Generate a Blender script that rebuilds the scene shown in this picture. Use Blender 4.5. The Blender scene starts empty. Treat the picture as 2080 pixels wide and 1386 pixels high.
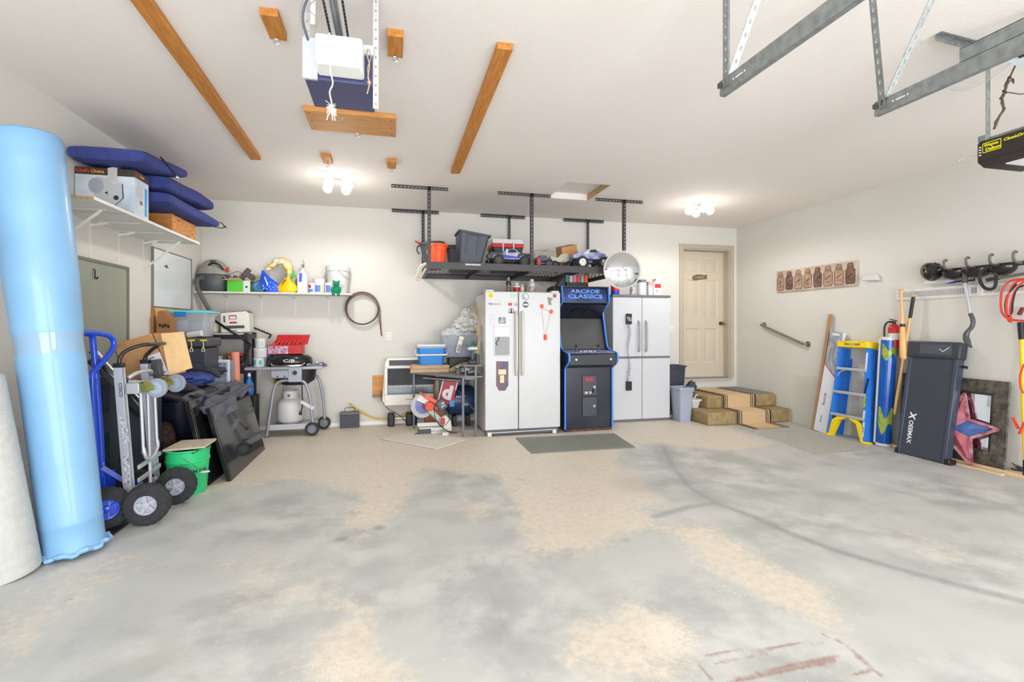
import bpy, math, random
import numpy as np
from mathutils import Vector, Matrix, Euler
R = math.radians
scene = bpy.context.scene
COL = scene.collection
random.seed(4)

# ---------------------------------------------------------------- camera
FOC = 991.0; CAMH = 1.30
YAW = math.atan(240 / FOC)
cam = bpy.data.cameras.new('camera')
cam.sensor_width = 36; cam.lens = 36 * FOC / 2080; cam.shift_y = -27 / 2080
cam.clip_start = 0.05
cam_ob = bpy.data.objects.new('camera', cam); COL.objects.link(cam_ob)
cam_ob.location = (0, 0, CAMH); cam_ob.rotation_euler = (R(90), 0, -YAW)
scene.camera = cam_ob

# ---------------------------------------------------------------- world, daylight, exposure
w = bpy.data.worlds.new('world'); scene.world = w; w.use_nodes = True
bg = w.node_tree.nodes['Background']
sky = w.node_tree.nodes.new('ShaderNodeTexSky'); sky.sky_type = 'HOSEK_WILKIE'
sky.sun_direction = (0.3, 0.6, 0.74); sky.turbidity = 6
mixw = w.node_tree.nodes.new('ShaderNodeMixRGB'); mixw.inputs[0].default_value = 0.75
mixw.inputs[2].default_value = (0.86, 0.93, 1.0, 1)
w.node_tree.links.new(sky.outputs[0], mixw.inputs[1]); w.node_tree.links.new(mixw.outputs[0], bg.inputs[0])
bg.inputs[1].default_value = 1.0
def area(name, loc, rot, sx, sy, power, col):
    l = bpy.data.lights.new(name, 'AREA'); l.shape = 'RECTANGLE'; l.size = sx; l.size_y = sy
    l.energy = power; l.color = col
    o = bpy.data.objects.new(name, l); COL.objects.link(o); o.location = loc; o.rotation_euler = rot
    return o
# daylight coming in through the two open garage doors behind the camera
area('daylight_bay', (-0.28, -2.45, 1.1), (R(106), 0, 0), 3.1, 2.1, 240, (0.93, 0.96, 1.0))
area('daylight_bay', (3.47, -2.45, 1.1), (R(106), 0, 0), 2.5, 2.1, 205, (0.93, 0.96, 1.0))
scene.view_settings.view_transform = 'Standard'; scene.view_settings.look = 'None'
scene.view_settings.gamma = 1; scene.view_settings.use_curve_mapping = False
scene.view_settings.exposure = -0.05

# ---------------------------------------------------------------- room size
XL, XR, YB, YF, ZC = -2.316, 5.375, 6.80, -2.6, 2.90

# ---------------------------------------------------------------- helpers
_s, _c = math.sin(YAW), math.cos(YAW)
def at(px, py, X=None, Y=None, Z=None):
    """point of the room that the photograph shows at pixel (px,py), on the plane X=, Y= or Z="""
    a = (px - 1040) / FOC; b = (666 - py) / FOC
    d = Vector((_s + a * _c, _c - a * _s, b))
    t = X / d.x if X is not None else (Y / d.y if Y is not None else (Z - CAMH) / d.z)
    return Vector((0, 0, CAMH)) + d * t
def srgb(c):
    return tuple(((v / 255) / 12.92 if v / 255 <= 0.04045 else ((v / 255 + 0.055) / 1.055) ** 2.4) for v in c) + (1,)
MATS = {}
def mat(name, rgb=(200, 200, 200), rough=0.5, metal=0.0, var=0.0, scale=8, bump=0.0, bscale=60, trans=0.0, alpha=1.0,
        emit=0.0, stretch=None, coat=0.0, rgb2=None):
    if name in MATS: return MATS[name]
    m = bpy.data.materials.new(name); m.use_nodes = True; MATS[name] = m
    nt = m.node_tree; N = nt.nodes; L = nt.links
    p = N['Principled BSDF']; c = srgb(rgb)
    p.inputs['Base Color'].default_value = c; p.inputs['Roughness'].default_value = rough
    p.inputs['Metallic'].default_value = metal; p.inputs['Transmission Weight'].default_value = trans
    p.inputs['Alpha'].default_value = alpha; p.inputs['Coat Weight'].default_value = coat
    m.diffuse_color = c
    if emit: p.inputs['Emission Color'].default_value = c; p.inputs['Emission Strength'].default_value = emit
    if var or bump or rgb2:
        tc = N.new('ShaderNodeTexCoord'); mp = N.new('ShaderNodeMapping'); L.new(tc.outputs['Object'], mp.inputs[0])
        if stretch: mp.inputs['Scale'].default_value = stretch
    if var or rgb2:
        n = N.new('ShaderNodeTexNoise'); n.inputs['Scale'].default_value = scale; n.inputs['Detail'].default_value = 6
        L.new(mp.outputs[0], n.inputs['Vector'])
        cr = N.new('ShaderNodeValToRGB'); L.new(n.outputs[0], cr.inputs[0])
        cr.color_ramp.elements[0].position = 0.33; cr.color_ramp.elements[1].position = 0.67
        a = srgb(rgb2) if rgb2 else tuple(max(0, v * (1 - var)) for v in c[:3]) + (1,)
        b = c if rgb2 else tuple(min(1, v * (1 + var)) for v in c[:3]) + (1,)
        cr.color_ramp.elements[0].color = a; cr.color_ramp.elements[1].color = b
        L.new(cr.outputs[0], p.inputs['Base Color'])
    if bump:
        n2 = N.new('ShaderNodeTexNoise'); n2.inputs['Scale'].default_value = bscale; n2.inputs['Detail'].default_value = 4
        L.new(mp.outputs[0], n2.inputs['Vector'])
        bp = N.new('ShaderNodeBump'); bp.inputs['Strength'].default_value = bump; bp.inputs['Distance'].default_value = 0.01
        L.new(n2.outputs[0], bp.inputs['Height']); L.new(bp.outputs[0], p.inputs['Normal'])
    return m

def frame(o, u, v):
    """matrix with origin o, x axis u, y axis v (both made unit length), z = u x v"""
    u = Vector(u).normalized(); v = Vector(v); v = (v - u * v.dot(u)).normalized(); n = u.cross(v)
    m = Matrix((u, v, n)).transposed().to_4x4(); m.translation = Vector(o); return m
def smooth_path(pts, k=6, closed=False):
    P = [Vector(p) for p in pts]; n = len(P); out = []
    if n < 3: return P
    rng = range(n) if closed else range(n - 1)
    for i in rng:
        p0 = P[(i - 1) % n] if closed or i > 0 else P[i]; p1 = P[i]; p2 = P[(i + 1) % n]
        p3 = P[(i + 2) % n] if closed or i + 2 < n else P[i + 1]
        for j in range(k):
            t = j / k
            out.append(0.5 * ((2 * p1) + (p2 - p0) * t + (2 * p0 - 5 * p1 + 4 * p2 - p3) * t * t + (3 * p1 - p0 - 3 * p2 + p3) * t ** 3))
    if not closed: out.append(P[-1])
    return out
class M:
    """collects shapes; out() links them as ONE mesh object"""
    def __init__(s, T=None): s.v = []; s.f = []; s.fm = []; s.mi = 0; s.T = T; s.cuts = []
    def cut(s):
        """what follows becomes a part of its own"""
        if s.f: s.cuts.append((len(s.v), len(s.f)))
        return s
    def add(s, vs, fs):
        b = len(s.v)
        for p in vs:
            p = Vector(p); s.v.append(s.T @ p if s.T else p)
        for f in fs: s.f.append([b + i for i in f]); s.fm.append(s.mi)
        return s
    def box(s, c, d, rot=None):
        c = Vector(c); h = Vector(d) / 2
        q = Euler(rot).to_matrix() if rot and not isinstance(rot, Matrix) else (rot.to_3x3() if rot else None)
        vs = []
        for x in (-1, 1):
            for y in (-1, 1):
                for z in (-1, 1):
                    p = Vector((x * h.x, y * h.y, z * h.z)); vs.append(c + (q @ p if q else p))
        return s.add(vs, [(0, 1, 3, 2), (4, 6, 7, 5), (0, 4, 5, 1), (2, 3, 7, 6), (0, 2, 6, 4), (1, 5, 7, 3)])
    def b2(s, x0, y0, z0, x1, y1, z1):
        return s.box(((x0 + x1) / 2, (y0 + y1) / 2, (z0 + z1) / 2), (abs(x1 - x0), abs(y1 - y0), abs(z1 - z0)))
    def bar(s, p0, p1, wx, wz=None, up=(0, 0, 1)):
        """rectangular bar from p0 to p1"""
        p0 = Vector(p0); p1 = Vector(p1); a = (p1 - p0); n = a.normalized(); up = Vector(up)
        if abs(n.dot(up)) > 0.98: up = Vector((0, 1, 0))
        x = n.cross(up).normalized(); y = x.cross(n).normalized(); wz = wz or wx
        q = Matrix((x, n, y)).transposed()
        return s.box((p0 + p1) / 2, (wx, a.length, wz), q.to_4x4())
    def sweep(s, pts, rs, n=8, closed=False, flat=1.0, caps=True):
        P = [Vector(p) for p in pts]; k = len(P)
        rs = rs if isinstance(rs, (list, tuple)) else [rs] * k
        ts = []
        for i in range(k):
            a = P[(i - 1) % k] if (closed or i > 0) else P[i]; b = P[(i + 1) % k] if (closed or i < k - 1) else P[i]
            t = (b - a); ts.append(t.normalized() if t.length > 1e-9 else Vector((0, 0, 1)))
        up = Vector((0, 0, 1)) if abs(ts[0].z) < 0.9 else Vector((1, 0, 0))
        x = ts[0].cross(up).normalized(); vs = []
        for i in range(k):
            x = x - ts[i] * x.dot(ts[i])
            x = x.normalized() if x.length > 1e-6 else ts[i].orthogonal().normalized()
            y = ts[i].cross(x)
            for j in range(n):
                a = 2 * math.pi * j / n; vs.append(P[i] + x * math.cos(a) * rs[i] + y * math.sin(a) * rs[i] * flat)
        fs = []
        for i in range(k if closed else k - 1):
            for j in range(n):
                a = i * n + j; b = i * n + (j + 1) % n; c = ((i + 1) % k) * n + (j + 1) % n; d = ((i + 1) % k) * n + j
                fs.append((a, b, c, d))
        if not closed and caps: fs += [tuple(range(n))[::-1], tuple((k - 1) * n + j for j in range(n))]
        return s.add(vs, fs)
    def tube(s, pts, r, n=8, sm=0, closed=False, flat=1.0):
        return s.sweep(smooth_path(pts, sm, closed) if sm else pts, r, n, closed, flat)
    def cyl(s, p0, p1, r, r1=None, n=20): return s.sweep([p0, p1], [r, r if r1 is None else r1], n)
    def lathe(s, prof, c=(0, 0, 0), n=28, axis=(0, 0, 1), sx=1, sy=1, cap=True):
        z = Vector(axis).normalized(); x = z.orthogonal().normalized() if abs(z.z) < 0.999 else Vector((1, 0, 0)); y = z.cross(x)
        c = Vector(c); vs = []; k = len(prof)
        for r, h in prof:
            for j in range(n):
                a = 2 * math.pi * j / n; vs.append(c + x * math.cos(a) * r * sx + y * math.sin(a) * r * sy + z * h)
        fs = []
        for i in range(k - 1):
            for j in range(n): fs.append((i * n + j, i * n + (j + 1) % n, (i + 1) * n + (j + 1) % n, (i + 1) * n + j))
        if cap and prof[0][0] > 1e-5: fs.append(tuple(range(n))[::-1])
        if cap and prof[-1][0] > 1e-5: fs.append(tuple((k - 1) * n + j for j in range(n)))
        return s.add(vs, fs)
    def ball(s, c, r, n=20):
        r = (r, r, r) if not isinstance(r, (tuple, list)) else r; k = n // 2; vs = []; fs = []
        for i in range(k + 1):
            t = math.pi * i / k
            for j in range(n):
                a = 2 * math.pi * j / n
                vs.append((c[0] + r[0] * math.sin(t) * math.cos(a), c[1] + r[1] * math.sin(t) * math.sin(a), c[2] - r[2] * math.cos(t)))
        for i in range(k):
            for j in range(n): fs.append((i * n + j, i * n + (j + 1) % n, (i + 1) * n + (j + 1) % n, (i + 1) * n + j))
        return s.add(vs, fs)
    def torus(s, c, Rr, r, axis=(0, 0, 1), n=32, m=10, sx=1, sy=1):
        z = Vector(axis).normalized(); x = z.orthogonal().normalized(); y = z.cross(x); c = Vector(c)
        return s.sweep([c + x * math.cos(2 * math.pi * i / n) * Rr * sx + y * math.sin(2 * math.pi * i / n) * Rr * sy for i in range(n)], r, m, True)
    def prism(s, poly, axis, a, b):
        n = len(poly); f = {'x': lambda p, t: (t, p[0], p[1]), 'y': lambda p, t: (p[0], t, p[1]), 'z': lambda p, t: (p[0], p[1], t)}[axis]
        vs = [f(p, a) for p in poly] + [f(p, b) for p in poly]
        fs = [tuple(range(n)), tuple(range(2 * n - 1, n - 1, -1))] + [(i, i + n, (i + 1) % n + n, (i + 1) % n) for i in range(n)]
        return s.add(vs, fs)
    def slab(s, pts, off):
        """planar outline of world points given thickness by the vector off"""
        off = Vector(off); n = len(pts); P = [Vector(p) for p in pts]
        return s.add(P + [p + off for p in P], [tuple(range(n))[::-1], tuple(range(n, 2 * n))] + [(i, (i + 1) % n, (i + 1) % n + n, i + n) for i in range(n)])
    def quad(s, *p): return s.add(p, [tuple(range(len(p)))])
    def disc(s, c, r, th, axis, n=24): 
        c = Vector(c); ax = Vector(axis).normalized(); return s.cyl(c, c + ax * th, r, n=n)
    def tub(s, c, x0, y0, x1, y1, h, t=0.004, rim=0.012, rimh=0.02, n=5, cr=0.03):
        """open tapering rectangular tub: bottom x0*y0, top x1*y1, height h, standing at c"""
        c = Vector(c)
        def ring(a, b, z, r):
            o = []
            for qx, qy, st in ((1, 1, 0), (-1, 1, 90), (-1, -1, 180), (1, -1, 270)):
                for k in range(n):
                    g = R(st + 90 * k / (n - 1)); o.append(c + Vector((qx * (a / 2 - r) + r * math.cos(g), qy * (b / 2 - r) + r * math.sin(g), z)))
            return o
        rings = [ring(x0, y0, 0, cr), ring(x0 + (x1 - x0) * 0.9, y0 + (y1 - y0) * 0.9, h - rimh, cr), ring(x1 + 2 * rim, y1 + 2 * rim, h - rimh, cr),
                 ring(x1 + 2 * rim, y1 + 2 * rim, h, cr), ring(x1 - 2 * t, y1 - 2 * t, h, cr), ring(x0 - 2 * t, y0 - 2 * t, t, cr * 0.9)]
        k = 4 * n; vs = [p for r_ in rings for p in r_]; fs = [tuple(range(k))[::-1]]
        for i in range(5):
            for j in range(k): fs.append((i * k + j, i * k + (j + 1) % k, (i + 1) * k + (j + 1) % k, (i + 1) * k + j))
        fs.append(tuple(5 * k + j for j in range(k)))
        return s.add(vs, fs)
    def mesh(s, name, mats, smooth=True, ang=35):
        me = bpy.data.meshes.new(name); me.from_pydata([tuple(p) for p in s.v], [], s.f); me.validate(); 
        for m in (mats if isinstance(mats, (list, tuple)) else [mats]): me.materials.append(m)
        if len(me.polygons) == len(s.fm): me.polygons.foreach_set('material_index', s.fm)
        if smooth:
            me.polygons.foreach_set('use_smooth', [True] * len(me.polygons)); me.set_sharp_from_angle(angle=R(ang))
        me.update(); return me
    def out(s, name, mats, parent=None, bevel=0, smooth=True, ang=35, label=None, sub=0, seg=2, wave=None):
        """wave=(strength, size): crumple the surface"""
        if s.cuts:
            E = [(0, 0)] + s.cuts + [(len(s.v), len(s.f))]; first = None
            for (v0, f0), (v1, f1) in zip(E[:-1], E[1:]):
                if f1 == f0: continue
                q = M(); q.v = s.v[v0:v1]; q.f = [[i - v0 for i in f] for f in s.f[f0:f1]]; q.fm = s.fm[f0:f1]
                o = q.out(name, mats, parent, bevel, smooth, ang, label, sub, seg, wave); first = first or o
            return first
        me = s.mesh(name, mats, smooth, ang); o = bpy.data.objects.new(name, me); COL.objects.link(o)
        if parent: o.parent = parent
        if bevel:
            b = o.modifiers.new('bevel', 'BEVEL'); b.width = bevel; b.segments = seg; b.limit_method = 'ANGLE'; b.angle_limit = R(40)
        if sub:
            b = o.modifiers.new('sub', 'SUBSURF'); b.levels = b.render_levels = sub
        if wave:
            t = bpy.data.textures.new('crumple', 'CLOUDS'); t.noise_scale = wave[1]; t.noise_depth = 2
            b = o.modifiers.new('crumple', 'DISPLACE'); b.texture = t; b.strength = wave[0]; b.mid_level = 0.5; b.texture_coords = 'LOCAL'
        if label: o['label'] = label
        return o
def tag(o, label, cat, group=None):
    o['label'] = label; o['category'] = cat
    if group: o['group'] = group
    return o
def thing(name, label, cat, loc=(0, 0, 0), rot=(0, 0, 0), group=None):
    o = bpy.data.objects.new(name, None); COL.objects.link(o); o.location = loc; o.empty_display_size = 0.1
    if isinstance(rot, Matrix): m = rot.to_4x4(); m.translation = Vector(loc); o.matrix_world = m; o.location, q, _ = m.decompose(); o.rotation_euler = q.to_euler()
    else: o.rotation_euler = rot
    return tag(o, label, cat, group)
def struct(name, m, mats, parent=None, **k):
    o = m.out(name, mats, parent, **k)
    if not parent: o['kind'] = 'structure'
    return o
def lettering(s, o, u, v, h, m, parent=None, name='lettering', thick=0.0006, bold=0.0, width=None, sx=1.0, shear=0.0, align='CENTER', spacing=1.0):
    """flat raised letters: centre o, reading direction u, up v, cap height h"""
    c = bpy.data.curves.new(name, 'FONT'); c.body = s; c.size = h / 0.72; c.align_x = align; c.align_y = 'CENTER'
    c.extrude = thick; c.offset = bold * h; c.shear = shear; c.space_character = spacing; c.resolution_u = 3
    ob = bpy.data.objects.new(name, c); COL.objects.link(ob)
    me = bpy.data.meshes.new_from_object(ob.evaluated_get(bpy.context.evaluated_depsgraph_get()))
    bpy.data.objects.remove(ob)
    if width and len(me.vertices):
        xs = [p.co.x for p in me.vertices]; sx = width / (max(xs) - min(xs) + 1e-9)
    F = frame(o, u, v)
    for p in me.vertices: p.co = F @ Vector((p.co.x * sx, p.co.y, p.co.z))
    me.name = name; me.materials.clear(); me.materials.append(m)
    me.polygons.foreach_set('material_index', [0] * len(me.polygons))
    r = bpy.data.objects.new(name, me); COL.objects.link(r)
    if parent: r.parent = parent
    return r
def dup(root, loc=None, rot=None, label=None, group=None):
    r = root.copy(); COL.objects.link(r)
    if loc is not None: r.location = loc
    if rot is not None: r.rotation_euler = rot
    if label: r['label'] = label
    if group: r['group'] = group
    for ch in list(root.children):
        c = ch.copy(); COL.objects.link(c); c.parent = r
        for g in list(ch.children):
            d = g.copy(); COL.objects.link(d); d.parent = c
    return r

def drape(m, c00, c10, c11, c01, nx=24, ny=16, amp=0.02, freq=3.0, seed=0, sag=0.0, th=0.006, twist=0.5):
    """crumpled cloth between four corners"""
    rr = random.Random(seed); A = [Vector(p) for p in (c00, c10, c11, c01)]; n = (A[1] - A[0]).cross(A[3] - A[0]).normalized()
    ph = [rr.uniform(0, 6.28) for _ in range(6)]; top = []
    for j in range(ny + 1):
        for i in range(nx + 1):
            u, v = i / nx, j / ny; p = (A[0] * (1 - u) + A[1] * u) * (1 - v) + (A[3] * (1 - u) + A[2] * u) * v
            k = (math.sin(u * freq * 6.28 + ph[0] + v * twist * 4) + 0.6 * math.sin(u * freq * 11 + ph[1] - v * 5 * twist) + 0.5 * math.sin(v * freq * 5 + ph[2] + u * 3) + 0.35 * math.sin((u + v) * freq * 15 + ph[3]))
            top.append(p + n * k * amp - Vector((0, 0, 1)) * sag * 4 * u * (1 - u))
    W_ = nx + 1; k = len(top); vs = top + [p - n * th for p in top]; fs = []
    for j in range(ny):
        for i in range(nx):
            a = j * W_ + i; fs.append((a, a + 1, a + W_ + 1, a + W_)); fs.append((a + k, a + W_ + k, a + W_ + 1 + k, a + 1 + k))
    ring = [i for i in range(nx + 1)] + [j * W_ + nx for j in range(1, ny + 1)] + [ny * W_ + i for i in range(nx - 1, -1, -1)] + [j * W_ for j in range(ny - 1, 0, -1)]
    for a, b in zip(ring, ring[1:] + ring[:1]): fs.append((a, a + k, b + k, b))
    return m.add(vs, fs)
def lump(m, c, r, amp=0.12, seed=0, n=28, lobes=5):
    """lumpy ball, for bags"""
    rr = random.Random(seed); H = [(Vector((rr.uniform(-1, 1), rr.uniform(-1, 1), rr.uniform(-1, 1))).normalized() * rr.uniform(2, lobes + 3), rr.uniform(0, 6.28)) for _ in range(7)]
    k = n // 2; vs = []; fs = []
    for i in range(k + 1):
        t = math.pi * i / k
        for j in range(n):
            a = 2 * math.pi * j / n; d = Vector((math.sin(t) * math.cos(a), math.sin(t) * math.sin(a), -math.cos(t)))
            q = 1 + amp * sum(abs(math.sin(h.dot(d) + p)) - 0.6 for h, p in H) / 2.2
            vs.append((c[0] + r[0] * d.x * q, c[1] + r[1] * d.y * q, c[2] + r[2] * d.z * q))
    for i in range(k):
        for j in range(n): fs.append((i * n + j, i * n + (j + 1) % n, (i + 1) * n + (j + 1) % n, (i + 1) * n + j))
    return m.add(vs, fs)
# ---------------------------------------------------------------- common materials
white = mat('white_paint', (224, 222, 215), 0.45)
plastic_w = mat('white_plastic', (218, 218, 216), 0.35)
black = mat('black_plastic', (28, 29, 32), 0.45)
blackm = mat('black_metal', (38, 38, 42), 0.4, 0.3)
rubber = mat('black_rubber', (44, 45, 47), 0.8, var=0.25, scale=40)
chrome = mat('chrome', (210, 210, 208), 0.18, 1.0)
alu = mat('aluminium', (196, 198, 202), 0.42, 0.45)
galv = mat('galvanised_steel', (148, 154, 154), 0.42, 0.7, var=0.18, scale=30)
steelg = mat('grey_steel', (120, 122, 126), 0.45, 0.5)
red = mat('red_paint', (196, 28, 36), 0.4)
redp = mat('red_plastic', (205, 30, 40), 0.4)
orange = mat('orange_plastic', (255, 86, 32), 0.45)
yellow = mat('yellow_plastic', (246, 214, 20), 0.45)
bluep = mat('blue_paint', (30, 78, 214), 0.3, coat=0.3)
pine = mat('pine_wood', (205, 138, 62), 0.55, rgb2=(176, 108, 38), scale=5, stretch=(12, 1.2, 12))
pinex = mat('pine_wood_lengthwise', (214, 156, 88), 0.55, rgb2=(190, 126, 58), scale=5, stretch=(1.2, 12, 12))
card = mat('cardboard', (188, 140, 92), 0.8, var=0.06, scale=20)
cardl = mat('pale_cardboard', (222, 184, 132), 0.8, var=0.05, scale=20)
ink = mat('black_ink', (24, 24, 28), 0.6)
inkr = mat('red_ink', (205, 36, 44), 0.6)
inkw = mat('white_ink', (240, 240, 240), 0.6)
paper = mat('white_paper', (220, 220, 224), 0.7)
glassc = mat('clear_plastic', (226, 232, 240), 0.25, trans=0.55, alpha=0.55)
bagw = mat('white_bag_film', (232, 234, 230), 0.35, trans=0.15, bump=0.3, bscale=14)

# ---------------------------------------------------------------- floor
def floor_mat():
    m = bpy.data.materials.new('stained_concrete'); m.use_nodes = True; nt = m.node_tree; N = nt.nodes; L = nt.links
    p = N['Principled BSDF']; p.inputs['Roughness'].default_value = 0.55
    tc = N.new('ShaderNodeTexCoord'); at_ = N.new('ShaderNodeAttribute'); at_.attribute_name = 'stain'
    sep = N.new('ShaderNodeSeparateColor'); L.new(at_.outputs['Color'], sep.inputs[0])
    def noise(sc, det=6, rough=0.6, vec=None, dist=0.0):
        n = N.new('ShaderNodeTexNoise'); n.inputs['Scale'].default_value = sc; n.inputs['Detail'].default_value = det
        n.inputs['Roughness'].default_value = rough; n.inputs['Distortion'].default_value = dist
        L.new(vec or tc.outputs['Object'], n.inputs['Vector']); return n.outputs[0]
    def ma(op, a, b=None, c=None, clamp=False):
        n = N.new('ShaderNodeMath'); n.operation = op; n.use_clamp = clamp
        for i, x in enumerate((a, b, c)):
            if x is None: continue
            if isinstance(x, (int, float)): n.inputs[i].default_value = x
            else: L.new(x, n.inputs[i])
        return n.outputs[0]
    def mr(x, a, b, c=0, d=1):
        n = N.new('ShaderNodeMapRange'); n.interpolation_type = 'SMOOTHSTEP'; L.new(x, n.inputs[0])
        for i, q in enumerate((a, b, c, d)): n.inputs[i + 1].default_value = q
        return n.outputs[0]
    def mix(f, a, b):
        n = N.new('ShaderNodeMix'); n.data_type = 'RGBA'
        (L.new(f, n.inputs[0]) if not isinstance(f, float) else setattr(n.inputs[0], 'default_value', f))
        for i, x in ((6, a), (7, b)):
            if isinstance(x, tuple): n.inputs[i].default_value = x
            else: L.new(x, n.inputs[i])
        return n.outputs[2]
    big = noise(0.9, 5, 0.55); med = noise(3.2, 7, 0.62); fine = noise(22, 6, 0.7); grain = noise(120, 3, 0.7)
    grey = mix(mr(med, 0.35, 0.66), srgb((172, 174, 171)), srgb((208, 208, 204)))
    grey = mix(mr(big, 0.4, 0.62), grey, srgb((198, 199, 195)))
    # greenish grey clouds
    cl = noise(1.7, 6, 0.6); grey = mix(ma('MULTIPLY', mr(cl, 0.5, 0.68), 0.5), grey, srgb((174, 178, 170)))
    beige = mix(mr(fine, 0.35, 0.65), srgb((213, 202, 185)), srgb((224, 215, 201)))
    j = ma('MULTIPLY_ADD', ma('SUBTRACT', noise(2.0, 9, 0.75, dist=0.6), 0.5), 2.0, sep.outputs[0]); j = ma('MULTIPLY_ADD', ma('SUBTRACT', fine, 0.5), 0.8, j)
    c = mix(mr(j, 0.22, 0.80), grey, beige)
    d = ma('MULTIPLY', mr(ma('MULTIPLY_ADD', ma('SUBTRACT', fine, 0.5), 0.5, sep.outputs[1]), 0.1, 1.0), 0.62)
    c = mix(d, c, srgb((120, 122, 126)))
    wsp = ma('MULTIPLY_ADD', ma('SUBTRACT', noise(55, 4, 0.8), 0.5), 2.2, sep.outputs[2])
    c = mix(mr(wsp, 0.45, 0.75), c, srgb((228, 220, 206)))
    # rusty marks
    sp = mr(noise(34, 2, 0.5), 0.70, 0.74); c = mix(ma('MULTIPLY', sp, 0.5), c, srgb((224, 216, 200)))
    ds = mr(noise(19, 2, 0.5, dist=1.0), 0.74, 0.78); c = mix(ma('MULTIPLY', ds, 0.3), c, srgb((120, 118, 112)))
    c = mix(ma('MULTIPLY', mr(grain, 0.55, 0.8), 0.2), c, srgb((110, 108, 104)))
    rust = N.new('ShaderNodeAttribute'); rust.attribute_name = 'rust'
    c = mix(ma('MULTIPLY', mr(ma('MULTIPLY_ADD', ma('SUBTRACT', noise(26, 5, 0.8), 0.5), 1.4, rust.outputs['Fac']), 0.35, 0.9), 0.65), c, srgb((150, 108, 88)))
    L.new(c, p.inputs['Base Color'])
    bp = N.new('ShaderNodeBump'); bp.inputs['Strength'].default_value = 0.12; bp.inputs['Distance'].default_value = 0.004
    L.new(fine, bp.inputs['Height']); L.new(bp.outputs[0], p.inputs['Normal'])
    L.new(mr(med, 0.3, 0.7, 0.42, 0.62), p.inputs['Roughness'])
    return m
def segdist(X, Y, a, b):
    dx, dy = b[0] - a[0], b[1] - a[1]; t = np.clip(((X - a[0]) * dx + (Y - a[1]) * dy) / (dx * dx + dy * dy + 1e-9), 0, 1)
    return np.hypot(X - a[0] - t * dx, Y - a[1] - t * dy)
def polymask(X, Y, poly, soft):
    poly = [(p[0], p[1]) for p in poly]; ins = np.zeros(X.shape, bool); d = np.full(X.shape, 1e9); n = len(poly)
    for i in range(n):
        a, b = poly[i], poly[(i + 1) % n]; d = np.minimum(d, segdist(X, Y, a, b))
        cond = (a[1] > Y) != (b[1] > Y)
        xi = (b[0] - a[0]) * (Y - a[1]) / ((b[1] - a[1]) if abs(b[1] - a[1]) > 1e-9 else 1e-9) + a[0]
        ins ^= cond & (X < xi)
    sd = np.where(ins, d, -d); return np.clip(0.5 + sd / soft, 0, 1)
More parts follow.
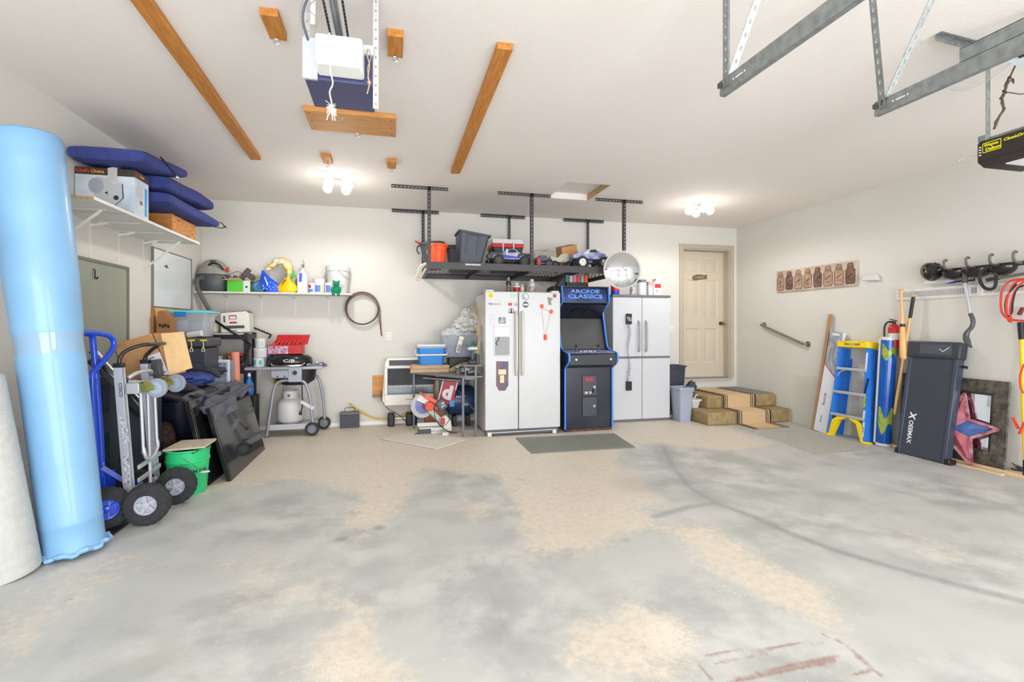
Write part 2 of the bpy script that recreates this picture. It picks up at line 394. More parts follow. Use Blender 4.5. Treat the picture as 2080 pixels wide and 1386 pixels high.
def build_floor():
    st = 0.025; nx = int((XR - XL) / st) + 1; ny = int((YB - YF) / st) + 1
    gx = np.linspace(XL, XR, nx); gy = np.linspace(YF, YB, ny); X, Y = np.meshgrid(gx, gy)
    fl = lambda pts: [at(x, y, Z=0)[:2] for x, y in pts]
    be = np.zeros(X.shape)
    A = [  # beige coated areas (outline on the floor)
        ([(-200, 1180), (150, 1090), (300, 1040), (420, 1000), (500, 985), (600, 975), (680, 985), (725, 1010), (718, 1060), (745, 1080), (800, 1040), (820, 985), (865, 955), (960, 962), (1010, 965),
          (1030, 1010), (1045, 1060), (1080, 1120), (1180, 1120), (1260, 1085), (1345, 1072), (1420, 1072), (1500, 1110), (1560, 1150), (1640, 1180), (1700, 1230), (1740, 1262),
          (1700, 1272), (1610, 1240), (1500, 1170), (1400, 1110), (1300, 1045), (1335, 1015), (1290, 965), (1255, 930), (1290, 900), (1360, 905), (1500, 915), (1560, 900), (1480, 870), (1340, 850), (400, 858), (0, 1000)], 0.16, 1.0),
        ([(1200, 1260), (1290, 1225), (1380, 1255), (1440, 1310), (1420, 1360), (1330, 1380), (1260, 1370), (1150, 1325)], 0.12, 0.9),
        ([(650, 1330), (690, 1270), (735, 1240), (780, 1330), (850, 1400), (640, 1400)], 0.1, 0.95),
        ([(100, 1150), (260, 1110), (180, 1230), (60, 1320), (-60, 1300)], 0.25, 0.62),
        ([(440, 1160), (560, 1140), (640, 1200), (560, 1290), (460, 1260)], 0.3, 0.5),
        ([(930, 1010), (990, 1020), (1000, 1060), (950, 1060)], 0.1, 0.62),
        ([(640, 1210), (720, 1200), (760, 1240), (700, 1270)], 0.12, 0.6),
        ([(1840, 1080), (1960, 1130), (1980, 1180), (1880, 1150)], 0.2, 0.55)]
    for pl, so, va in A: be = np.maximum(be, polymask(X, Y, fl(pl), so * 2.2) * va)
    be = be * 1.0 + 0.05
    dk = np.zeros(X.shape)
    for pl, wd, va in (([(1345, 905), (1368, 950), (1400, 990), (1455, 1022), (1530, 1050), (1620, 1090), (1700, 1120), (1830, 1158), (1950, 1190), (2110, 1230)], 0.05, 0.75),
                       ([(1455, 1022), (1400, 1030), (1330, 1050)], 0.05, 0.7), ([(1345, 905), (1368, 950), (1400, 990), (1455, 1022)], 0.20, 0.5), ([(1530, 1050), (1700, 1120), (1900, 1178)], 0.16, 0.3),
                       ([(980, 1130), (1005, 1230), (1040, 1310), (1080, 1386)], 0.012, 0.35), ([(860, 945), (875, 990)], 0.02, 0.25), ([(930, 1120), (1080, 1075)], 0.008, -0.0)):
        P = fl(pl)
        for a, b in zip(P[:-1], P[1:]): dk = np.maximum(dk, va * np.clip(1.3 - segdist(X, Y, a, b) / wd, 0, 1))
    for px, py, r, va in ((1310, 985, 0.35, 0.5), (770, 1073, 0.05, 0.85), (692, 1096, 0.05, 0.75), (725, 1075, 0.16, 0.3), (1060, 975, 0.06, 0.4), (890, 1110, 0.35, 0.22), (1680, 943, 0.12, 0.5),
                          (1610, 985, 0.08, 0.4), (1605, 1000, 0.05, 0.5), (500, 1095, 0.18, 0.35), (230, 1260, 0.3, 0.35), (1270, 1098, 0.05, 0.5), (1405, 950, 0.04, 0.6), (1900, 1010, 0.4, 0.22), (1640, 1350, 0.25, 0.3),
                          (620, 1085, 0.3, 0.25), (1200, 1080, 0.2, 0.2), (1020, 1080, 0.2, 0.3), (2060, 1140, 0.15, 0.3)):
        c = at(px, py, Z=0); dk = np.maximum(dk, va * np.clip(1.4 - np.hypot(X - c.x, Y - c.y) / r, 0, 1))
    wh = np.zeros(X.shape)
    for px, py, r, va in ((1350, 1290, 0.16, 0.75), (1300, 1250, 0.25, 0.35), (700, 1355, 0.16, 0.6), (1330, 880, 0.35, 0.42), (1480, 1190, 0.25, 0.36), (1735, 990, 0.08, 0.5), (1400, 905, 0.4, 0.3), (1450, 1300, 0.3, 0.2),
                          (330, 1140, 0.2, 0.3), (840, 1100, 0.2, 0.2), (1260, 1180, 0.3, 0.25)):
        c = at(px, py, Z=0); wh = np.maximum(wh, va * np.clip(1.35 - np.hypot(X - c.x, Y - c.y) / r, 0, 1))
    ru = np.zeros(X.shape)
    for pl in ([(1430, 1330), (1670, 1305)], [(1455, 1345), (1560, 1325)], [(1500, 1378), (1700, 1330)], [(1690, 1390), (1775, 1360), (1740, 1335)], [(1420, 1350), (1450, 1386)], [(1650, 1280), (1720, 1310), (1790, 1375)], [(1480, 1386), (1700, 1345)]):
        P = fl(pl)
        for a, b in zip(P[:-1], P[1:]): ru = np.maximum(ru, 0.8 * np.clip(1.2 - segdist(X, Y, a, b) / 0.018, 0, 1))
    vs = np.stack([X.ravel(), Y.ravel(), np.zeros(X.size)], 1)
    me = bpy.data.meshes.new('floor'); nv = nx * ny
    i = np.arange((ny - 1) * (nx - 1)); r0 = (i // (nx - 1)) * nx + i % (nx - 1)
    q = np.stack([r0, r0 + 1, r0 + nx + 1, r0 + nx], 1)
    me.from_pydata(vs.tolist(), [], q.tolist())
    a = me.color_attributes.new('stain', 'FLOAT_COLOR', 'POINT'); a.data.foreach_set('color', np.stack([be.ravel(), dk.ravel(), wh.ravel(), np.ones(nv)], 1).ravel().astype('f'))
    a = me.attributes.new('rust', 'FLOAT', 'POINT'); a.data.foreach_set('value', ru.ravel().astype('f'))
    me.materials.append(floor_mat()); o = bpy.data.objects.new('floor', me); COL.objects.link(o); o['kind'] = 'structure'
build_floor()
m = M(); m.b2(-9, -16, -0.12, 12, YF + 0.0, -0.02); struct('driveway', m, mat('driveway_concrete', (190, 190, 186), 0.8, var=0.08, scale=2), smooth=False)

# ---------------------------------------------------------------- walls and ceiling
wallm = mat('wall_paint', (216, 213, 206), 0.75, var=0.018, scale=1.2, bump=0.10, bscale=70)
ceilm = mat('ceiling_paint', (235, 228, 222), 0.8, var=0.012, scale=1.0, bump=0.2, bscale=90)
trimm = mat('tan_trim_paint', (186, 174, 156), 0.5)
DX0, DX1, DZ0, DZ1 = 4.40, 5.25, 0.50, 2.55        # door opening in the back wall
T = 0.16
m = M(); m.b2(XL - T, YB, 0, DX0, YB + T, ZC + T); m.b2(DX1, YB, 0, XR + T, YB + T, ZC + T); m.b2(DX0, YB, DZ1, DX1, YB + T, ZC + T); m.b2(DX0, YB, 0, DX1, YB + T, DZ0)
struct('wall_back', m, wallm, smooth=False)
m = M(); m.b2(XL - T, YF - T, 0, XL, YB, ZC + T); struct('wall_left', m, wallm, smooth=False)
m = M(); m.b2(XR, YF - T, 0, XR + T, YB, ZC + T); struct('wall_right', m, wallm, smooth=False)
m = M()     # wall behind the camera with two open garage door openings
m.b2(XL, YF - T, 2.2, XR, YF, ZC + T); m.b2(XL, YF - T, 0, -1.86, YF, 2.2); m.b2(1.3, YF - T, 0, 2.2, YF, 2.2); m.b2(4.75, YF - T, 0, XR, YF, 2.2)
struct('wall_front', m, wallm, smooth=False)
HX0, HX1, HY0, HY1 = 1.845, 2.37, 5.06, 5.73         # attic hatch hole
m = M(); m.b2(XL, YF, ZC, HX0, YB, ZC + T); m.b2(HX1, YF, ZC, XR, YB, ZC + T); m.b2(HX0, YF, ZC, HX1, HY0, ZC + T); m.b2(HX0, HY1, ZC, HX1, YB, ZC + T)
struct('ceiling', m, ceilm, smooth=False)
m = M(); m.b2(HX0, HY0, ZC + 0.075, HX1, HY1, ZC + 0.09); struct('trim_1', m, ceilm, smooth=False)
m = M(); m.b2(HX1 - 0.012, HY0, ZC + 0.001, HX1, HY1, ZC + 0.075); struct('trim_2', m, mat('raw_plywood', (190, 160, 118), 0.7, var=0.1, scale=12), smooth=False)
m = M(); m.b2(XL, YB - 0.012, 0, 4.2, YB, 0.045); struct('baseboard_back', m, mat('baseboard_white', (240, 240, 236), 0.6), smooth=False)

# ---------------------------------------------------------------- door up the steps
door = thing('door_1', 'tan six panel door up the carpeted steps in the back wall', 'door', (DX0, YB, DZ0)); door['kind'] = 'structure'
L_ = lambda v: v                                          # children below are given in door coordinates
W = DX1 - DX0; H = DZ1 - DZ0
m = M(); cw = 0.065
m.b2(-cw, -0.018, -0.0, 0, 0, H + cw); m.b2(W, -0.018, 0, W + cw, 0, H + cw); m.b2(0, -0.018, H, W, 0, H + cw)
m.b2(0.0, 0, 0, 0.022, T, H); m.b2(W - 0.022, 0, 0, W, T, H); m.b2(0.022, 0, H - 0.022, W - 0.022, T, H)
m.b2(0.022, 0.1, 0, 0.034, 0.112, H - 0.022); m.b2(W - 0.034, 0.1, 0, W - 0.022, 0.112, H - 0.022)
m.out('door_frame', trimm, door, bevel=0.002)
m = M(); m.b2(-0.02, -0.03, -0.035, W + 0.02, T, 0.0); m.b2(0.03, 0.06, 0, W - 0.03, 0.13, 0.016); m.out('threshold', mat('threshold_metal', (196, 190, 180), 0.45, 0.3), door, bevel=0.002)
m = M(); x0, x1, z0, z1, y = 0.026, W - 0.026, 0.018, H - 0.026, 0.118
LW = x1 - x0; LH = z1 - z0; cols = ((0.13, 0.44), (0.56, 0.87)); rows = ((0.075, 0.36), (0.44, 0.76), (0.82, 0.925))
xs = [0, 0.14, 0.44, 0.56, 0.86, 1]; zs = [0, 0.11, 0.385, 0.465, 0.775, 0.835, 0.935, 1]
def panel_face(m, a, b, c, d, y):
    r = [(0, 0), (0.014, 0.010), (0.03, 0.010), (0.05, 0.001)]
    P = [[(a + i, y + e, c + i), (b - i, y + e, c + i), (b - i, y + e, d - i), (a + i, y + e, d - i)] for i, e in r]
    vs = [p for q in P for p in q]; fs = []
    for i in range(3):
        for k in range(4): fs.append((i * 4 + k, i * 4 + (k + 1) % 4, (i + 1) * 4 + (k + 1) % 4, (i + 1) * 4 + k))
    fs.append((12, 13, 14, 15)); m.add(vs, fs)
for i in range(5):
    for k in range(7):
        a, b, c_, d = x0 + xs[i] * LW, x0 + xs[i + 1] * LW, z0 + zs[k] * LH, z0 + zs[k + 1] * LH
        if i in (1, 3) and k in (1, 3, 5): panel_face(m, a, b, c_, d, y)
        else: m.quad((a, y, c_), (b, y, c_), (b, y, d), (a, y, d))
m.b2(x0, y + 0.014, z0, x1, y + 0.035, z1)
m.b2(x0, y + .0005, z0, x0 + .002, y + 0.014, z1); m.b2(x1 - .002, y + .0005, z0, x1, y + 0.014, z1)
leaf = m.out('door_leaf', mat('door_tan', (205, 193, 174), 0.5), door)
m = M(); kx, kz = W - 0.085, 0.87; m.cyl((kx, y, kz), (kx, y - 0.012, kz), 0.032); m.cyl((kx, y - 0.012, kz), (kx, y - 0.045, kz), 0.012)
m.lathe([(0, 0.03), (0.02, 0.028), (0.028, 0.015), (0.022, 0), (0.0, -0.002)], (kx, y - 0.04, kz), axis=(0, -1, 0)); m.cyl((kx, y - 0.05, kz), (kx + 0.055, y - 0.05, kz - 0.012), 0.008, 0.007)
m.out('door_handle', mat('aged_brass', (150, 128, 92), 0.3, 0.9), door)
s_ = thing('door_sign', 'small brown wooden sign hanging tilted on the tan door', 'sign', (4.785, YB + 0.104, 2.115), (0, R(-6), 0))
m = M(); m.slab([(-0.13, 0, -0.045), (0.125, 0, -0.04), (0.12, 0, -0.005), (0.14, 0, 0.02), (0.06, 0, 0.03), (-0.06, 0, 0.045), (-0.125, 0, 0.03), (-0.14, 0, 0.0)], (0, 0.01, 0)); m.out('board', mat('sign_brown', (122, 96, 74), 0.7, var=0.2, scale=30), s_, bevel=0.002)
lettering('Home', (0, -0.001, -0.005), (1, 0, 0), (0, 0, 1), 0.035, mat('sign_letter', (196, 182, 160), 0.7), s_)

# ---------------------------------------------------------------- ceiling lamps
def ceiling_lamp(x, y, label, rz):
    t = thing('ceiling_light', label, 'ceiling light', (x, y, ZC), (0, 0, rz), 'four-bulb ceiling lights')
    m = M(); m.lathe([(0.0, -0.028), (0.05, -0.026), (0.075, -0.012), (0.08, 0)], n=28); m.cyl((0, 0, -0.03), (0, 0, -0.06), 0.022, 0.03)
    m.out('base', mat('lamp_white', (224, 222, 216), 0.4), t)
    for i in range(4):
        a = R(45 + 90 * i); dx, dy = math.cos(a), math.sin(a)
        m = M(); m.cyl((dx * 0.02, dy * 0.02, -0.045), (dx * 0.075, dy * 0.075, -0.062), 0.014); m.cyl((dx * 0.07, dy * 0.07, -0.058), (dx * 0.088, dy * 0.088, -0.07), 0.024, 0.027)
        so = m.out('socket', mat('lamp_white'), t)
        m = M(); ax = Vector((dx * 0.8, dy * 0.8, -0.6))
        m.lathe([(0.018, 0), (0.024, 0.015), (0.044, 0.04), (0.052, 0.062), (0.046, 0.086), (0.022, 0.106), (0, 0.11)], (dx * 0.085, dy * 0.085, -0.068), axis=ax)
        m.out('bulb', mat('lit_bulb', (255, 252, 244), 0.4, emit=2.5), t)
    l = bpy.data.lights.new('bulbs', 'SPOT'); l.spot_size = R(172); l.spot_blend = 0.35; l.energy = LAMP; l.color = (1.0, 0.965, 0.91); l.shadow_soft_size = 0.07
    o = bpy.data.objects.new('bulb_glow', l); COL.objects.link(o); o.parent = t; o.location = (0, 0, -0.20)
    l = bpy.data.lights.new('ceiling_fill', 'POINT'); l.energy = 9; l.color = (1.0, 0.965, 0.91); l.shadow_soft_size = 0.15  # added fill light in the air below the bulbs, brightens the ceiling
    o = bpy.data.objects.new('ceiling_fill', l); COL.objects.link(o); o.parent = t; o.location = (0, 0, -0.42)
    return t
LAMP = 47
ceiling_lamp(-0.58, 5.47, 'cluster of four lit bulbs on the ceiling above the wall shelf', R(10))
ceiling_lamp(3.80, 5.50, 'cluster of four lit bulbs on the ceiling in front of the tan door', R(30))
# ---------------------------------------------------------------- more helpers
def W(t): return M(Matrix.Translation(-t.location))
def let(t, s, o, u, v, h, m, **k): return lettering(s, Vector(o) - (t.location if t else Vector()), u, v, h, m, t, **k)
def solo(m, name, mats, label, cat, base=None, group=None, **k):
    """a thing that is one mesh, its origin moved to its base"""
    if base is None:
        xs = [p.x for p in m.v]; ys = [p.y for p in m.v]; base = ((min(xs) + max(xs)) / 2, (min(ys) + max(ys)) / 2, min(p.z for p in m.v))
    b = Vector(base); m.v = [p - b for p in m.v]; o = m.out(name, mats, None, **k); o.location = b
    return tag(o, label, cat, group)
def perf(m, p0, p1, wdir, w, th, pitch, sl, sw):
    """perforated flat steel strip from p0 to p1, w wide along wdir"""
    p0 = Vector(p0); p1 = Vector(p1); a = (p1 - p0); Lg = a.length; a = a.normalized(); wd = Vector(wdir); wd = (wd - a * wd.dot(a)).normalized(); n = a.cross(wd)
    q = Matrix((a, wd, n)).transposed().to_4x4(); e = (w - sw) / 2
    for sg in (-1, 1): m.box((p0 + p1) / 2 + wd * sg * (w - e) / 2, (Lg, e, th), q)
    k = max(1, int(Lg / pitch)); pitch = Lg / k; br = pitch - sl
    for i in range(k + 1):
        c = p0 + a * min(max(i * pitch, br / 4), Lg - br / 4); m.box(c, (br if 0 < i < k else br / 2, sw, th), q)
def angle_iron(m, p0, p1, d1, d2, w=0.03, th=0.0025, pitch=0.045, sl=0.022, sw=0.011):
    p0 = Vector(p0); p1 = Vector(p1); d1 = Vector(d1).normalized(); d2 = Vector(d2).normalized()
    perf(m, p0 + d1 * w / 2, p1 + d1 * w / 2, d1, w, th, pitch, sl, sw); perf(m, p0 + d2 * w / 2, p1 + d2 * w / 2, d2, w, th, pitch, sl, sw)

# ---------------------------------------------------------------- timber on the ceiling
def strip(name, pts, label, m, grp=None, th=0.038):
    P = [at(x, y, Z=ZC) for x, y in pts]
    mm = M(); mm.slab([(p.x, p.y, ZC - th) for p in P], (0, 0, th - 0.0005)); return mm
strip_label = ((270, 0), (316, 0))
mm = M(); mm.slab([(-1.20, 1.9, ZC - 0.038), (-1.11, 1.9, ZC - 0.038), (-1.203, 4.97, ZC - 0.038), (-1.295, 4.985, ZC - 0.038)], (0, 0, 0.0375))
solo(mm, 'ceiling_board', pine, 'long pine board screwed flat to the ceiling above the left shelf', 'wooden board', bevel=0.003, group=None)
mm = M(); mm.slab([(0.562, 2.67, ZC - 0.038), (0.652, 2.665, ZC - 0.038), (0.652, 4.94, ZC - 0.038), (0.562, 4.96, ZC - 0.038)], (0, 0, 0.0375))
solo(mm, 'ceiling_board', pine, 'long pine board on the ceiling right of the hanging opener motor', 'wooden board', bevel=0.003)
def eye(t, x, y, z, r=0.014):
    m = W(t); m.torus((x, y, z - 0.03), r, 0.003, (0, 1, 0), 18, 6); m.cyl((x, y, z), (x, y, z - 0.017), 0.0028, n=8); m.out('eye_hook', chrome, t)
def block(x0, y0, x1, y1, label, th=0.04, mt=pine, hook=None):
    t = thing('ceiling_block', label, 'wooden block', ((x0 + x1) / 2, (y0 + y1) / 2, ZC - th))
    m = W(t); m.b2(x0, y0, ZC - th, x1, y1, ZC - 0.0005); m.out('block', mt, t, bevel=0.002)
    hx, hy = hook or ((x0 + x1) / 2, y1 - 0.04); eye(t, hx, hy, ZC - th)
block(-0.65, 2.655, -0.565, 2.87, 'short pine block with an eye hook, nearest the top left of the opener motor')
block(-0.035, 2.685, 0.05, 2.895, 'short pine block with an eye hook, right of the opener motor')
block(-0.65, 4.74, -0.565, 4.93, 'small pine block with hook on the ceiling just before the left lamp cluster')
block(-0.065, 4.73, 0.02, 4.93, 'small pine block with hook between the left lamp and the black rack')
t = thing('ceiling_plank', 'wide pine plank with an eye hook across the ceiling behind the opener motor', 'wooden plank', (-0.31, 3.93, ZC - 0.04))
m = W(t); m.b2(-0.632, 3.75, ZC - 0.038, 0.015, 4.115, ZC - 0.0005); m.out('plank', pinex, t, bevel=0.003)
m = W(t)
for x, y in ((-0.6, 3.79), (-0.6, 3.93), (-0.6, 4.07), (-0.02, 3.8), (-0.02, 3.93), (-0.02, 4.08), (-0.1, 3.9)): m.cyl((x, y, ZC - 0.0385), (x, y, ZC - 0.037), 0.007, n=10)
m.out('screw', mat('dark_screw', (90, 56, 34), 0.6), t); eye(t, -0.28, 4.06, ZC - 0.038, 0.018)

# ---------------------------------------------------------------- left garage door opener
t = thing('garage_door_opener', 'hanging opener motor with white lamp cover and dark blue housing', 'garage door opener', (-0.25, 2.57, 2.46))
m = W(t); m.b2(-0.405, 2.43, 2.46, -0.10, 2.735, 2.64); m.out('housing', mat('navy_housing', (64, 66, 104), 0.4), t, bevel=0.006)
m = W(t); m.b2(-0.41, 2.415, 2.455, -0.345, 2.432, 2.645); m.b2(-0.14, 2.415, 2.60, -0.095, 2.432, 2.645); m.b2(-0.345, 2.418, 2.60, -0.14, 2.43, 2.645)
m.cyl((-0.385, 2.415, 2.475), (-0.385, 2.409, 2.475), 0.008, n=10); m.out('front_plate', mat('pale_steel', (214, 222, 232), 0.3, 0.5), t, bevel=0.001)
m = W(t)
A = [(-0.345, 2.425, 2.475), (-0.135, 2.425, 2.475), (-0.135, 2.425, 2.63), (-0.345, 2.425, 2.63)]; B = [(-0.338, 2.30, 2.475), (-0.138, 2.30, 2.475), (-0.138, 2.285, 2.60), (-0.338, 2.285, 2.60)]
m.add(A + B, [(0, 1, 2, 3), (7, 6, 5, 4), (0, 4, 5, 1), (1, 5, 6, 2), (2, 6, 7, 3), (3, 7, 4, 0)]); m.out('lamp_cover', mat('milky_cover', (240, 240, 236), 0.3), t, bevel=0.012, seg=3)
m = W(t); m.b2(-0.118, 2.44, 2.36, -0.098, 2.444, ZC); m2 = M(Matrix.Translation(-t.location)); perf(m2, (-0.085, 2.45, 2.36), (-0.085, 2.45, ZC), (1, 0, 0), 0.026, 0.003, 0.045, 0.010, 0.010); m2.cut()
perf(m2, (-0.395, 2.45, 2.62), (-0.395, 2.45, ZC), (1, 0, 0), 0.026, 0.003, 0.045, 0.010, 0.010); m2.out('hanging_strap', mat('strap_steel', (206, 208, 206), 0.4, 0.4), t)
m = W(t); m.b2(-0.262, -2.3, 2.655, -0.232, 2.5, 2.685); m.b2(-0.254, -2.3, 2.645, -0.24, 2.45, 2.655); m.out('rail', steelg, t, bevel=0.002)
for x in (-0.285, -0.208):
    m = W(t); n = 110
    for i in range(n): m.box((x, 2.44 - i * 0.0127, 2.66), (0.010 if i % 2 else 0.006, 0.009, 0.008))
    m.cyl((x, 2.45, 2.66), (x, 1.0, 2.66), 0.002, n=6); m.out('chain', blackm, t, smooth=False)
m = W(t); m.tube([(-0.385, 2.42, 2.63), (-0.40, 2.36, 2.70), (-0.37, 2.33, 2.78), (-0.34, 2.35, 2.85), (-0.36, 2.40, ZC)], 0.006, 8, 6)
m.out('power_cord', mat('grey_cord', (86, 92, 104), 0.5), t)
m = W(t); m.tube([(-0.40, 2.42, 2.66), (-0.42, 2.40, 2.74), (-0.39, 2.38, 2.82), (-0.37, 2.40, 2.88)], 0.0018, 6, 6); m.tube([(-0.36, 2.42, 2.64), (-0.34, 2.38, 2.71), (-0.38, 2.37, 2.75), (-0.35, 2.38, 2.80)], 0.0018, 6, 6)
m.out('signal_wire', mat('thin_grey_wire', (150, 150, 150), 0.5), t)
m = W(t); m.b2(-0.375, 2.40, 2.70, -0.352, 2.43, 2.88); m.out('plug_box', mat('pale_plug', (222, 220, 214), 0.5), t, bevel=0.004)
# pull rope with frayed tassel and the brown string
t = thing('pull_rope', 'white pull rope with a frayed knot hanging from the opener motor', 'rope', (-0.27, 2.27, 2.24))
m = W(t); m.tube([(-0.275, 2.279, 2.60), (-0.273, 2.279, 2.47), (-0.272, 2.28, 2.43), (-0.262, 2.28, 2.38), (-0.275, 2.28, 2.34), (-0.268, 2.28, 2.30), (-0.265, 2.28, 2.27)], 0.0032, 8, 5)
rr = random.Random(2)
for i in range(46):
    a = rr.uniform(0, 6.28); b = rr.uniform(-1, 1); l = rr.uniform(0.012, 0.026); c = Vector((-0.268, 2.28, 2.262 + rr.uniform(-0.012, 0.018)))
    m.tube([c, c + Vector((math.cos(a) * l * 0.6, math.sin(a) * l * 0.5, b * l * 0.6)), c + Vector((math.cos(a) * l, math.sin(a) * l * 0.6, b * l - 0.004))], 0.0013, 5)
for dx in (-0.014, 0.012, 0.004): m.tube([(-0.268, 2.28, 2.255), (-0.268 + dx, 2.28, 2.235), (-0.268 + dx * 1.4, 2.28, 2.215)], 0.0022, 6)
m.out('rope', mat('white_rope', (236, 230, 218), 0.8), t)
m = W(t); m.tube([(-0.262, 2.28, 2.25), (-0.252, 2.28, 2.222), (-0.235, 2.28, 2.215), (-0.215, 2.28, 2.235)], 0.0018, 6, 6); m.out('wire_tail', steelg, t)
m = M(); m.tube([(-0.118, 2.42, 2.63), (-0.125, 2.39, 2.59), (-0.112, 2.39, 2.54), (-0.118, 2.39, 2.48), (-0.112, 2.39, 2.45), (-0.122, 2.39, 2.40)], 0.003, 6, 5)
m.tube([(-0.112, 2.41, 2.62), (-0.105, 2.39, 2.57), (-0.12, 2.39, 2.52), (-0.11, 2.39, 2.45)], 0.002, 6, 5); m.ball((-0.113, 2.39, 2.455), 0.009, 8)
solo(m, 'tied_string', mat('tan_string', (190, 160, 130), 0.8), 'short tan string tied to the right corner of the opener motor', 'string')

# ---------------------------------------------------------------- garage door tracks
TZ = 2.31
def track(x, label, post_dx, plate=False):
    t = thing('door_track', label, 'garage door track', (x, 1.8, TZ))
    m = W(t); h = 0.032
    prof = [(-0.004, -h), (0.022, -h), (0.026, -h + 0.006), (0.022, -h + 0.003), (0.0, -h + 0.003), (-0.001, h - 0.003), (0.026, h - 0.003), (0.028, h + 0.001), (-0.004, h)]
    m.prism([(x + p[0], TZ + p[1]) for p in prof], 'y', YF + 0.05, 1.80)
    m.out('rail', galv, t, smooth=False)
    m = W(t); m.b2(x - 0.005, 1.66, TZ - 0.002, x - 0.0042, 1.70, TZ + 0.003); m.b2(x - 0.005, 1.645, TZ - 0.002, x - 0.0042, 1.652, TZ + 0.004); m.b2(x - 0.005, 1.71, TZ - 0.002, x - 0.0042, 1.717, TZ + 0.004)
    m.out('slot_mark', inkw, t, smooth=False)
    m = W(t); angle_iron(m, (x - 0.006, 1.775, TZ - 0.01), (x - 0.006 + post_dx, 1.775, ZC), (1, 0, 0), (0, -1, 0), 0.032); m.out('hanger', galv, t, smooth=False)
    m = W(t); perf(m, (x + 0.012, 1.76, TZ + 0.02), (x + 0.10, 1.52, ZC), (1, 0, 0), 0.03, 0.0025, 0.045, 0.016, 0.012); m.out('brace', galv, t, smooth=False)
    m = W(t); m.cyl((x - 0.012, 1.79, TZ + 0.01), (x + 0.03, 1.79, TZ + 0.01), 0.006, n=10); m.box((x - 0.012, 1.79, TZ + 0.01), (0.006, 0.02, 0.02)); m.out('bolt', mat('rusty_bolt', (96, 88, 78), 0.6, 0.5), t)
    if plate:
        m = W(t); m.b2(x - 0.004, YF + 0.05, TZ + 0.03, x - 0.001, 1.45, TZ + 0.085); m.b2(x - 0.004, YF + 0.05, TZ + 0.083, x + 0.03, 1.45, TZ + 0.086); m.out('stiffener', galv, t, smooth=False)
track(1.344, 'galvanised door track hanging from the ceiling, middle of the room', -0.0)
track(2.165, 'galvanised door track with a stiffener, nearer the black opener', -0.07, True)

# ---------------------------------------------------------------- right garage door opener
t = thing('garage_door_opener', 'black opener motor with yellow lettering at the right edge', 'garage door opener', (3.5, 1.8, 2.235))
m = W(t); m.prism([(3.31, 2.262), (3.36, 2.235), (3.66, 2.235), (3.69, 2.262), (3.69, 2.382), (3.32, 2.382), (3.31, 2.37)], 'y', 1.30, 2.13); m.out('housing', mat('dark_brown_housing', (44, 38, 34), 0.4), t, bevel=0.006)
m = W(t); m.b2(3.37, 1.34, 2.228, 3.62, 2.03, 2.236); m.out('lamp_lens', mat('lamp_lens', (226, 228, 232), 0.3), t, bevel=0.002)
m = W(t); m.b2(3.40, 1.3, 2.383, 3.60, 2.02, 2.40); m.b2(3.33, 1.9, 2.383, 3.40, 2.09, 2.398); m.b2(3.30, 2.08, 2.378, 3.33, 2.12, 2.41); m.out('mounting_plate', galv, t, bevel=0.002)
m = W(t); perf(m, (3.325, 2.085, 2.37), (3.325, 2.085, ZC), (1, 0, 0), 0.032, 0.003, 0.05, 0.012, 0.012); m.out('hanging_strap', galv, t, smooth=False)
m = W(t); angle_iron(m, (2.87, 2.04, ZC - 0.004), (3.36, 2.075, ZC - 0.004), (0, -1, 0), (0, 0, -1), 0.032, pitch=0.025, sl=0.012); m.out('ceiling_angle', galv, t, smooth=False)
m = W(t); m.tube([(3.36, 2.06, 2.30), (3.30, 2.16, 2.31), (3.27, 2.2, 2.29), (3.30, 2.15, 2.28)], 0.002, 6, 5)
for z in (2.30, 2.315, 2.33, 2.345): m.cyl((3.309, 2.11, z), (3.302, 2.115, z), 0.005, n=8)
m.out('terminal_wires', mat('pinkish_terminal', (190, 160, 150), 0.4, 0.3), t)
fx = 3.3085; yl = mat('yellow_ink', (236, 230, 20), 0.5)
m = W(t); yA, yB, zA, zB = 2.102, 2.012, 2.308, 2.364
for a, b, c_, d in ((yA, zA, yB, zA + 0.004), (yA, zB - 0.004, yB, zB), (yA, zA, yA - 0.003, zB), (yB, zA, yB + 0.003, zB)): m.b2(fx - 0.001, a, b, fx, c_, d)
m.out('label_border', yl, t, smooth=False)
let(t, 'Wayne', (fx, 2.06, 2.348), (0, -1, 0), (0, 0, 1), 0.016, yl, bold=0.05, width=0.07); let(t, 'Dalton', (fx, 2.052, 2.324), (0, -1, 0), (0, 0, 1), 0.016, yl, bold=0.05, width=0.07)
let(t, 'ClassicDrive', (fx, 1.945, 2.350), (0, -1, 0), (0, 0, 1), 0.016, yl, bold=0.03, shear=0.3, width=0.115)
m = M(); rr = random.Random(5); P = [Vector((3.24, 1.93, 2.66))]
for i in range(9): P.append(Vector((3.25 + rr.uniform(-0.015, 0.015) + 0.006 * i, 1.94 + rr.uniform(-0.01, 0.01) + i * 0.012, 2.66 - i * 0.03)))
m.tube(P, 0.006, 7, 4); m.tube([p + Vector((0.012 * math.sin(i * 2.2), 0, 0.004)) for i, p in enumerate(P)], 0.004, 6, 4); m.tube([P[0], P[0] + Vector((-0.01, -0.02, -0.05)), P[1] + Vector((0.03, 0, 0)), P[2]], 0.003, 6, 5)
m.tube([P[3], P[3] + Vector((0.06, -0.03, -0.02)), P[3] + Vector((0.14, -0.10, -0.035))], 0.003, 6)
for i in (1, 3, 4, 6): m.torus(P[i], 0.012, 0.003, (rr.uniform(-1, 1), rr.uniform(-1, 1), rr.uniform(-1, 1)), 14, 6)
m.tube([P[0], (3.2, 1.88, 2.70)], 0.004, 6)
solo(m, 'twisted_wiring', mat('brown_wire', (92, 72, 62), 0.6), 'bundle of twisted brown wires hanging down to the black opener', 'wire')
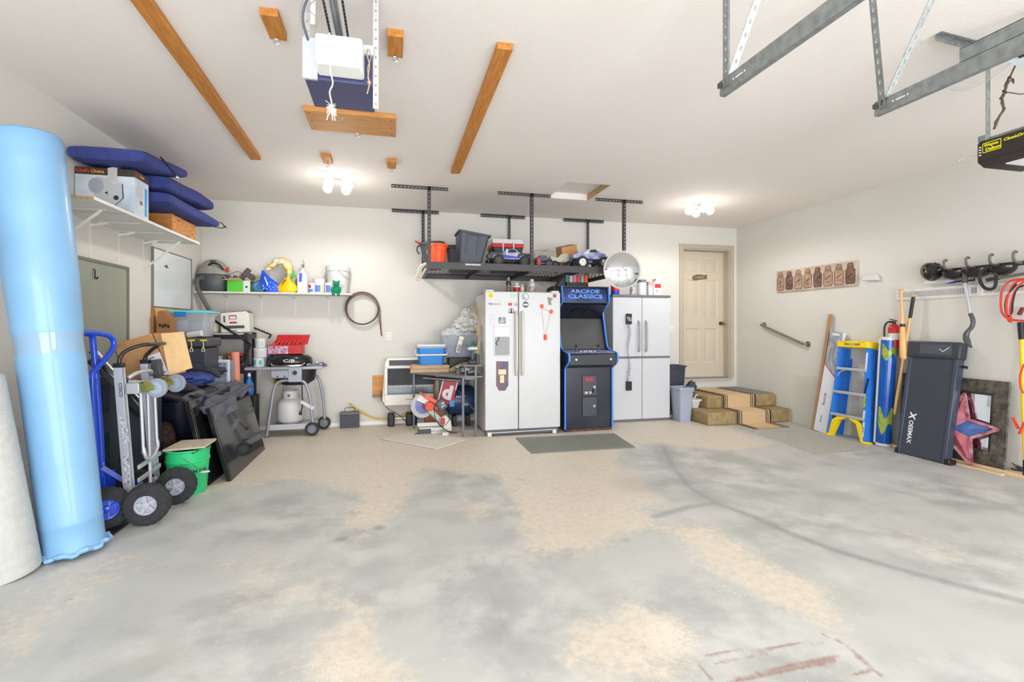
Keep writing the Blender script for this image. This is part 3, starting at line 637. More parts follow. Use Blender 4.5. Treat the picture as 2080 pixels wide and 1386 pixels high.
t = thing('ceiling_transformer', 'white metal box with a paper label at the top right corner', 'electrical box', (3.06, 1.72, 2.60))
m = W(t); m.b2(2.97, 1.60, 2.61, 3.35, 1.78, 2.68); m.out('case', mat('pale_blue_case', (212, 222, 230), 0.4), t, bevel=0.004)
m = W(t); m.b2(3.03, 1.598, 2.615, 3.32, 1.5995, 2.672); m.b2(3.02, 1.62, 2.6085, 3.30, 1.76, 2.6095); m.out('label', paper, t, smooth=False)
m = W(t); m.b2(2.955, 1.70, 2.615, 2.97, 1.73, 2.645); m.out('plug', black, t, bevel=0.002)
m = W(t); m.b2(3.1, 1.65, 2.68, 3.14, 1.69, ZC); m.out('bracket', galv, t)
m = W(t)
for k, dz in ((0, 0), (1, -0.012), (2, -0.02)): m.tube([(2.975, 1.76, 2.615), (2.93, 1.82, 2.58 + dz), (2.86, 1.90, 2.545 + dz), (2.80, 1.94, 2.55)], 0.0014, 6, 6)
m.out('loose_wire', mat('thin_grey_wire', (150, 150, 150), 0.5), t)

# ---------------------------------------------------------------- hanging rack above the fridge
rackm = mat('rack_dark_grey', (66, 63, 64), 0.45, 0.3)
RZ = 2.05; RX0, RX1, RY0, RY1 = 0.37, 2.82, 5.59, 6.77
t = thing('ceiling_rack', 'dark grey ceiling rack with a wire deck hanging above the fridge', 'storage rack', (1.6, 6.2, 1.95))
for k, (xp, xa, xb) in enumerate(((0.39, -0.027, 0.602), (1.60, 1.186, 1.833), (2.80, 2.415, 3.05))):
    for y, s_ in ((RY0, -1), (RY1, 1)):
        m = W(t); perf(m, (xp, y, RZ - 0.08), (xp, y, ZC), (1, 0, 0), 0.036, 0.003, 0.045, 0.014, 0.009); perf(m, (xp - 0.018, y - s_ * 0.016, RZ - 0.06), (xp - 0.018, y - s_ * 0.016, ZC), (0, 1, 0), 0.032, 0.003, 0.045, 0.014, 0.009)
        m.out('hanging_post', rackm, t, smooth=False)
        m = W(t); perf(m, (xa, y - s_ * 0.0, ZC - 0.02), (xb, y, ZC - 0.02), (0, 0, 1), 0.038, 0.003, 0.04, 0.024, 0.010); m.b2(xa, min(y, y - s_ * 0.035), ZC - 0.003, xb, max(y, y - s_ * 0.035), ZC)
        m.out('ceiling_rail', rackm, t, smooth=False)
for y in (RY0, RY1):
    m = W(t); m.b2(RX0, y - 0.002, RZ - 0.078, RX1, y + 0.002, RZ - 0.0); m.b2(RX0, y if y == RY0 else y - 0.03, RZ - 0.08, RX1, y + 0.03 if y == RY0 else y, RZ - 0.077)
    for i in range(12):
        x = RX0 + 0.1 + i * 0.2; m.cyl((x, y - 0.002, RZ - 0.03), (x, y - 0.0045, RZ - 0.03), 0.006, n=8)
    m.out('side_beam', rackm, t, smooth=False)
for x in (RX0, 0.98, 1.6, 2.21, RX1 - 0.02):
    m = W(t); m.b2(x, RY0 + 0.003, RZ - 0.075, x + 0.003, RY1 - 0.003, RZ - 0.02); m.b2(x, RY0 + 0.003, RZ - 0.075, x + 0.035, RY1 - 0.003, RZ - 0.072); m.out('cross_beam', rackm, t, smooth=False)
m = W(t)
for i in range(49): x = RX0 + 0.01 + i * 0.0497; m.cyl((x, RY0 + 0.004, RZ - 0.018), (x, RY1 - 0.004, RZ - 0.018), 0.0035, n=6)
for i in range(9): y = RY0 + 0.06 + i * 0.133; m.cyl((RX0 + 0.004, y, RZ - 0.0245), (RX1 - 0.004, y, RZ - 0.0245), 0.004, n=6)
m.out('wire_deck', mat('wire_grey', (92, 90, 90), 0.4, 0.4), t)
m = W(t); m.b2(0.80, RY0 - 0.0035, RZ - 0.03, 0.98, RY0 - 0.002, RZ - 0.012); m.out('sticker', mat('grey_sticker', (196, 194, 192), 0.6), t, label='pale paper sticker on the front beam', smooth=False)
m = M(); m.tube([(0.36, 5.62, RZ - 0.02), (0.30, 5.64, RZ - 0.05), (0.27, 5.66, RZ - 0.12), (0.25, 5.68, RZ - 0.19), (0.28, 5.68, RZ - 0.2), (0.32, 5.67, RZ - 0.13), (0.355, 5.64, RZ - 0.07)], 0.016, 8, 5)
m.tube([(0.25, 5.68, RZ - 0.19), (0.29, 5.66, RZ - 0.15), (0.30, 5.65, RZ - 0.09), (0.34, 5.63, RZ - 0.03)], 0.011, 8, 5)
solo(m, 'rope_bundle', mat('off_white_rope', (206, 200, 186), 0.85, bump=0.4, bscale=120), 'off-white rope bundle tied at the left end of the ceiling rack', 'rope')

DK = RZ - 0.014   # top of the wire deck
# dark can hanging at the left end
def round_can(loc, r0, r1, h, mt, label, name='trash_can', cat='bin', rot=(0, 0, 0), lid=None, n=32, rim=0.012, parts=None):
    t = thing(name, label, cat, loc, rot)
    m = M(); m.lathe([(0, 0), (r0, 0), (r0 + (r1 - r0) * 0.9, h * 0.9), (r1 + rim, h * 0.9), (r1 + rim, h), (r1 - 0.004, h), (r0 - 0.004, 0.006), (0, 0.006)], n=n); m.out('body', mt, t)
    return t
gcan = mat('grey_green_plastic', (70, 76, 78), 0.5)
t = round_can((0.50, 6.33, DK + 0.012), 0.12, 0.155, 0.34, gcan, 'dark grey can with a red clip at the left end of the ceiling rack', rot=(0, R(-4), 0))
m = M(); m.tube([(-0.165, -0.02, 0.31), (-0.19, -0.02, 0.29), (-0.195, -0.02, 0.24), (-0.17, -0.02, 0.20)], 0.008, 8, 4); m.out('handle', black, t)
m = M(); m.tube([(-0.165, -0.04, 0.335), (-0.19, -0.05, 0.35), (-0.215, -0.05, 0.365)], 0.013, 8); m.out('clip', redp, t)
t = round_can((0.505, 5.74, DK), 0.08, 0.102, 0.235, orange, 'small bright orange tub standing behind the left rack post', 'orange_tub', 'bucket')
m = M(); 
for a in (-1.9, -1.25): m.box((0.094 * math.cos(a), 0.094 * math.sin(a), 0.075), (0.008, 0.006, 0.14), (R(6), 0, a + R(90))); m.cut()
m.box((0, -0.10, 0.165), (0.075, 0.012, 0.02)); m.out('rib', orange, t, bevel=0.002)
m = M(); m.tube([(-0.11, 0, 0.19), (-0.128, -0.01, 0.16), (-0.125, -0.02, 0.12), (-0.1, -0.03, 0.10)], 0.007, 8, 4); m.out('handle', orange, t)
navy = mat('navy_plastic', (44, 44, 62), 0.5)
t = thing('storage_tote', 'low navy storage tote between the orange tub and the big charcoal tote', 'storage tote', (0.88, 6.4, DK))
m = M(); m.tub((0, 0, 0), 0.34, 0.3, 0.40, 0.34, 0.30); m.out('body', navy, t); m = M(); m.box((0, 0, 0.31), (0.42, 0.36, 0.02)); m.box((-0.1, 0, 0.325), (0.2, 0.25, 0.012)); m.out('lid', navy, t, bevel=0.006)
char = mat('charcoal_plastic', (62, 68, 80), 0.5)
t = thing('storage_tote', 'large empty charcoal tote leaning back on the ceiling rack', 'storage tote', (0.87, 5.86, DK + 0.02), (R(3), R(8), 0))
m = M(); m.tub((0, 0, 0), 0.27, 0.36, 0.36, 0.46, 0.37, rim=0.014, rimh=0.022); m.out('body', char, t)
m = M()
for x in (-0.075, 0.06): m.slab([(x - 0.012, -0.19, 0.12), (x + 0.012, -0.19, 0.12), (x + 0.014, -0.228, 0.34), (x - 0.014, -0.228, 0.34)], (0, -0.012, 0.002)); m.cut()
m.box((-0.005, -0.236, 0.335), (0.15, 0.014, 0.012)); m.out('rib', char, t, bevel=0.002)
# red and white cooler
t = thing('cooler', 'black, red and white hard cooler on the ceiling rack behind a toy truck', 'cooler', (1.44, 6.33, DK))
m = M(); m.tub((0, 0, 0), 0.36, 0.30, 0.40, 0.33, 0.30, rim=0.004); m.out('body', mat('cooler_black', (46, 48, 52), 0.45), t)
m = M(); m.box((0, 0, 0.33), (0.42, 0.35, 0.055)); m.out('band', redp, t, bevel=0.008)
m = M(); m.box((0, 0, 0.385), (0.41, 0.34, 0.06)); m.box((0, 0, 0.418), (0.26, 0.2, 0.012)); m.out('lid', plastic_w, t, bevel=0.014)
for x in (-0.07, 0.07): m = M(); m.box((x, -0.182, 0.27), (0.018, 0.02, 0.2)); m.out('strap', plastic_w, t, bevel=0.004)

# radio controlled trucks
def wheel(m_t, m_r, t, c, r, w, name='wheel', spokes=5, rimr=0.62, axis=(0, 1, 0)):
    ax = Vector(axis).normalized(); c = Vector(c)
    m = M(); m.lathe([(r * rimr, -w / 2), (r * 0.9, -w / 2), (r, -w * 0.3), (r, w * 0.3), (r * 0.9, w / 2), (r * rimr, w / 2)], c, 26, ax, cap=False)
    n = 22; x = ax.orthogonal().normalized(); y = ax.cross(x)
    for i in range(n):
        a = 2 * math.pi * i / n; d = x * math.cos(a) + y * math.sin(a); q = Matrix((d, ax.cross(d), ax)).transposed().to_4x4()
        m.box(c + d * r * 0.968, (r * 0.08, r * 0.14, w * 0.8), q)
    wh = m.out(name, m_t, t)
    m = M()
    for s_ in (-1, 1):
        m.lathe([(r * rimr * 1.05, s_ * w * 0.5), (r * rimr, s_ * w * 0.3), (r * rimr * 0.85, s_ * w * 0.28), (r * rimr * 0.85, s_ * w * 0.2)], c, 24, ax, cap=False)
        m.lathe([(0, s_ * w * 0.5), (r * 0.16, s_ * w * 0.46), (r * 0.18, s_ * w * 0.2)], c, 14, ax, cap=False)
        for i in range(spokes):
            a = 2 * math.pi * i / spokes + 0.3; d = x * math.cos(a) + y * math.sin(a); q = Matrix((d, ax.cross(d), ax)).transposed().to_4x4()
            m.box(c + d * r * (rimr * 0.58) + ax * s_ * w * 0.3, (r * (rimr - 0.14), r * 0.17, w * 0.12), q)
    m.cyl(c - ax * w * 0.15, c + ax * w * 0.15, r * rimr, n=20)
    m.out('rim', m_r, wh); return wh
def rc_truck(loc, rz, Lg, r, body_prof, bodym, rimm, label, wheels, fender=True, wide=0.24):
    t = thing('toy_truck', label, 'toy truck', loc, (0, 0, rz))
    m = M(); m.box((0, 0, r * 1.1), (Lg * 0.78, wide * 0.3, r * 0.3)); m.out('chassis', black, t, bevel=0.005)
    m = M(); m.prism(body_prof, 'y', -wide * 0.36, wide * 0.36); b = m.out('body', bodym, t, bevel=0.008)
    for x in wheels:
        for s_ in (-1, 1): wheel(rubber, rimm, t, (x, s_ * wide * 0.42, r), r, r * 0.8)
    m = M()
    for x in wheels: m.cut().cyl((x, -wide * 0.36, r), (x, wide * 0.36, r), r * 0.12, n=8)
    m.out('axle', black, t)
    m = M()
    for x in wheels:
        for s_ in (-1, 1): m.cut().cyl((x + r * 0.5, s_ * wide * 0.2, r * 1.2), (x + r * 0.2, s_ * wide * 0.27, r * 2.2), r * 0.16, n=8)
    m.out('shock_absorber', chrome, t)
    m = M(); m.box((Lg * 0.47, 0, r * 0.9), (Lg * 0.05, wide * 0.5, r * 0.7)); m.cut().box((-Lg * 0.47, 0, r * 0.9), (Lg * 0.05, wide * 0.5, r * 0.6)); m.out('bumper', black, t, bevel=0.006)
    return t
camo = mat('blue_silver_body', (206, 208, 222), 0.3, rgb2=(66, 76, 150), scale=9)
r = 0.066; Lg = 0.56
prof = [(-0.25, 0.10), (-0.27, 0.135), (-0.25, 0.155), (-0.10, 0.160), (-0.05, 0.205), (0.055, 0.215), (0.12, 0.165), (0.24, 0.150), (0.275, 0.12), (0.26, 0.10), (0.2, 0.09), (-0.18, 0.085)]
t = rc_truck((1.36, 5.78, DK), R(2), Lg, r, prof, mat('silver_blue_body', (222, 222, 228), 0.3, rgb2=(120, 128, 170), scale=7), mat('dark_rim', (62, 62, 66), 0.4), 'silver and blue toy truck with black wheels in front of the cooler', (-0.155, 0.17))
m = M(); m.prism([(-0.235, 0.09), (-0.27, 0.14), (-0.24, 0.165), (-0.12, 0.162), (-0.09, 0.13), (-0.11, 0.09), (-0.13, 0.125), (-0.17, 0.143), (-0.21, 0.13)], 'y', -0.108, 0.108)
m.cut().prism([(0.09, 0.10), (0.09, 0.145), (0.13, 0.165), (0.24, 0.155), (0.275, 0.12), (0.255, 0.09), (0.23, 0.125), (0.17, 0.143), (0.12, 0.13)], 'y', -0.108, 0.108); m.out('fender', mat('fender_dark', (52, 52, 62), 0.4), t, bevel=0.003)
m = M(); m.prism([(-0.04, 0.165), (-0.012, 0.2), (0.045, 0.205), (0.085, 0.17)], 'y', -0.0885, 0.0885); m.out('side_window', ink, t)
m = M(); m.prism([(-0.10, 0.10), (0.10, 0.10), (0.12, 0.118), (0.0, 0.125), (-0.08, 0.14)], 'y', -0.089, 0.089); m.out('side_stripe', mat('blue_stripe', (40, 60, 190), 0.4), t)
m = M(); m.b2(-0.055, -0.088, 0.13, -0.04, -0.087, 0.21); m.out('roof_pillar', plastic_w, t)
t = rc_truck((1.78, 5.86, DK), R(-14), 0.34, 0.052, [(-0.12, 0.09), (-0.13, 0.12), (-0.05, 0.13), (-0.01, 0.16), (0.06, 0.16), (0.10, 0.125), (0.15, 0.115), (0.14, 0.085)], mat('dark_camo_body', (90, 92, 120), 0.4, rgb2=(40, 40, 50), scale=20), mat('dark_rim'), 'small dark toy buggy just right of the middle rack post', (-0.1, 0.11), wide=0.2)
m = M(); m.slab([(1.70, 5.70, DK + .03), (1.73, 5.70, DK + 0.02), (1.745, 5.70, DK + 0.06), (1.72, 5.70, DK + 0.12), (1.695, 5.70, DK + 0.13)], (0, 0.02, 0)); solo(m, 'red_body_piece', redp, 'bright red plastic piece wedged beside the small toy buggy', 'toy part', bevel=0.003)
r = 0.074
t = rc_truck((2.415, 5.79, DK), R(-3), 0.48, r, [(-0.24, 0.13), (-0.255, 0.17), (-0.17, 0.205), (-0.10, 0.21), (-0.06, 0.245), (0.05, 0.25), (0.11, 0.205), (0.17, 0.19), (0.215, 0.155), (0.19, 0.12), (0.0, 0.12)], camo, chrome, 'big-wheeled silver and blue toy monster truck with chrome rims', (-0.14, 0.145), wide=0.30)
m = M(); m.prism([(-0.045, 0.205), (-0.02, 0.236), (0.04, 0.239), (0.08, 0.207)], 'y', -0.1095, 0.1095); m.out('side_window', ink, t)
t = thing('toy_truck', 'bare toy truck chassis with beige body behind the monster truck', 'toy truck', (2.12, 6.05, DK), (0, 0, R(-12)))
m = M(); m.box((0, 0, 0.08), (0.2, 0.08, 0.05)); m.out('chassis', black, t, bevel=0.004)
for x in (-0.09, 0.10):
    for s_ in (-1, 1): wheel(rubber, mat('dark_rim'), t, (x, s_ * 0.1, 0.062), 0.062, 0.05)
m = M(); m.prism([(-0.13, 0.11), (-0.15, 0.2), (-0.05, 0.17), (0.0, 0.22), (0.07, 0.23), (0.13, 0.16), (0.11, 0.11)], 'y', -0.07, 0.07); m.out('body', mat('beige_body', (206, 200, 182), 0.6), t, bevel=0.01)
# cardboard pieces and antennas
m = M(Matrix.Translation((2.24, 6.12, DK + 0.20)) @ Euler((R(10), R(-14), R(8))).to_matrix().to_4x4()); m.box((0, 0, 0.075), (0.23, 0.16, 0.15)); m.box((0, -0.085, 0.02), (0.2, 0.01, 0.06))
solo(m, 'cardboard_box', card, 'small tan cardboard box propped up behind the monster truck', 'cardboard box', bevel=0.002)
m = M(Matrix.Translation((2.03, 6.05, DK)) @ Euler((0, R(38), 0)).to_matrix().to_4x4()); m.box((0, 0, 0.1), (0.01, 0.15, 0.2)); m.box((0.04, 0.0, 0.09), (0.008, 0.13, 0.18))
solo(m, 'cardboard_sheet', mat('brown_card', (160, 112, 70), 0.8), 'folded brown cardboard sheets leaning beside the bare toy chassis', 'cardboard')
m = M(); m.tube([(1.72, 5.9, DK + 0.16), (1.76, 5.95, DK + 0.245), (2.0, 6.0, DK + 0.25), (2.2, 6.05, DK + 0.24)], 0.003, 6, 5); m.tube([(1.85, 6.0, DK + 0.235), (1.96, 6.0, DK + 0.29)], 0.003, 6)
m.tube([(1.72, 5.9, DK + 0.16), (1.70, 5.88, DK)], 0.003, 6)
solo(m, 'antenna_rod', steelg, 'thin bent antenna rod lying above the small toy buggy', 'antenna')

# ---------------------------------------------------------------- round safety mirror
t = thing('convex_mirror', 'round convex mirror hanging at the right end of the ceiling rack', 'mirror', (2.69, 5.43, 2.0), (0, 0, R(-9)))
Rm, dome = 0.222, 0.055
m = M(); RR = (Rm * Rm + dome * dome) / (2 * dome); pr = []
for i in range(15):
    x = Rm * (1 - i / 14); pr.append((x, math.sqrt(RR * RR - x * x) - RR + dome))
m.lathe(pr, (0, 0, 0), 56, (0, -1, 0)); m.out('mirror_glass', mat('mirror', (232, 236, 242), 0.03, 1.0), t, ang=60)
m = M(); m.torus((0, 0.0, 0), Rm + 0.003, 0.009, (0, 1, 0), 56, 10); m.lathe([(Rm, 0.002), (0, 0.01)], (0, 0, 0), 40, (0, 1, 0)); m.out('frame', mat('pale_rim', (206, 204, 198), 0.4), t)
m = M(); m.cyl((0.02, 0.01, 0.0), (0.05, 0.13, 0.04), 0.008); m.out('bracket', black, t)
# ================================================================ LEFT SIDE
# ---------------------------------------------------------------- two big rolls leaning on the left wall
def lean_T(b, top):
    b = Vector(b); z = (Vector(top) - b).normalized(); x = z.cross(Vector((0, 1, 0))).normalized(); y = z.cross(x)
    m = Matrix((x, y, z)).transposed().to_4x4(); m.translation = b; return m
film = mat('light_blue_wrap', (134, 182, 222), 0.42, var=0.05, scale=3, coat=0.15, bump=0.25, bscale=5)
b0, b1 = Vector((-1.80, 3.35, 0.02)), Vector((-2.03, 3.33, 2.39)); Lr = (b1 - b0).length
t = thing('foam_roll', 'tall light blue wrapped roll leaning in the front left corner', 'roll', b0, lean_T(b0, b1).to_3x3())
rB, rT = 0.142, 0.165
m = M(); pr = [(0, 0)]
for z, r in ((0.0, rB + 0.006), (0.02, rB + 0.006), (0.05, rB), (0.16, rB), (0.165, rB + 0.003), (0.18, rB), (0.9, 0.149), (1.10, 0.152), (1.15, 0.148), (1.22, 0.145), (1.26, 0.153), (1.275, 0.155), (1.6, rT), (2.1, rT), (2.2, rT), (2.22, rT + 0.003), (2.24, rT), (2.3, rT), (Lr - 0.012, rT - 0.003), (Lr, rT - 0.014)): pr.append((r, z))
pr.append((0, Lr)); m.lathe(pr, n=48); m.out('wrapped_roll', film, t, ang=50)
m = M(); n = 60; pts = [(0.155 + 0.008 * math.sin(i * 1.7)) for i in range(n)]
m.sweep([Vector((math.cos(2 * math.pi * i / n) * pts[i], math.sin(2 * math.pi * i / n) * pts[i], 0.012 + 0.008 * math.sin(i * 0.9))) for i in range(n)], 0.013, 8, True); m.out('bottom_ruffle', mat('blue_ruffle', (140, 186, 226), 0.5, bump=0.4, bscale=20), t)
m = M(); m.lathe([(0.151, 1.14), (0.148, 1.20), (0.155, 1.255)], n=40); m.out('packing_tape', mat('clear_tape', (190, 214, 232), 0.08, alpha=0.35, coat=1.0), t)
b0, b1 = Vector((-2.00, 3.12, 0.0)), Vector((-2.12, 3.05, 1.04))
t = thing('carpet_roll', 'shorter pale grey roll standing left of the tall blue roll', 'roll', b0, lean_T(b0, b1).to_3x3())
m = M(); m.lathe([(0, 0), (0.152, 0), (0.156, 0.01), (0.152, 1.03), (0.145, 1.05), (0.03, 1.05), (0.028, 0.98), (0, 0.98)], n=44); m.out('roll', mat('grey_fibre', (200, 200, 196), 0.9, var=0.06, scale=25, bump=0.2, bscale=80), t)
m = M(); a = 0.1
for i in range(4): m.torus((0, 0, 1.051), 0.04 + 0.03 * i, 0.002, n=36, m=6)
m.out('spiral_edge', mat('fibre_edge', (160, 160, 156), 0.9), t)
m = M(); m.slab([(-2.31, 2.9, 0), (-2.31, 3.10, 0), (-2.31, 3.25, 1.42), (-2.31, 2.9, 1.42)], (0.02, 0, 0)); m.v = [v for v in m.v]
solo(m, 'board_panel', mat('pale_green_board', (196, 206, 194), 0.7, var=0.04), 'pale green board against the wall behind the two rolls', 'board')
m = M(); m.b2(-2.31, 2.75, 1.43, -2.24, 3.08, 1.95); solo(m, 'wall_cabinet', mat('grey_brown_cabinet', (142, 128, 114), 0.6), 'brown cabinet edge on the left wall behind the blue roll', 'cabinet', bevel=0.003)

# ---------------------------------------------------------------- boards mounted on the left wall
t = thing('wall_panel', 'tall grey green plywood panel fixed to the left wall', 'wall panel', (XL, 4.5, 0))
m = W(t); m.b2(XL, 4.0, 0, XL + 0.018, 5.0, 1.82); m.out('sheet', mat('grey_green_ply', (158, 162, 148), 0.55, rgb2=(146, 150, 136), scale=1.2, stretch=(3, 3, 0.8)), t)
m = W(t); m.b2(XL, 4.0, 1.815, XL + 0.026, 5.03, 1.84); m.cut().b2(XL, 5.0, 0, XL + 0.026, 5.03, 1.815); m.out('edge_trim', mat('greenish_trim', (118, 118, 100), 0.5), t, bevel=0.002)
m = W(t); m.tube([(XL + 0.018, 4.505, 1.76), (XL + 0.03, 4.505, 1.75), (XL + 0.03, 4.505, 1.70), (XL + 0.035, 4.515, 1.685), (XL + 0.05, 4.505, 1.70)], 0.005, 8, 4); m.out('hook', black, t)
t = thing('whiteboard', 'white dry-erase board on the left wall near the corner', 'whiteboard', (XL, 5.95, 1.51))
m = W(t); m.b2(XL, 5.50, 1.515, XL + 0.012, 6.416, 2.09); m.out('board', mat('whiteboard', (222, 226, 230), 0.2, coat=0.4), t)
m = W(t); m.b2(XL, 5.485, 1.51, XL + 0.02, 5.50, 2.10); m.cut().b2(XL, 5.5, 2.09, XL + 0.02, 6.42, 2.10); m.cut().b2(XL, 6.416, 1.51, XL + 0.02, 6.43, 2.10); m.cut().b2(XL, 5.5, 1.505, XL + 0.02, 6.416, 1.515); m.out('frame', mat('grey_alu', (140, 136, 128), 0.4, 0.3), t)
m = W(t); m.tube([(XL + 0.014, 5.74, 1.93), (XL + 0.02, 5.78, 1.95), (XL + 0.014, 5.80, 1.93), (XL + 0.014, 5.83, 1.925)], 0.004, 6, 4); m.tube([(XL + 0.014, 5.80, 1.94), (XL + 0.014, 5.77, 1.92)], 0.003, 6); m.out('marker_scribble', ink, t)
t = thing('cork_board', 'cork board with an oak frame under the whiteboard', 'notice board', (XL, 5.95, 0.98))
m = W(t); m.b2(XL, 5.51, 0.98, XL + 0.012, 6.42, 1.50); m.out('cork', mat('cork', (226, 186, 122), 0.85, var=0.12, scale=60), t)
m = W(t); m.b2(XL, 5.48, 0.97, XL + 0.024, 5.515, 1.505); m.out('frame', mat('oak_frame', (176, 116, 60), 0.5, var=0.1), t, bevel=0.003)
m = W(t); m.ball((XL + 0.018, 5.56, 1.25), 0.01, 10); m.out('push_pin', mat('yellow_green', (190, 220, 60), 0.4), t)

# ---------------------------------------------------------------- left wall shelf and its load
SZ = 2.155
t = thing('wall_shelf', 'long white wall shelf on the left wall holding the blue cushions', 'shelf', (XL, 4.6, 1.85))
m = W(t); m.b2(XL + 0.001, 3.73, SZ - 0.018, -1.90, 5.51, SZ); m.out('board', mat('shelf_underside', (226, 226, 220), 0.5), t, bevel=0.001)
m = W(t); m.b2(-1.902, 3.73, SZ - 0.020, -1.896, 5.51, SZ + 0.001); m.out('edge_band', plastic_w, t)
m = W(t); m.b2(XL + 0.002, 3.724, SZ - 0.018, -1.90, 3.73, SZ); m.out('raw_end', mat('chipboard', (190, 152, 104), 0.8, var=0.2, scale=50), t)
def bracket(t, y, z0=0.29, d=0.30, diag=False, X=XL):
    m = W(t); m.b2(X, y - 0.012, SZ - 0.02 - z0, X + 0.004, y + 0.012, SZ - 0.02); m.b2(X, y - 0.011, SZ - 0.024, X + d, y + 0.011, SZ - 0.0195)
    m.bar((X + 0.003, y, SZ - 0.05), (X + 0.12, y, SZ - 0.026), 0.006, 0.02)
    if diag: m.bar((X + 0.003, y, SZ - z0 - 0.01), (X + d - 0.03, y, SZ - 0.025), 0.004, 0.02)
    m.out('bracket', white, t, smooth=False)
for y, dg in ((4.03, True), (4.50, False), (4.91, False), (5.335, True)): bracket(t, y, 0.29, 0.34, dg)
m = W(t); m.b2(XL + 0.01, 4.14, SZ - 0.0195, -1.905, 4.146, SZ - 0.0175); m.out('seam', mat('dark_seam', (150, 150, 146), 0.6), t)

t = thing('slicer_carton', 'food slicer carton with dark top band on the left wall shelf', 'box', (-2.11, 4.41, SZ))
m = W(t); x0, x1, y0, y1, z0, z1 = -2.31, -1.925, 4.30, 4.52, SZ, 2.505
m.b2(x0, y0, z0, x1, y1, z1); m.out('carton', mat('pale_blue_print', (178, 196, 212), 0.4, rgb2=(226, 232, 238), scale=5), t, bevel=0.001)
m = W(t); m.b2(x0, y0 - 0.001, z1 - 0.055, x1, y0, z1); m.cut().b2(x1, y0, z1 - 0.055, x1 + 0.001, y1, z1); m.out('top_band', mat('dark_band', (62, 60, 50), 0.4), t)
let(t, "Chef's", (-2.26, y0 - 0.002, z1 - 0.028), (1, 0, 0), (0, 0, 1), 0.026, mat('red_letter', (235, 60, 40), 0.5), bold=0.03, width=0.085)
let(t, 'Choice', (-2.165, y0 - 0.002, z1 - 0.028), (1, 0, 0), (0, 0, 1), 0.026, mat('orange_letter', (250, 160, 40), 0.5), bold=0.03, width=0.085)
let(t, "Chef's", (x1 + 0.002, y0 + 0.05, z1 - 0.024), (0, 1, -0.02), (0, 0, 1), 0.02, inkr, bold=0.03, width=0.06); let(t, 'Choice', (x1 + 0.002, y0 + 0.115, z1 - 0.024), (0, 1, -0.02), (0, 0, 1), 0.02, mat('orange_letter'), bold=0.03, width=0.06)
gr = mat('printed_grey', (196, 198, 204), 0.5); dk = mat('printed_dark', (44, 46, 54), 0.5)
m = W(t); yy = y0 - 0.0015   # the printed slicer
m.slab([(-2.20, yy, z0 + 0.20), (-2.19, yy, z0 + 0.27), (-2.16, yy, z0 + 0.285), (-2.09, yy, z0 + 0.27), (-2.05, yy, z0 + 0.25), (-2.0, yy, z0 + 0.24), (-1.99, yy, z0 + 0.12), (-2.03, yy, z0 + 0.07), (-2.15, yy, z0 + 0.10), (-2.19, yy, z0 + 0.15)], (0, 0.001, 0)); m.out('printed_slicer', gr, t)
m = W(t); m.slab([(-2.205 + 0.05 * math.cos(a / 12 * 6.283) + 0.03, yy - 0.0006, z0 + 0.215 + 0.06 * math.sin(a / 12 * 6.283)) for a in range(12)], (0, 0.001, 0)); m.out('printed_blade', mat('printed_silver', (168, 172, 182), 0.5), t)
m = W(t); m.slab([(-2.045 + 0.018 * math.cos(a / 12 * 6.283), yy - 0.001, z0 + 0.13 + 0.018 * math.sin(a / 12 * 6.283)) for a in range(12)], (0, 0.001, 0)); m.cut().slab([(-2.12, yy - 0.001, z0 + 0.165), (-2.10, yy - 0.001, z0 + 0.175), (-2.10, yy - 0.001, z0 + 0.15)], (0, 0.001, 0))
m.cut().slab([(-2.008, yy - 0.001, z0 + 0.235), (-2.002, yy - 0.001, z0 + 0.235), (-1.995, yy - 0.001, z0 + 0.13), (-2.05, yy - 0.001, z0 + 0.07), (-2.052, yy - 0.001, z0 + 0.075), (-2.002, yy - 0.001, z0 + 0.13)], (0, 0.001, 0)); m.out('printed_knob', dk, t)
m = W(t); m.b2(x1, y0 + 0.155, z0 + 0.03, x1 + 0.0012, y0 + 0.195, z0 + 0.25); m.out('blue_panel', mat('bright_blue_print', (70, 160, 220), 0.5), t)
m = W(t); m.slab([(x1 + 0.0012, y0 + a, z0 + b) for a, b in ((0.03, 0.2), (0.05, 0.24), (0.10, 0.24), (0.13, 0.2), (0.12, 0.14), (0.06, 0.15))], (0.0005, 0, 0)); m.cut().slab([(x1 + 0.0018, y0 + a, z0 + b) for a, b in ((0.085, 0.24), (0.095, 0.24), (0.10, 0.16), (0.085, 0.16))], (0.0005, 0, 0)); m.out('side_picture', gr, t)
m = W(t); m.b2(x1, y0 + 0.08, z0 + 0.105, x1 + 0.002, y0 + 0.12, z0 + 0.135); m.out('side_photo', mat('brown_print', (130, 96, 80), 0.5), t)
m = M(Matrix.Translation((-2.065, 4.295, 2.50))); m.slab([(-0.03, 0, -0.11), (0.028, 0, -0.115), (0.03, 0, 0.01), (0.032, 0.05, 0.025), (-0.026, 0.05, 0.028), (-0.032, 0, 0.005)], (0, -0.003, 0.0)); solo(m, 'paper_tag', mat('crumpled_paper', (216, 214, 208), 0.8, var=0.05, scale=20), 'wrinkled paper tag draped over the top edge of the slicer carton', 'paper')

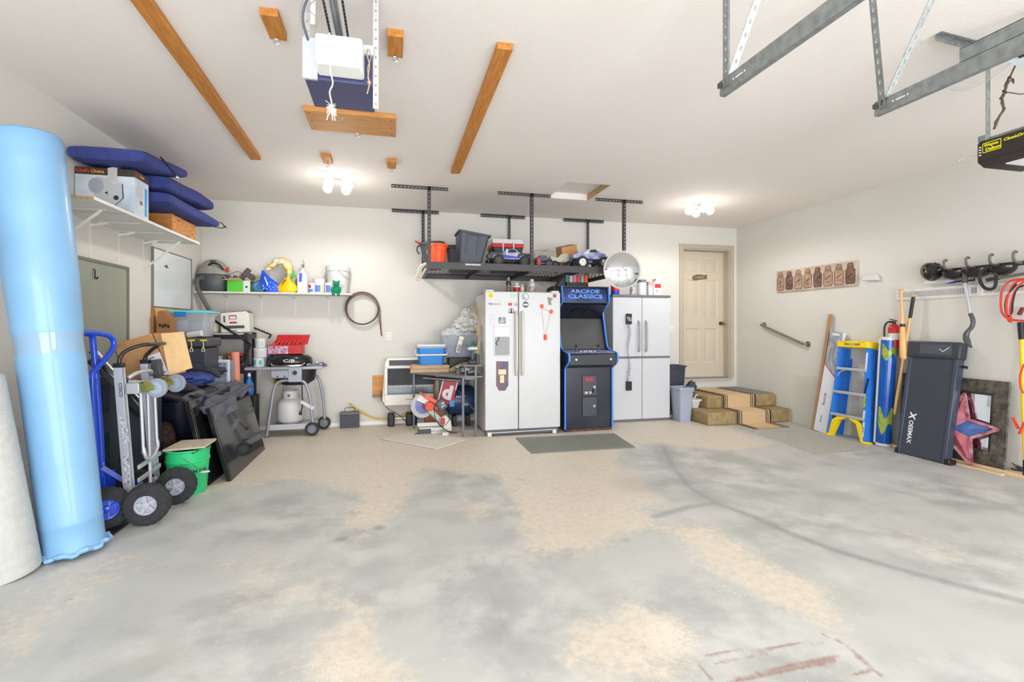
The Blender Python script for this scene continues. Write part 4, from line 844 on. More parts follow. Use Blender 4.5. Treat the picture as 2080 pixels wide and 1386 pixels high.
t = thing('wooden_crate', 'low knotty pine crate at the far end of the left shelf', 'wooden box', (-2.1, 5.23, SZ))
m = W(t); m.b2(-2.29, 4.97, SZ, -1.93, 5.50, 2.325); m.out('crate', mat('knotty_pine', (206, 142, 74), 0.5, rgb2=(170, 104, 48), scale=4, stretch=(3, 3, 14)), t, bevel=0.004)
m = W(t)
for y, z in ((5.1, 2.29), (5.42, 2.22), (5.3, 2.18)): m.cut().lathe([(0, 0.0), (0.012, 0)], (-1.9295, y, z), 10, (1, 0, 0), 1, 0.6)
m.out('knot', mat('dark_knot', (90, 50, 24), 0.7), t)

navyf = mat('navy_canvas', (52, 62, 128), 0.8, var=0.14, scale=14, bump=0.25, bscale=90)
def cushion(name, cpath, wid, thk, label, loop=None, taper=None):
    """long cushion: cpath = centre line points"""
    P = smooth_path([Vector(p) for p in cpath], 6); n = 20; vs = []; fs = []; k = len(P)
    for i, p in enumerate(P):
        t_ = (P[min(i + 1, k - 1)] - P[max(i - 1, 0)]).normalized(); side = t_.cross(Vector((0, 0, 1))).normalized(); up = side.cross(t_)
        s = min(1, 0.7 + i * 0.15)
        e = (k - 1 - i) / (k - 1); s2 = 1
        if e < 0.08: s2 = 0.72 + 0.28 * math.sqrt(e / 0.08)
        tp = (taper(i / (k - 1)) if taper else 1)
        for j in range(n):
            a = 2 * math.pi * j / n; ca, sa = math.cos(a), math.sin(a); ex = 0.42
            x = math.copysign(abs(ca) ** ex, ca) * wid / 2 * (0.9 + 0.1 * s * s2); y = math.copysign(abs(sa) ** ex, sa) * thk / 2 * s * s2 * tp
            vs.append(p + side * x + up * y)
    for i in range(k - 1):
        for j in range(n): fs.append((i * n + j, i * n + (j + 1) % n, (i + 1) * n + (j + 1) % n, (i + 1) * n + j))
    fs += [tuple(range(n))[::-1], tuple((k - 1) * n + j for j in range(n))]
    b = P[k // 2] - Vector((0, 0, thk / 2)); t = thing(name, label, 'cushion', b, (0, 0, 0), 'navy chaise cushions')
    m = W(t); m.add(vs, fs); m.out('cover', navyf, t, ang=70)
    return t
g = cushion('seat_cushion', [(-2.04, 4.62, 2.385), (-2.04, 5.0, 2.385), (-2.03, 5.40, 2.39), (-2.03, 5.78, 2.40)], 0.46, 0.11, 'lowest navy cushion on the pine crate, with a cord loop at its end', taper=lambda u: 1 if u < .7 else 1 - (u - .7) * 1.0)
m = W(g); m.tube([(-1.83, 5.77, 2.42), (-1.80, 5.83, 2.425), (-1.79, 5.88, 2.40), (-1.80, 5.85, 2.375), (-1.85, 5.78, 2.37)], 0.005, 6, 5); m.tube([(-1.79, 5.88, 2.40), (-1.78, 5.91, 2.41)], 0.005, 6); m.tube([(-1.79, 5.88, 2.40), (-1.78, 5.92, 2.39)], 0.005, 6); m.out('cord_loop', black, g)
cushion('seat_cushion', [(-2.04, 4.62, 2.51), (-2.04, 4.95, 2.525), (-2.03, 5.3, 2.55), (-2.03, 5.62, 2.55)], 0.46, 0.135, 'middle navy cushion with a rounded end, second of the stack', taper=lambda u: 1 if u < .55 else 1 - (u - .55) * 0.55)
g = cushion('seat_cushion', [(-2.045, 4.17, 2.575), (-2.045, 4.45, 2.60), (-2.045, 4.70, 2.64), (-2.045, 4.95, 2.68)], 0.50, 0.12, 'top navy cushion lying over the slicer carton, nearest the ceiling', taper=lambda u: 1 if u < .6 else 1 - (u - .6) * 0.9)
m = W(g); m.tube([(-1.80, 4.42, 2.655), (-1.788, 4.50, 2.63), (-1.786, 4.60, 2.61), (-1.786, 4.66, 2.585)], 0.007, 6, 5); m.out('tie_cord', black, g)
m = W(g); m.torus((-1.786, 4.68, 2.575), 0.012, 0.004, (1, 0.2, 0), 14, 6); m.cut().torus((-1.786, 4.705, 2.578), 0.012, 0.004, (1, 0.2, 0), 14, 6); m.out('metal_ring', chrome, g)

# ---------------------------------------------------------------- hand trucks
t = thing('hand_truck', 'bright blue steel hand truck beside the tall blue roll', 'hand truck', (-1.85, 3.75, 0))
m = W(t); ax_ = -1.93
m.tube([(ax_ + 0.03, 3.80, 0.10), (ax_ + 0.01, 3.79, 0.5), (ax_, 3.77, 0.95), (ax_ + 0.005, 3.80, 1.02), (ax_ + 0.02, 3.90, 1.10), (ax_ + 0.03, 3.965, 1.17), (ax_ + 0.02, 3.95, 1.235), (ax_, 3.86, 1.26), (ax_ - 0.02, 3.72, 1.27), (ax_ - 0.03, 3.60, 1.275)], 0.018, 12, 7); m.out('frame_tube', bluep, t)
m = W(t); m.tube([(ax_ + 0.01, 3.875, 0.10), (ax_ - 0.0, 3.87, 0.5), (ax_ - 0.02, 3.85, 1.0), (ax_ - 0.03, 3.84, 1.2), (ax_ - 0.03, 3.82, 1.25), (ax_ - 0.03, 3.74, 1.268)], 0.019, 12, 6); m.out('frame_tube', bluep, t)
m = W(t); m.tube([(ax_ + 0.02, 3.52, 0.10), (ax_, 3.50, 1.0), (ax_ - 0.01, 3.52, 1.22)], 0.0155, 12, 6); m.out('frame_tube', bluep, t)
for z in (0.60, 0.98): m = W(t); m.bar((ax_, 3.51, z), (ax_, 3.79, z), 0.012, 0.035); m.out('crossbar', bluep, t, bevel=0.002)
m = W(t)
for z in (0.30, 0.68, 0.94): m.cut().bar((ax_ + 0.02, 3.785, z), (ax_ - 0.05, 3.86, z + 0.01), 0.006, 0.035)
m.out('weld_plate', bluep, t)
m = W(t); m.bar((ax_ + 0.02, 3.84, 0.36), (-1.79, 3.98, 0.18), 0.014, 0.03); m.cut().bar((-1.79, 3.98, 0.18), (ax_ + 0.04, 3.86, 0.10), 0.014, 0.03); m.cut().bar((ax_ + 0.02, 3.86, 0.38), (ax_ - 0.06, 3.96, 0.33), 0.01, 0.02)
m.out('brace', mat('pale_blue_brace', (120, 136, 226), 0.35), t, bevel=0.002)
m = W(t); m.b2(ax_ - 0.02, 3.72, 0.14, ax_ + 0.02, 4.02, 0.30); m.out('axle_plate', bluep, t, bevel=0.006)
m = W(t); m.b2(-1.9, 3.50, 0.005, -1.70, 3.80, 0.016); m.out('nose_plate', mat('black_plate', (44, 46, 52), 0.4, 0.3, var=0.3, scale=30), t)
m = W(t); m.b2(ax_ - 0.003, 3.775, 0.73, ax_ + 0.018, 3.775, 0.80); m.b2(ax_ + 0.008, 3.768, 0.73, ax_ + 0.0155, 3.775, 0.80); m.out('sticker', paper, t)
wheel(rubber, bluep, t, Vector((-1.80, 3.67, 0.135)) - t.location, 0.132, 0.085, axis=(-0.55, 1, 0), spokes=3, rimr=0.5); wheel(rubber, bluep, t, Vector((-1.84, 4.10, 0.135)) - t.location, 0.132, 0.085, axis=(-0.45, 1, 0), spokes=3, rimr=0.5)
m = W(t); m.cyl((-1.80, 3.67, 0.135), (-1.84, 4.10, 0.135), 0.01); m.out('axle', steelg, t)

t = thing('hand_truck', 'silver folding hand truck with casters on its arms and black handle', 'hand truck', (-1.72, 4.0, 0))
alb = mat('brushed_aluminium', (196, 200, 208), 0.4, 0.25)
for y, dy in ((3.84, 0), (4.20, 0)):
    m = W(t); xt, xb = -1.81, -1.745; q = Vector((xt - xb, 0, 0.90))
    for off in (-0.020, 0.020): m.bar((xb, y + off * 1.0, 0.13), (xt, y + off, 1.035), 0.006, 0.05, up=(1, 0, 0))
    m.bar((xb - 0.022, y, 0.13), (xt - 0.022, y, 1.035), 0.04, 0.005, up=(1, 0, 0)); m.out('side_rail', alb, t, bevel=0.001)
    m = W(t); m.box((xt, y, 1.045), (0.055, 0.05, 0.03)); m.out('rail_cap', black, t, bevel=0.004)
m = W(t); m.tube([(-1.81, 3.84, 1.04), (-1.805, 3.845, 1.10), (-1.77, 3.855, 1.145), (-1.70, 3.88, 1.178), (-1.655, 3.93, 1.182), (-1.655, 4.12, 1.182), (-1.70, 4.17, 1.178), (-1.775, 4.195, 1.125), (-1.81, 4.2, 1.08), (-1.81, 4.2, 1.03)], 0.0125, 12, 5); m.out('handle', mat('black_grip', (36, 34, 34), 0.35), t)
m = W(t); m.cut().bar((-1.72, 4.2, 0.92), (-1.74, 4.2, 1.06), 0.05, 0.06); m.out('hinge_block', mat('dark_hinge', (60, 62, 68), 0.4), t, bevel=0.006)
for x, y, z0, z1 in ((-1.70, 3.92, 0.42, 0.9), (-1.70, 4.02, 0.15, 0.92), (-1.70, 4.12, 0.42, 0.92)): m = W(t); m.cyl((x, y, z0), (x - 0.02, y, z1), 0.011, n=12); m.out('inner_tube', alu, t)
m = W(t); m.tube([(-1.70, 3.92, 0.46), (-1.69, 3.925, 0.40), (-1.69, 3.97, 0.365), (-1.69, 4.03, 0.37), (-1.69, 4.10, 0.42), (-1.70, 4.12, 0.47)], 0.0125, 10, 6); m.out('inner_handle', alu, t)
for z in (0.25, 0.34): m = W(t); m.bar((-1.705, 3.86, z), (-1.705, 4.18, z + 0.02), 0.014, 0.03); m.out('crossbar', alu, t, bevel=0.002)
m = W(t); m.tube([(-1.77, 3.87, 0.955), (-1.74, 3.92, 0.985), (-1.74, 4.1, 0.985), (-1.76, 4.18, 0.96)], 0.014, 10, 5); m.out('top_crossbar', alu, t)
m = W(t); m.box((-1.73, 3.89, 0.885), (0.08, 0.11, 0.075)); m.out('corner_casting', alu, t, bevel=0.006)
for y in (3.90, 4.20):
    m = W(t); m.bar((-1.78, y, 0.915), (-1.66, y, 0.905), 0.03, 0.05); m.out('caster_arm', alu, t, bevel=0.003)
    m = W(t); c = Vector((-1.60, y - 0.03, 0.885)); m.slab([(-1.67, y - 0.085, 0.93), (-1.635, y - 0.085, 0.94), (-1.59, y - 0.085, 0.90), (-1.585, y - 0.085, 0.88), (-1.63, y - 0.085, 0.865), (-1.67, y - 0.085, 0.86)], (0, 0.005, 0)); m.bar((-1.67, y - 0.085, 0.925), (-1.67, y - 0.03, 0.925), 0.03, 0.01); m.out('caster_fork', mat('gold_zinc', (170, 180, 90), 0.25, 0.9, rgb2=(206, 176, 92), scale=30), t, bevel=0.002)
    cw = wheel(mat('grey_tyre', (150, 154, 164), 0.5), mat('caster_hub', (170, 184, 206), 0.4), t, c + Vector((0.015, -0.03, 0)) - t.location, 0.066, 0.026, 'caster_wheel', 0, axis=(0.12, 1, 0))
m = W(t); m.bar((-1.75, 3.75, 0.14), (-1.72, 4.25, 0.14), 0.05, 0.05); m.bar((-1.74, 4.13, 0.17), (-1.58, 4.08, 0.14), 0.05, 0.06); m.bar((-1.74, 3.80, 0.17), (-1.60, 3.76, 0.15), 0.05, 0.06); m.out('axle_bracket', alb, t, bevel=0.004)
m = W(t); m.slab([(-1.79, 3.66, 0.01), (-1.79, 4.1, 0.01), (-1.775, 4.1, 0.18), (-1.775, 3.66, 0.18)], (-0.006, 0, 0)); m.out('nose_plate', mat('pale_plate', (214, 216, 222), 0.4, 0.4), t, bevel=0.001)
rimg = mat('grey_rim', (176, 178, 190), 0.45)
wheel(rubber, rimg, t, Vector((-1.585, 3.70, 0.135)) - t.location, 0.134, 0.075, axis=(-0.14, 1, 0), rimr=0.48); wheel(rubber, rimg, t, Vector((-1.56, 4.08, 0.135)) - t.location, 0.13, 0.075, axis=(-0.14, 1, 0), rimr=0.48)
m = W(t); m.bar((-1.744 - 0.012, 3.8175 - 0.001, 0.52), (-1.768 - 0.012, 3.8175 - 0.001, 0.70), 0.001, 0.04, up=(1, 0, 0)); m.cut().bar((-1.74 - 0.012, 3.816, 0.16), (-1.744 - 0.012, 3.816, 0.44), 0.001, 0.034, up=(1, 0, 0)); m.out('sticker', mat('sticker_white', (232, 232, 236), 0.5, rgb2=(120, 120, 126), scale=60), t, label='white instruction stickers')
let(t, 'COSCO', (-1.79, 3.8155, 0.88), (0.06, 0, -1), (1, 0, 0), 0.02, ink, bold=0.02)

# dark things behind the hand trucks
t = thing('vented_panel', 'tall black vented plastic panel standing behind the blue hand truck', 'panel', (-2.05, 4.35, 0))
m = W(t); m.b2(-2.30, 4.28, 0.0, -1.86, 4.6, 0.93); m.out('case', mat('dark_teal_case', (56, 64, 72), 0.4), t, bevel=0.012)
m = W(t)
for i in range(16): m.cut().b2(-2.20, 4.272, 0.20 + i * 0.02, -2.08, 4.28, 0.21 + i * 0.02)
for i in range(9): m.cut().b2(-2.20, 4.272, 0.66 + i * 0.025, -2.08, 4.28, 0.675 + i * 0.025)
m.out('vent_slat', mat('slat_dark', (30, 44, 66), 0.4), t)
t = thing('folded_frame', 'glossy black and chrome folding frame slanting behind the blue hand truck', 'folding frame', (-2.0, 4.2, 0.4))
m = W(t); m.bar((-2.12, 4.12, 1.13), (-1.80, 4.25, 0.62), 0.035, 0.02); m.out('black_bar', mat('gloss_black', (30, 28, 28), 0.12), t, bevel=0.004)
m = W(t); m.cyl((-2.09, 4.10, 1.15), (-1.78, 4.24, 0.66), 0.012); m.out('chrome_bar', chrome, t)
m = W(t); m.bar((-2.12, 4.11, 1.07), (-1.98, 4.16, 0.88), 0.03, 0.04); m.out('joint', black, t, bevel=0.004)
m = W(t); m.bar((-1.97, 4.27, 0.72), (-1.88, 4.27, 0.62), 0.03, 0.012); 
for k in range(3): m.ball((-1.96 + 0.035 * k, 4.255, 0.71 - 0.04 * k), 0.007, 8)
m.cut().bar((-1.93, 4.2, 0.42), (-1.98, 4.2, 0.30), 0.02, 0.01); m.out('latch', black, t)
t = thing('tire', 'worn brown-edged tyre leaning behind the green bucket', 'tyre', (-1.82, 4.62, 0))
m = W(t); m.torus((-1.95, 4.88, 0.24), 0.18, 0.058, (1, 0.55, 0), 40, 14); m.out('tyre', mat('rusty_rubber', (96, 70, 56), 0.9, rgb2=(50, 44, 42), scale=30, bump=0.6, bscale=50), t)

# ---------------------------------------------------------------- green bucket with rubbish on top
gb = mat('green_plastic', (44, 196, 122), 0.35)
t = thing('bucket', 'bright green bucket with cardboard and black film on top', 'bucket', (-1.585, 4.36, 0))
m = M(); m.lathe([(0, 0), (0.122, 0), (0.128, 0.01), (0.146, 0.25), (0.152, 0.255), (0.152, 0.27), (0.148, 0.275), (0.150, 0.335), (0.156, 0.34), (0.156, 0.352), (0.146, 0.352), (0.118, 0.01), (0, 0.01)], n=44); m.out('body', gb, t)
m = M(); m.tube([(0.02, -0.152, 0.30), (0.07, -0.150, 0.26), (0.12, -0.11, 0.20), (0.145, -0.06, 0.165)], 0.002, 6, 6); m.out('bail', steelg, t)
m = M(); m.cyl((0.125, -0.10, 0.175), (0.16, -0.03, 0.16), 0.008, n=10); m.out('grip', plastic_w, t)
c_ = Vector((-1.585, 4.36, 0)); a = math.atan2(-0.137, 0.04); 
for k, (ch, da) in enumerate((('M', -0.22), ('E', 0.05), ('N', 0.30))):
    aa = a + da + 0.62; d = Vector((math.cos(aa), math.sin(aa), 0)); u = Vector((-math.sin(aa), math.cos(aa), 0)); let(t, ch, c_ + d * 0.1438 + Vector((0, 0, 0.185)), u, (0, 0, 1), 0.028, mat('dark_green_ink', (10, 80, 60), 0.5), bold=0.05)
m = M(Matrix.Translation((-1.58, 4.35, 0.35))); m.slab([(-0.14, -0.10, 0.0), (0.15, -0.10, 0.012), (0.17, 0.1, 0.03), (-0.1, 0.14, 0.02)], (0.0, 0.0, 0.016)); solo(m, 'cardboard_scrap', mat('pale_board', (196, 186, 164), 0.8, var=0.1, scale=30), 'pale scrap board lying across the green bucket', 'scrap', bevel=0.002)
m = M(); drape(m, (-1.74, 4.24, 0.33), (-1.47, 4.22, 0.345), (-1.45, 4.42, 0.348), (-1.72, 4.46, 0.345), amp=0.006, freq=4, seed=3, th=0.002); m.v = [Vector((v.x, v.y, min(v.z, 0.349))) for v in m.v]
solo(m, 'black_film', mat('black_film', (40, 40, 44), 0.25), 'crumpled black plastic film stuffed in the green bucket', 'plastic film')

# ---------------------------------------------------------------- trash can, flat screens, grey cover
dn = mat('dark_navy_plastic', (44, 50, 80), 0.35)
t = round_can((-2.045, 5.42, 0), 0.19, 0.235, 0.70, dn, 'large dark navy round trash can behind the green bucket', n=40)
m = M()
for aa in (-2.0, -1.2, -0.6): m.cut().lathe([(0.002, 0.0), (0.004, 0.6)], (0.205 * math.cos(aa), 0.205 * math.sin(aa), 0.05), 6)
m.cut().torus((0, 0, 0.42), 0.216, 0.003, n=44, m=6); m.out('moulding_line', dn, t)
m = M(); m.tube([(-0.1, -0.255, 0.64), (-0.06, -0.285, 0.60), (0.06, -0.285, 0.60), (0.1, -0.255, 0.64)], 0.012, 8, 5); m.out('handle', dn, t)
def flat_tv(x0, x1, ya, yb, h, label, scr=True, up=0.0):
    u = Vector((0, 1, 0)); v = Vector((x1 - x0, 0, h)).normalized(); n = Vector((v.z, 0, -v.x))
    t = thing('flat_screen_television', label, 'television', (x0, (ya + yb) / 2, up))
    L = math.hypot(x1 - x0, h); T_ = Matrix.Translation(Vector((0, 0, 0))) @ frame((0, 0, 0), u, v)   # x along Y, y up the slope, z = toward the room
    wd = yb - ya
    m = M(T_); m.box((0, L / 2, -0.02), (wd, L, 0.036)); m.out('bezel', mat('gloss_black'), t, bevel=0.004)
    m = M(T_); m.box((0, L / 2 + 0.004, -0.0005), (wd - 0.05, L - 0.05, 0.003)); m.out('screen', mat('screen_glass', (34, 35, 38), 0.08), t)
    m = M(T_); m.box((0, L / 2, -0.055), (wd * 0.6, L * 0.5, 0.04)); m.out('back_cover', black, t, bevel=0.01)
    m = M(T_); m.box((0.06, 0.012, 0.001), (0.012, 0.004, 0.001)); m.out('badge', alu, t)
    return t
flat_tv(-1.335, -1.50, 4.57, 5.70, 0.63, 'flat screen television leaning outermost, its glass facing the room')
flat_tv(-1.47, -1.63, 4.50, 5.55, 0.70, 'second flat screen television, tucked behind the outermost one')
grcl = mat('charcoal_fabric', (92, 94, 104), 0.9, var=0.2, scale=12, bump=0.4, bscale=120)
m = M(); drape(m, (-1.50, 4.62, 0.60), (-1.46, 5.72, 0.66), (-1.72, 5.80, 0.71), (-1.78, 4.75, 0.70), 40, 20, 0.022, 1.6, 5, th=0.02); m.cut
solo(m, 'grill_cover', grcl, 'charcoal fabric cover draped over the leaning televisions', 'cloth', ang=80)
m = M(); drape(m, (-1.50, 4.60, 0.62), (-1.47, 5.1, 0.66), (-1.44, 5.1, 0.54), (-1.475, 4.60, 0.50), 24, 10, 0.010, 1.4, 8, th=0.01); solo(m, 'fabric_fold', grcl, 'front fold of charcoal fabric hanging over the outermost screen', 'cloth', ang=80)
bkf = mat('black_fabric', (54, 54, 64), 0.8, var=0.3, scale=10, bump=0.4, bscale=60)
m = M()
for i in range(6): m.tube([(-2.18 + 0.02 * i, 4.95 - 0.03 * i, 0.715 + 0.012 * i), (-2.0, 5.0 - 0.04 * i, 0.74 + 0.010 * i), (-1.85, 5.05, 0.74 + 0.008 * i), (-1.68, 5.05 + 0.01 * i, 0.69 - 0.01 * i), (-1.60 , 5.0, 0.62)], 0.022, 8, 6)
drape(m, (-2.24, 4.85, 0.71), (-1.62, 4.85, 0.68), (-1.62, 5.5, 0.70), (-2.25, 5.6, 0.74), 30, 20, 0.015, 2.0, 11, th=0.02)
solo(m, 'black_cloth', bkf, 'black folded cloth lying over the navy trash can', 'cloth', ang=80)
m = M(); lump(m, (-1.90, 5.32, 0.80), (0.17, 0.2, 0.065), 0.3, 4); solo(m, 'blue_bag', mat('blue_fabric', (62, 80, 158), 0.7, rgb2=(40, 52, 120), scale=6, bump=0.3, bscale=30), 'crumpled blue fabric bag in front of the clear drawer unit', 'bag', ang=80, wave=(0.03, 0.06))
m = M(); lump(m, (-1.90, 5.55, 0.85), (0.22, 0.15, 0.06), 0.25, 9)
for i in range(4): m.tube([(-2.1, 5.42, 0.87 + i * 0.012), (-1.95, 5.38, 0.90 + i * 0.012), (-1.78, 5.4, 0.88 + i * 0.01), (-1.70, 5.45, 0.80 + i * 0.01)], 0.014, 8, 6)
solo(m, 'black_bag', bkf, 'black garment bag heaped above the blue fabric bag', 'bag', ang=80)

# ---------------------------------------------------------------- open cardboard box and the pile behind it
t = thing('cardboard_box', 'open brown cardboard box with a raised pale flap and shipping label', 'cardboard box', (-1.87, 4.35, 0.935))
YB_ = 4.25; q = [at(228, 700, Y=YB_), at(310, 677, Y=YB_), at(345, 763, Y=YB_), at(258, 776, Y=YB_)]
def on_face(u, v, e): return (q[3] * (1 - u) + q[2] * u) * (1 - v) + (q[0] * (1 - u) + q[1] * u) * v - Vector((0, e, 0))
m = W(t); dv = Vector((0, 0.30, 0)); th = Vector((0, 0.006, 0)); m.slab(q, th); m.slab([p + dv for p in q], th); m.slab([q[0], q[3], q[3] + dv, q[0] + dv], (0.005, 0, 0)); m.slab([q[3], q[2], q[2] + dv, q[3] + dv], (0, 0, 0.005)); m.slab([q[1], q[2], q[2] + dv, q[1] + dv], (-0.005, 0, 0)); m.out('body', card, t)
m = W(t); m.slab([on_face(0.66, 0.52, 0), on_face(0.99, 0.56, 0), on_face(0.99, 0.02, 0), on_face(0.70, 0.02, 0)], (0, -0.001, 0)); m.out('shipping_label', mat('label_paper', (206, 206, 214), 0.6), t)
m = W(t)
for a0_, a1_, b_ in ((0.70, 0.82, 0.47), (0.70, 0.95, 0.35), (0.71, 0.95, 0.31), (0.71, 0.96, 0.27), (0.72, 0.85, 0.16), (0.86, 0.96, 0.10), (0.73, 0.82, 0.07)): m.slab([on_face(a0_, b_, 0.0012), on_face(a1_, b_ + 0.02, 0.0012), on_face(a1_, b_ - 0.01, 0.0012), on_face(a0_, b_ - 0.03, 0.0012)], (0, -0.0006, 0))
m.out('label_print', mat('grey_print', (110, 112, 126), 0.6), t)
m = W(t); m.slab([at(327, 678, Y=4.24), at(372, 674, Y=4.30), at(390, 748, Y=4.30), at(343, 763, Y=4.24)], (0.002, 0.006, 0)); m.out('flap', cardl, t, label='pale raised flap')
m = W(t); m.slab([at(300, 700, Y=4.40), at(330, 690, Y=4.40), at(345, 745, Y=4.40), at(320, 750, Y=4.40)], (0.0, 0.005, 0)); m.out('inner_flap', card, t)
t = thing('cardboard_box', 'brown carton with dark print standing behind the pale cardboard sheet', 'cardboard box', (-2.15, 5.5, 1.2))
m = W(t); m.slab([(-2.26, 5.45, 1.22), (-2.13, 5.45, 1.20), (-2.13, 5.45, 1.38), (-2.20, 5.45, 1.47), (-2.24, 5.45, 1.46)], (-0.0, 0.12, 0)); m.out('carton', mat('brown_card'), t, bevel=0.002)
m = W(t)
for x, z in ((-2.225, 1.315), (-2.20, 1.305), (-2.18, 1.315), (-2.155, 1.305)): m.cut().slab([(x - 0.012, 5.449, z), (x + 0.01, 5.449, z - 0.012), (x + 0.012, 5.449, z + 0.02), (x - 0.006, 5.449, z + 0.03)], (0, 0.0005, 0))
m.out('print', ink, t)
def clear_tote(name, loc, w0, d0, w1, d1, h, label, lidm, latchm=None, rz=0, lidt=0.02):
    t = thing(name, label, 'storage tote', loc, (0, 0, rz)); m = M(); m.tub((0, 0, 0), w0, d0, w1, d1, h, t=0.004); m.out('body', glassc, t)
    if lidm: m = M(); m.box((0, 0, h + lidt / 2), (w1 + 0.05, d1 + 0.05, lidt)); m.box((0, 0, h + lidt + 0.004), (w1 - 0.02, d1 - 0.02, 0.01)); m.out('lid', lidm, t, bevel=0.006)
    if latchm: m = M(); m.box((-0.03, -d1 / 2 - 0.028, h - 0.012), (0.11, 0.012, 0.05)); m.out('latch', latchm, t, bevel=0.004)
    return t
t = clear_tote('storage_tote', (-2.075, 5.78, 1.205), 0.35, 0.26, 0.40, 0.30, 0.245, 'clear plastic tote with aqua lid and blue latch, high on the pile', mat('aqua_lid', (110, 214, 222), 0.4), mat('latch_blue', (20, 130, 205), 0.4))
m = M(); m.b2(-0.14, -0.125, 0.01, 0.02, -0.115, 0.17); m.out('paper_sheet', mat('lilac_paper', (222, 220, 236), 0.7), t); m = M(); m.b2(-0.04, -0.1, 0.006, 0.15, 0.1, 0.15); m.out('contents', mat('pale_contents', (190, 200, 214), 0.6), t)
m = M(); m.cyl((-2.03, 5.585, 1.225), (-1.90, 5.57, 1.245), 0.032, n=24); m.cyl((-2.0, 5.5, 1.19), (-2.0, 5.5, 1.19), 0.001); m.v = m.v[:48]; m.f = [f for f in m.f if max(f) < 48]; m.fm = m.fm[:len(m.f)]
solo(m, 'paper_roll', plastic_w, 'white rolled paper towel lying in front of the aqua-lidded tote', 'roll', bevel=0.004)
t = thing('tool_box', 'dark grey hard tote with two yellow latches under the clear tote', 'tool box', (-1.99, 5.68, 0.86))
m = W(t); m.b2(-2.15, 5.50, 0.86, -1.83, 5.86, 1.10); m.out('body', char, t, bevel=0.02); m = W(t); m.b2(-2.17, 5.48, 1.105, -1.81, 5.88, 1.195); m.out('lid', mat('grey_lid', (76, 78, 84), 0.5), t, bevel=0.02)
for x in (-1.96, -1.855): m = W(t); m.b2(x - 0.03, 5.468, 1.165, x + 0.03, 5.482, 1.182); m.out('latch', yellow, t, bevel=0.002)
for x in (-1.96, -1.855): m = W(t); m.tube([(x, 5.47, 1.165), (x + 0.005, 5.465, 1.12), (x - 0.01, 5.465, 1.07), (x + 0.015, 5.465, 1.065), (x + 0.005, 5.465, 1.11)], 0.005, 6, 4); m.out('cord', mat('cream_cord', (220, 206, 170), 0.7), t)
t = thing('storage_tote', 'clear plastic tote turned on its side beside the salmon roll', 'storage tote', (-1.86, 5.95, 0.60), (0, 0, R(-4)))
m = M()
x0, x1, y0, y1, z0, z1 = -0.12, 0.13, -0.1, 0.1, 0.0, 0.34
m.b2(x0, y0, z0, x1, y1, z1); m.out('body', glassc, t, bevel=0.03, seg=4); m = M(); m.b2(x0 - 0.015, y0 - 0.02, z0, x0 + 0.02, y0 + 0.02, z1); m.b2(x1 - 0.02, y0 - 0.02, z0, x1 + 0.015, y0 + 0.02, z1 + 0.015); m.b2(x0, y0 - 0.02, z1 - 0.02, x1, y0 + 0.02, z1 + 0.015); m.out('rim', mat('frosty_rim', (206, 214, 236), 0.4), t, bevel=0.01)
m = M(); m.b2(x0 + 0.03, y0 - 0.004, 0.20, x1 - 0.03, y0 - 0.001, 0.30); m.cut().b2(x0 + 0.03, y0 - 0.004, 0.03, x1 - 0.03, y0 - 0.001, 0.16); m.out('recess', mat('frosty_recess', (170, 180, 206), 0.5), t, bevel=0.002)
m = M(); m.lathe([(0.041, 0), (0.043, 0.005), (0.043, 0.52), (0.041, 0.525), (0.026, 0.525), (0.026, 0.4)], n=24); m.v = [Vector((v.x - 1.735 - 0.03 * v.z, v.y + 6.12, v.z + 0.50)) for v in m.v]
t = solo(m, 'foam_tube', mat('salmon_foam', (226, 142, 122), 0.7, var=0.05), 'upright salmon pink roll with a dark string around it', 'roll')
m = M(); m.tube([(-0.03, -0.045, 0.22), (0.02, -0.05, 0.20), (0.045, -0.02, 0.14), (0.045, -0.02, 0.03)], 0.004, 6, 6); m.out('string', mat('maroon_string', (96, 40, 48), 0.6), t)
m = M(); m.ball((-1.80, 6.02, 0.66), (0.04, 0.04, 0.045), 16); m.v = [v for v in m.v]; solo(m, 'green_ball', mat('pale_green', (158, 196, 150), 0.6, rgb2=(206, 222, 200), scale=20), 'small pale green ball beside the foot of the salmon roll', 'ball', wave=(0.01, 0.02))
m = M(); m.b2(-1.72, 6.15, 0, -1.55, 6.34, 0.52); solo(m, 'storage_bin', black, 'black bin behind the fallen television, under the blue bottle', 'bin', bevel=0.01)
t = thing('spray_bottle', 'clear blue bottle beside the black shelving legs', 'bottle', (-1.64, 6.25, 0.52))
m = M(); m.lathe([(0, 0), (0.045, 0), (0.05, 0.02), (0.05, 0.12), (0.018, 0.19), (0.018, 0.22), (0, 0.22)], n=20); m.out('body', mat('clear_blue', (60, 130, 220), 0.2, alpha=0.8), t); m = M(); m.cyl((0, 0, 0.215), (0, 0, 0.25), 0.02, 0.012); m.out('cap', plastic_w, t)

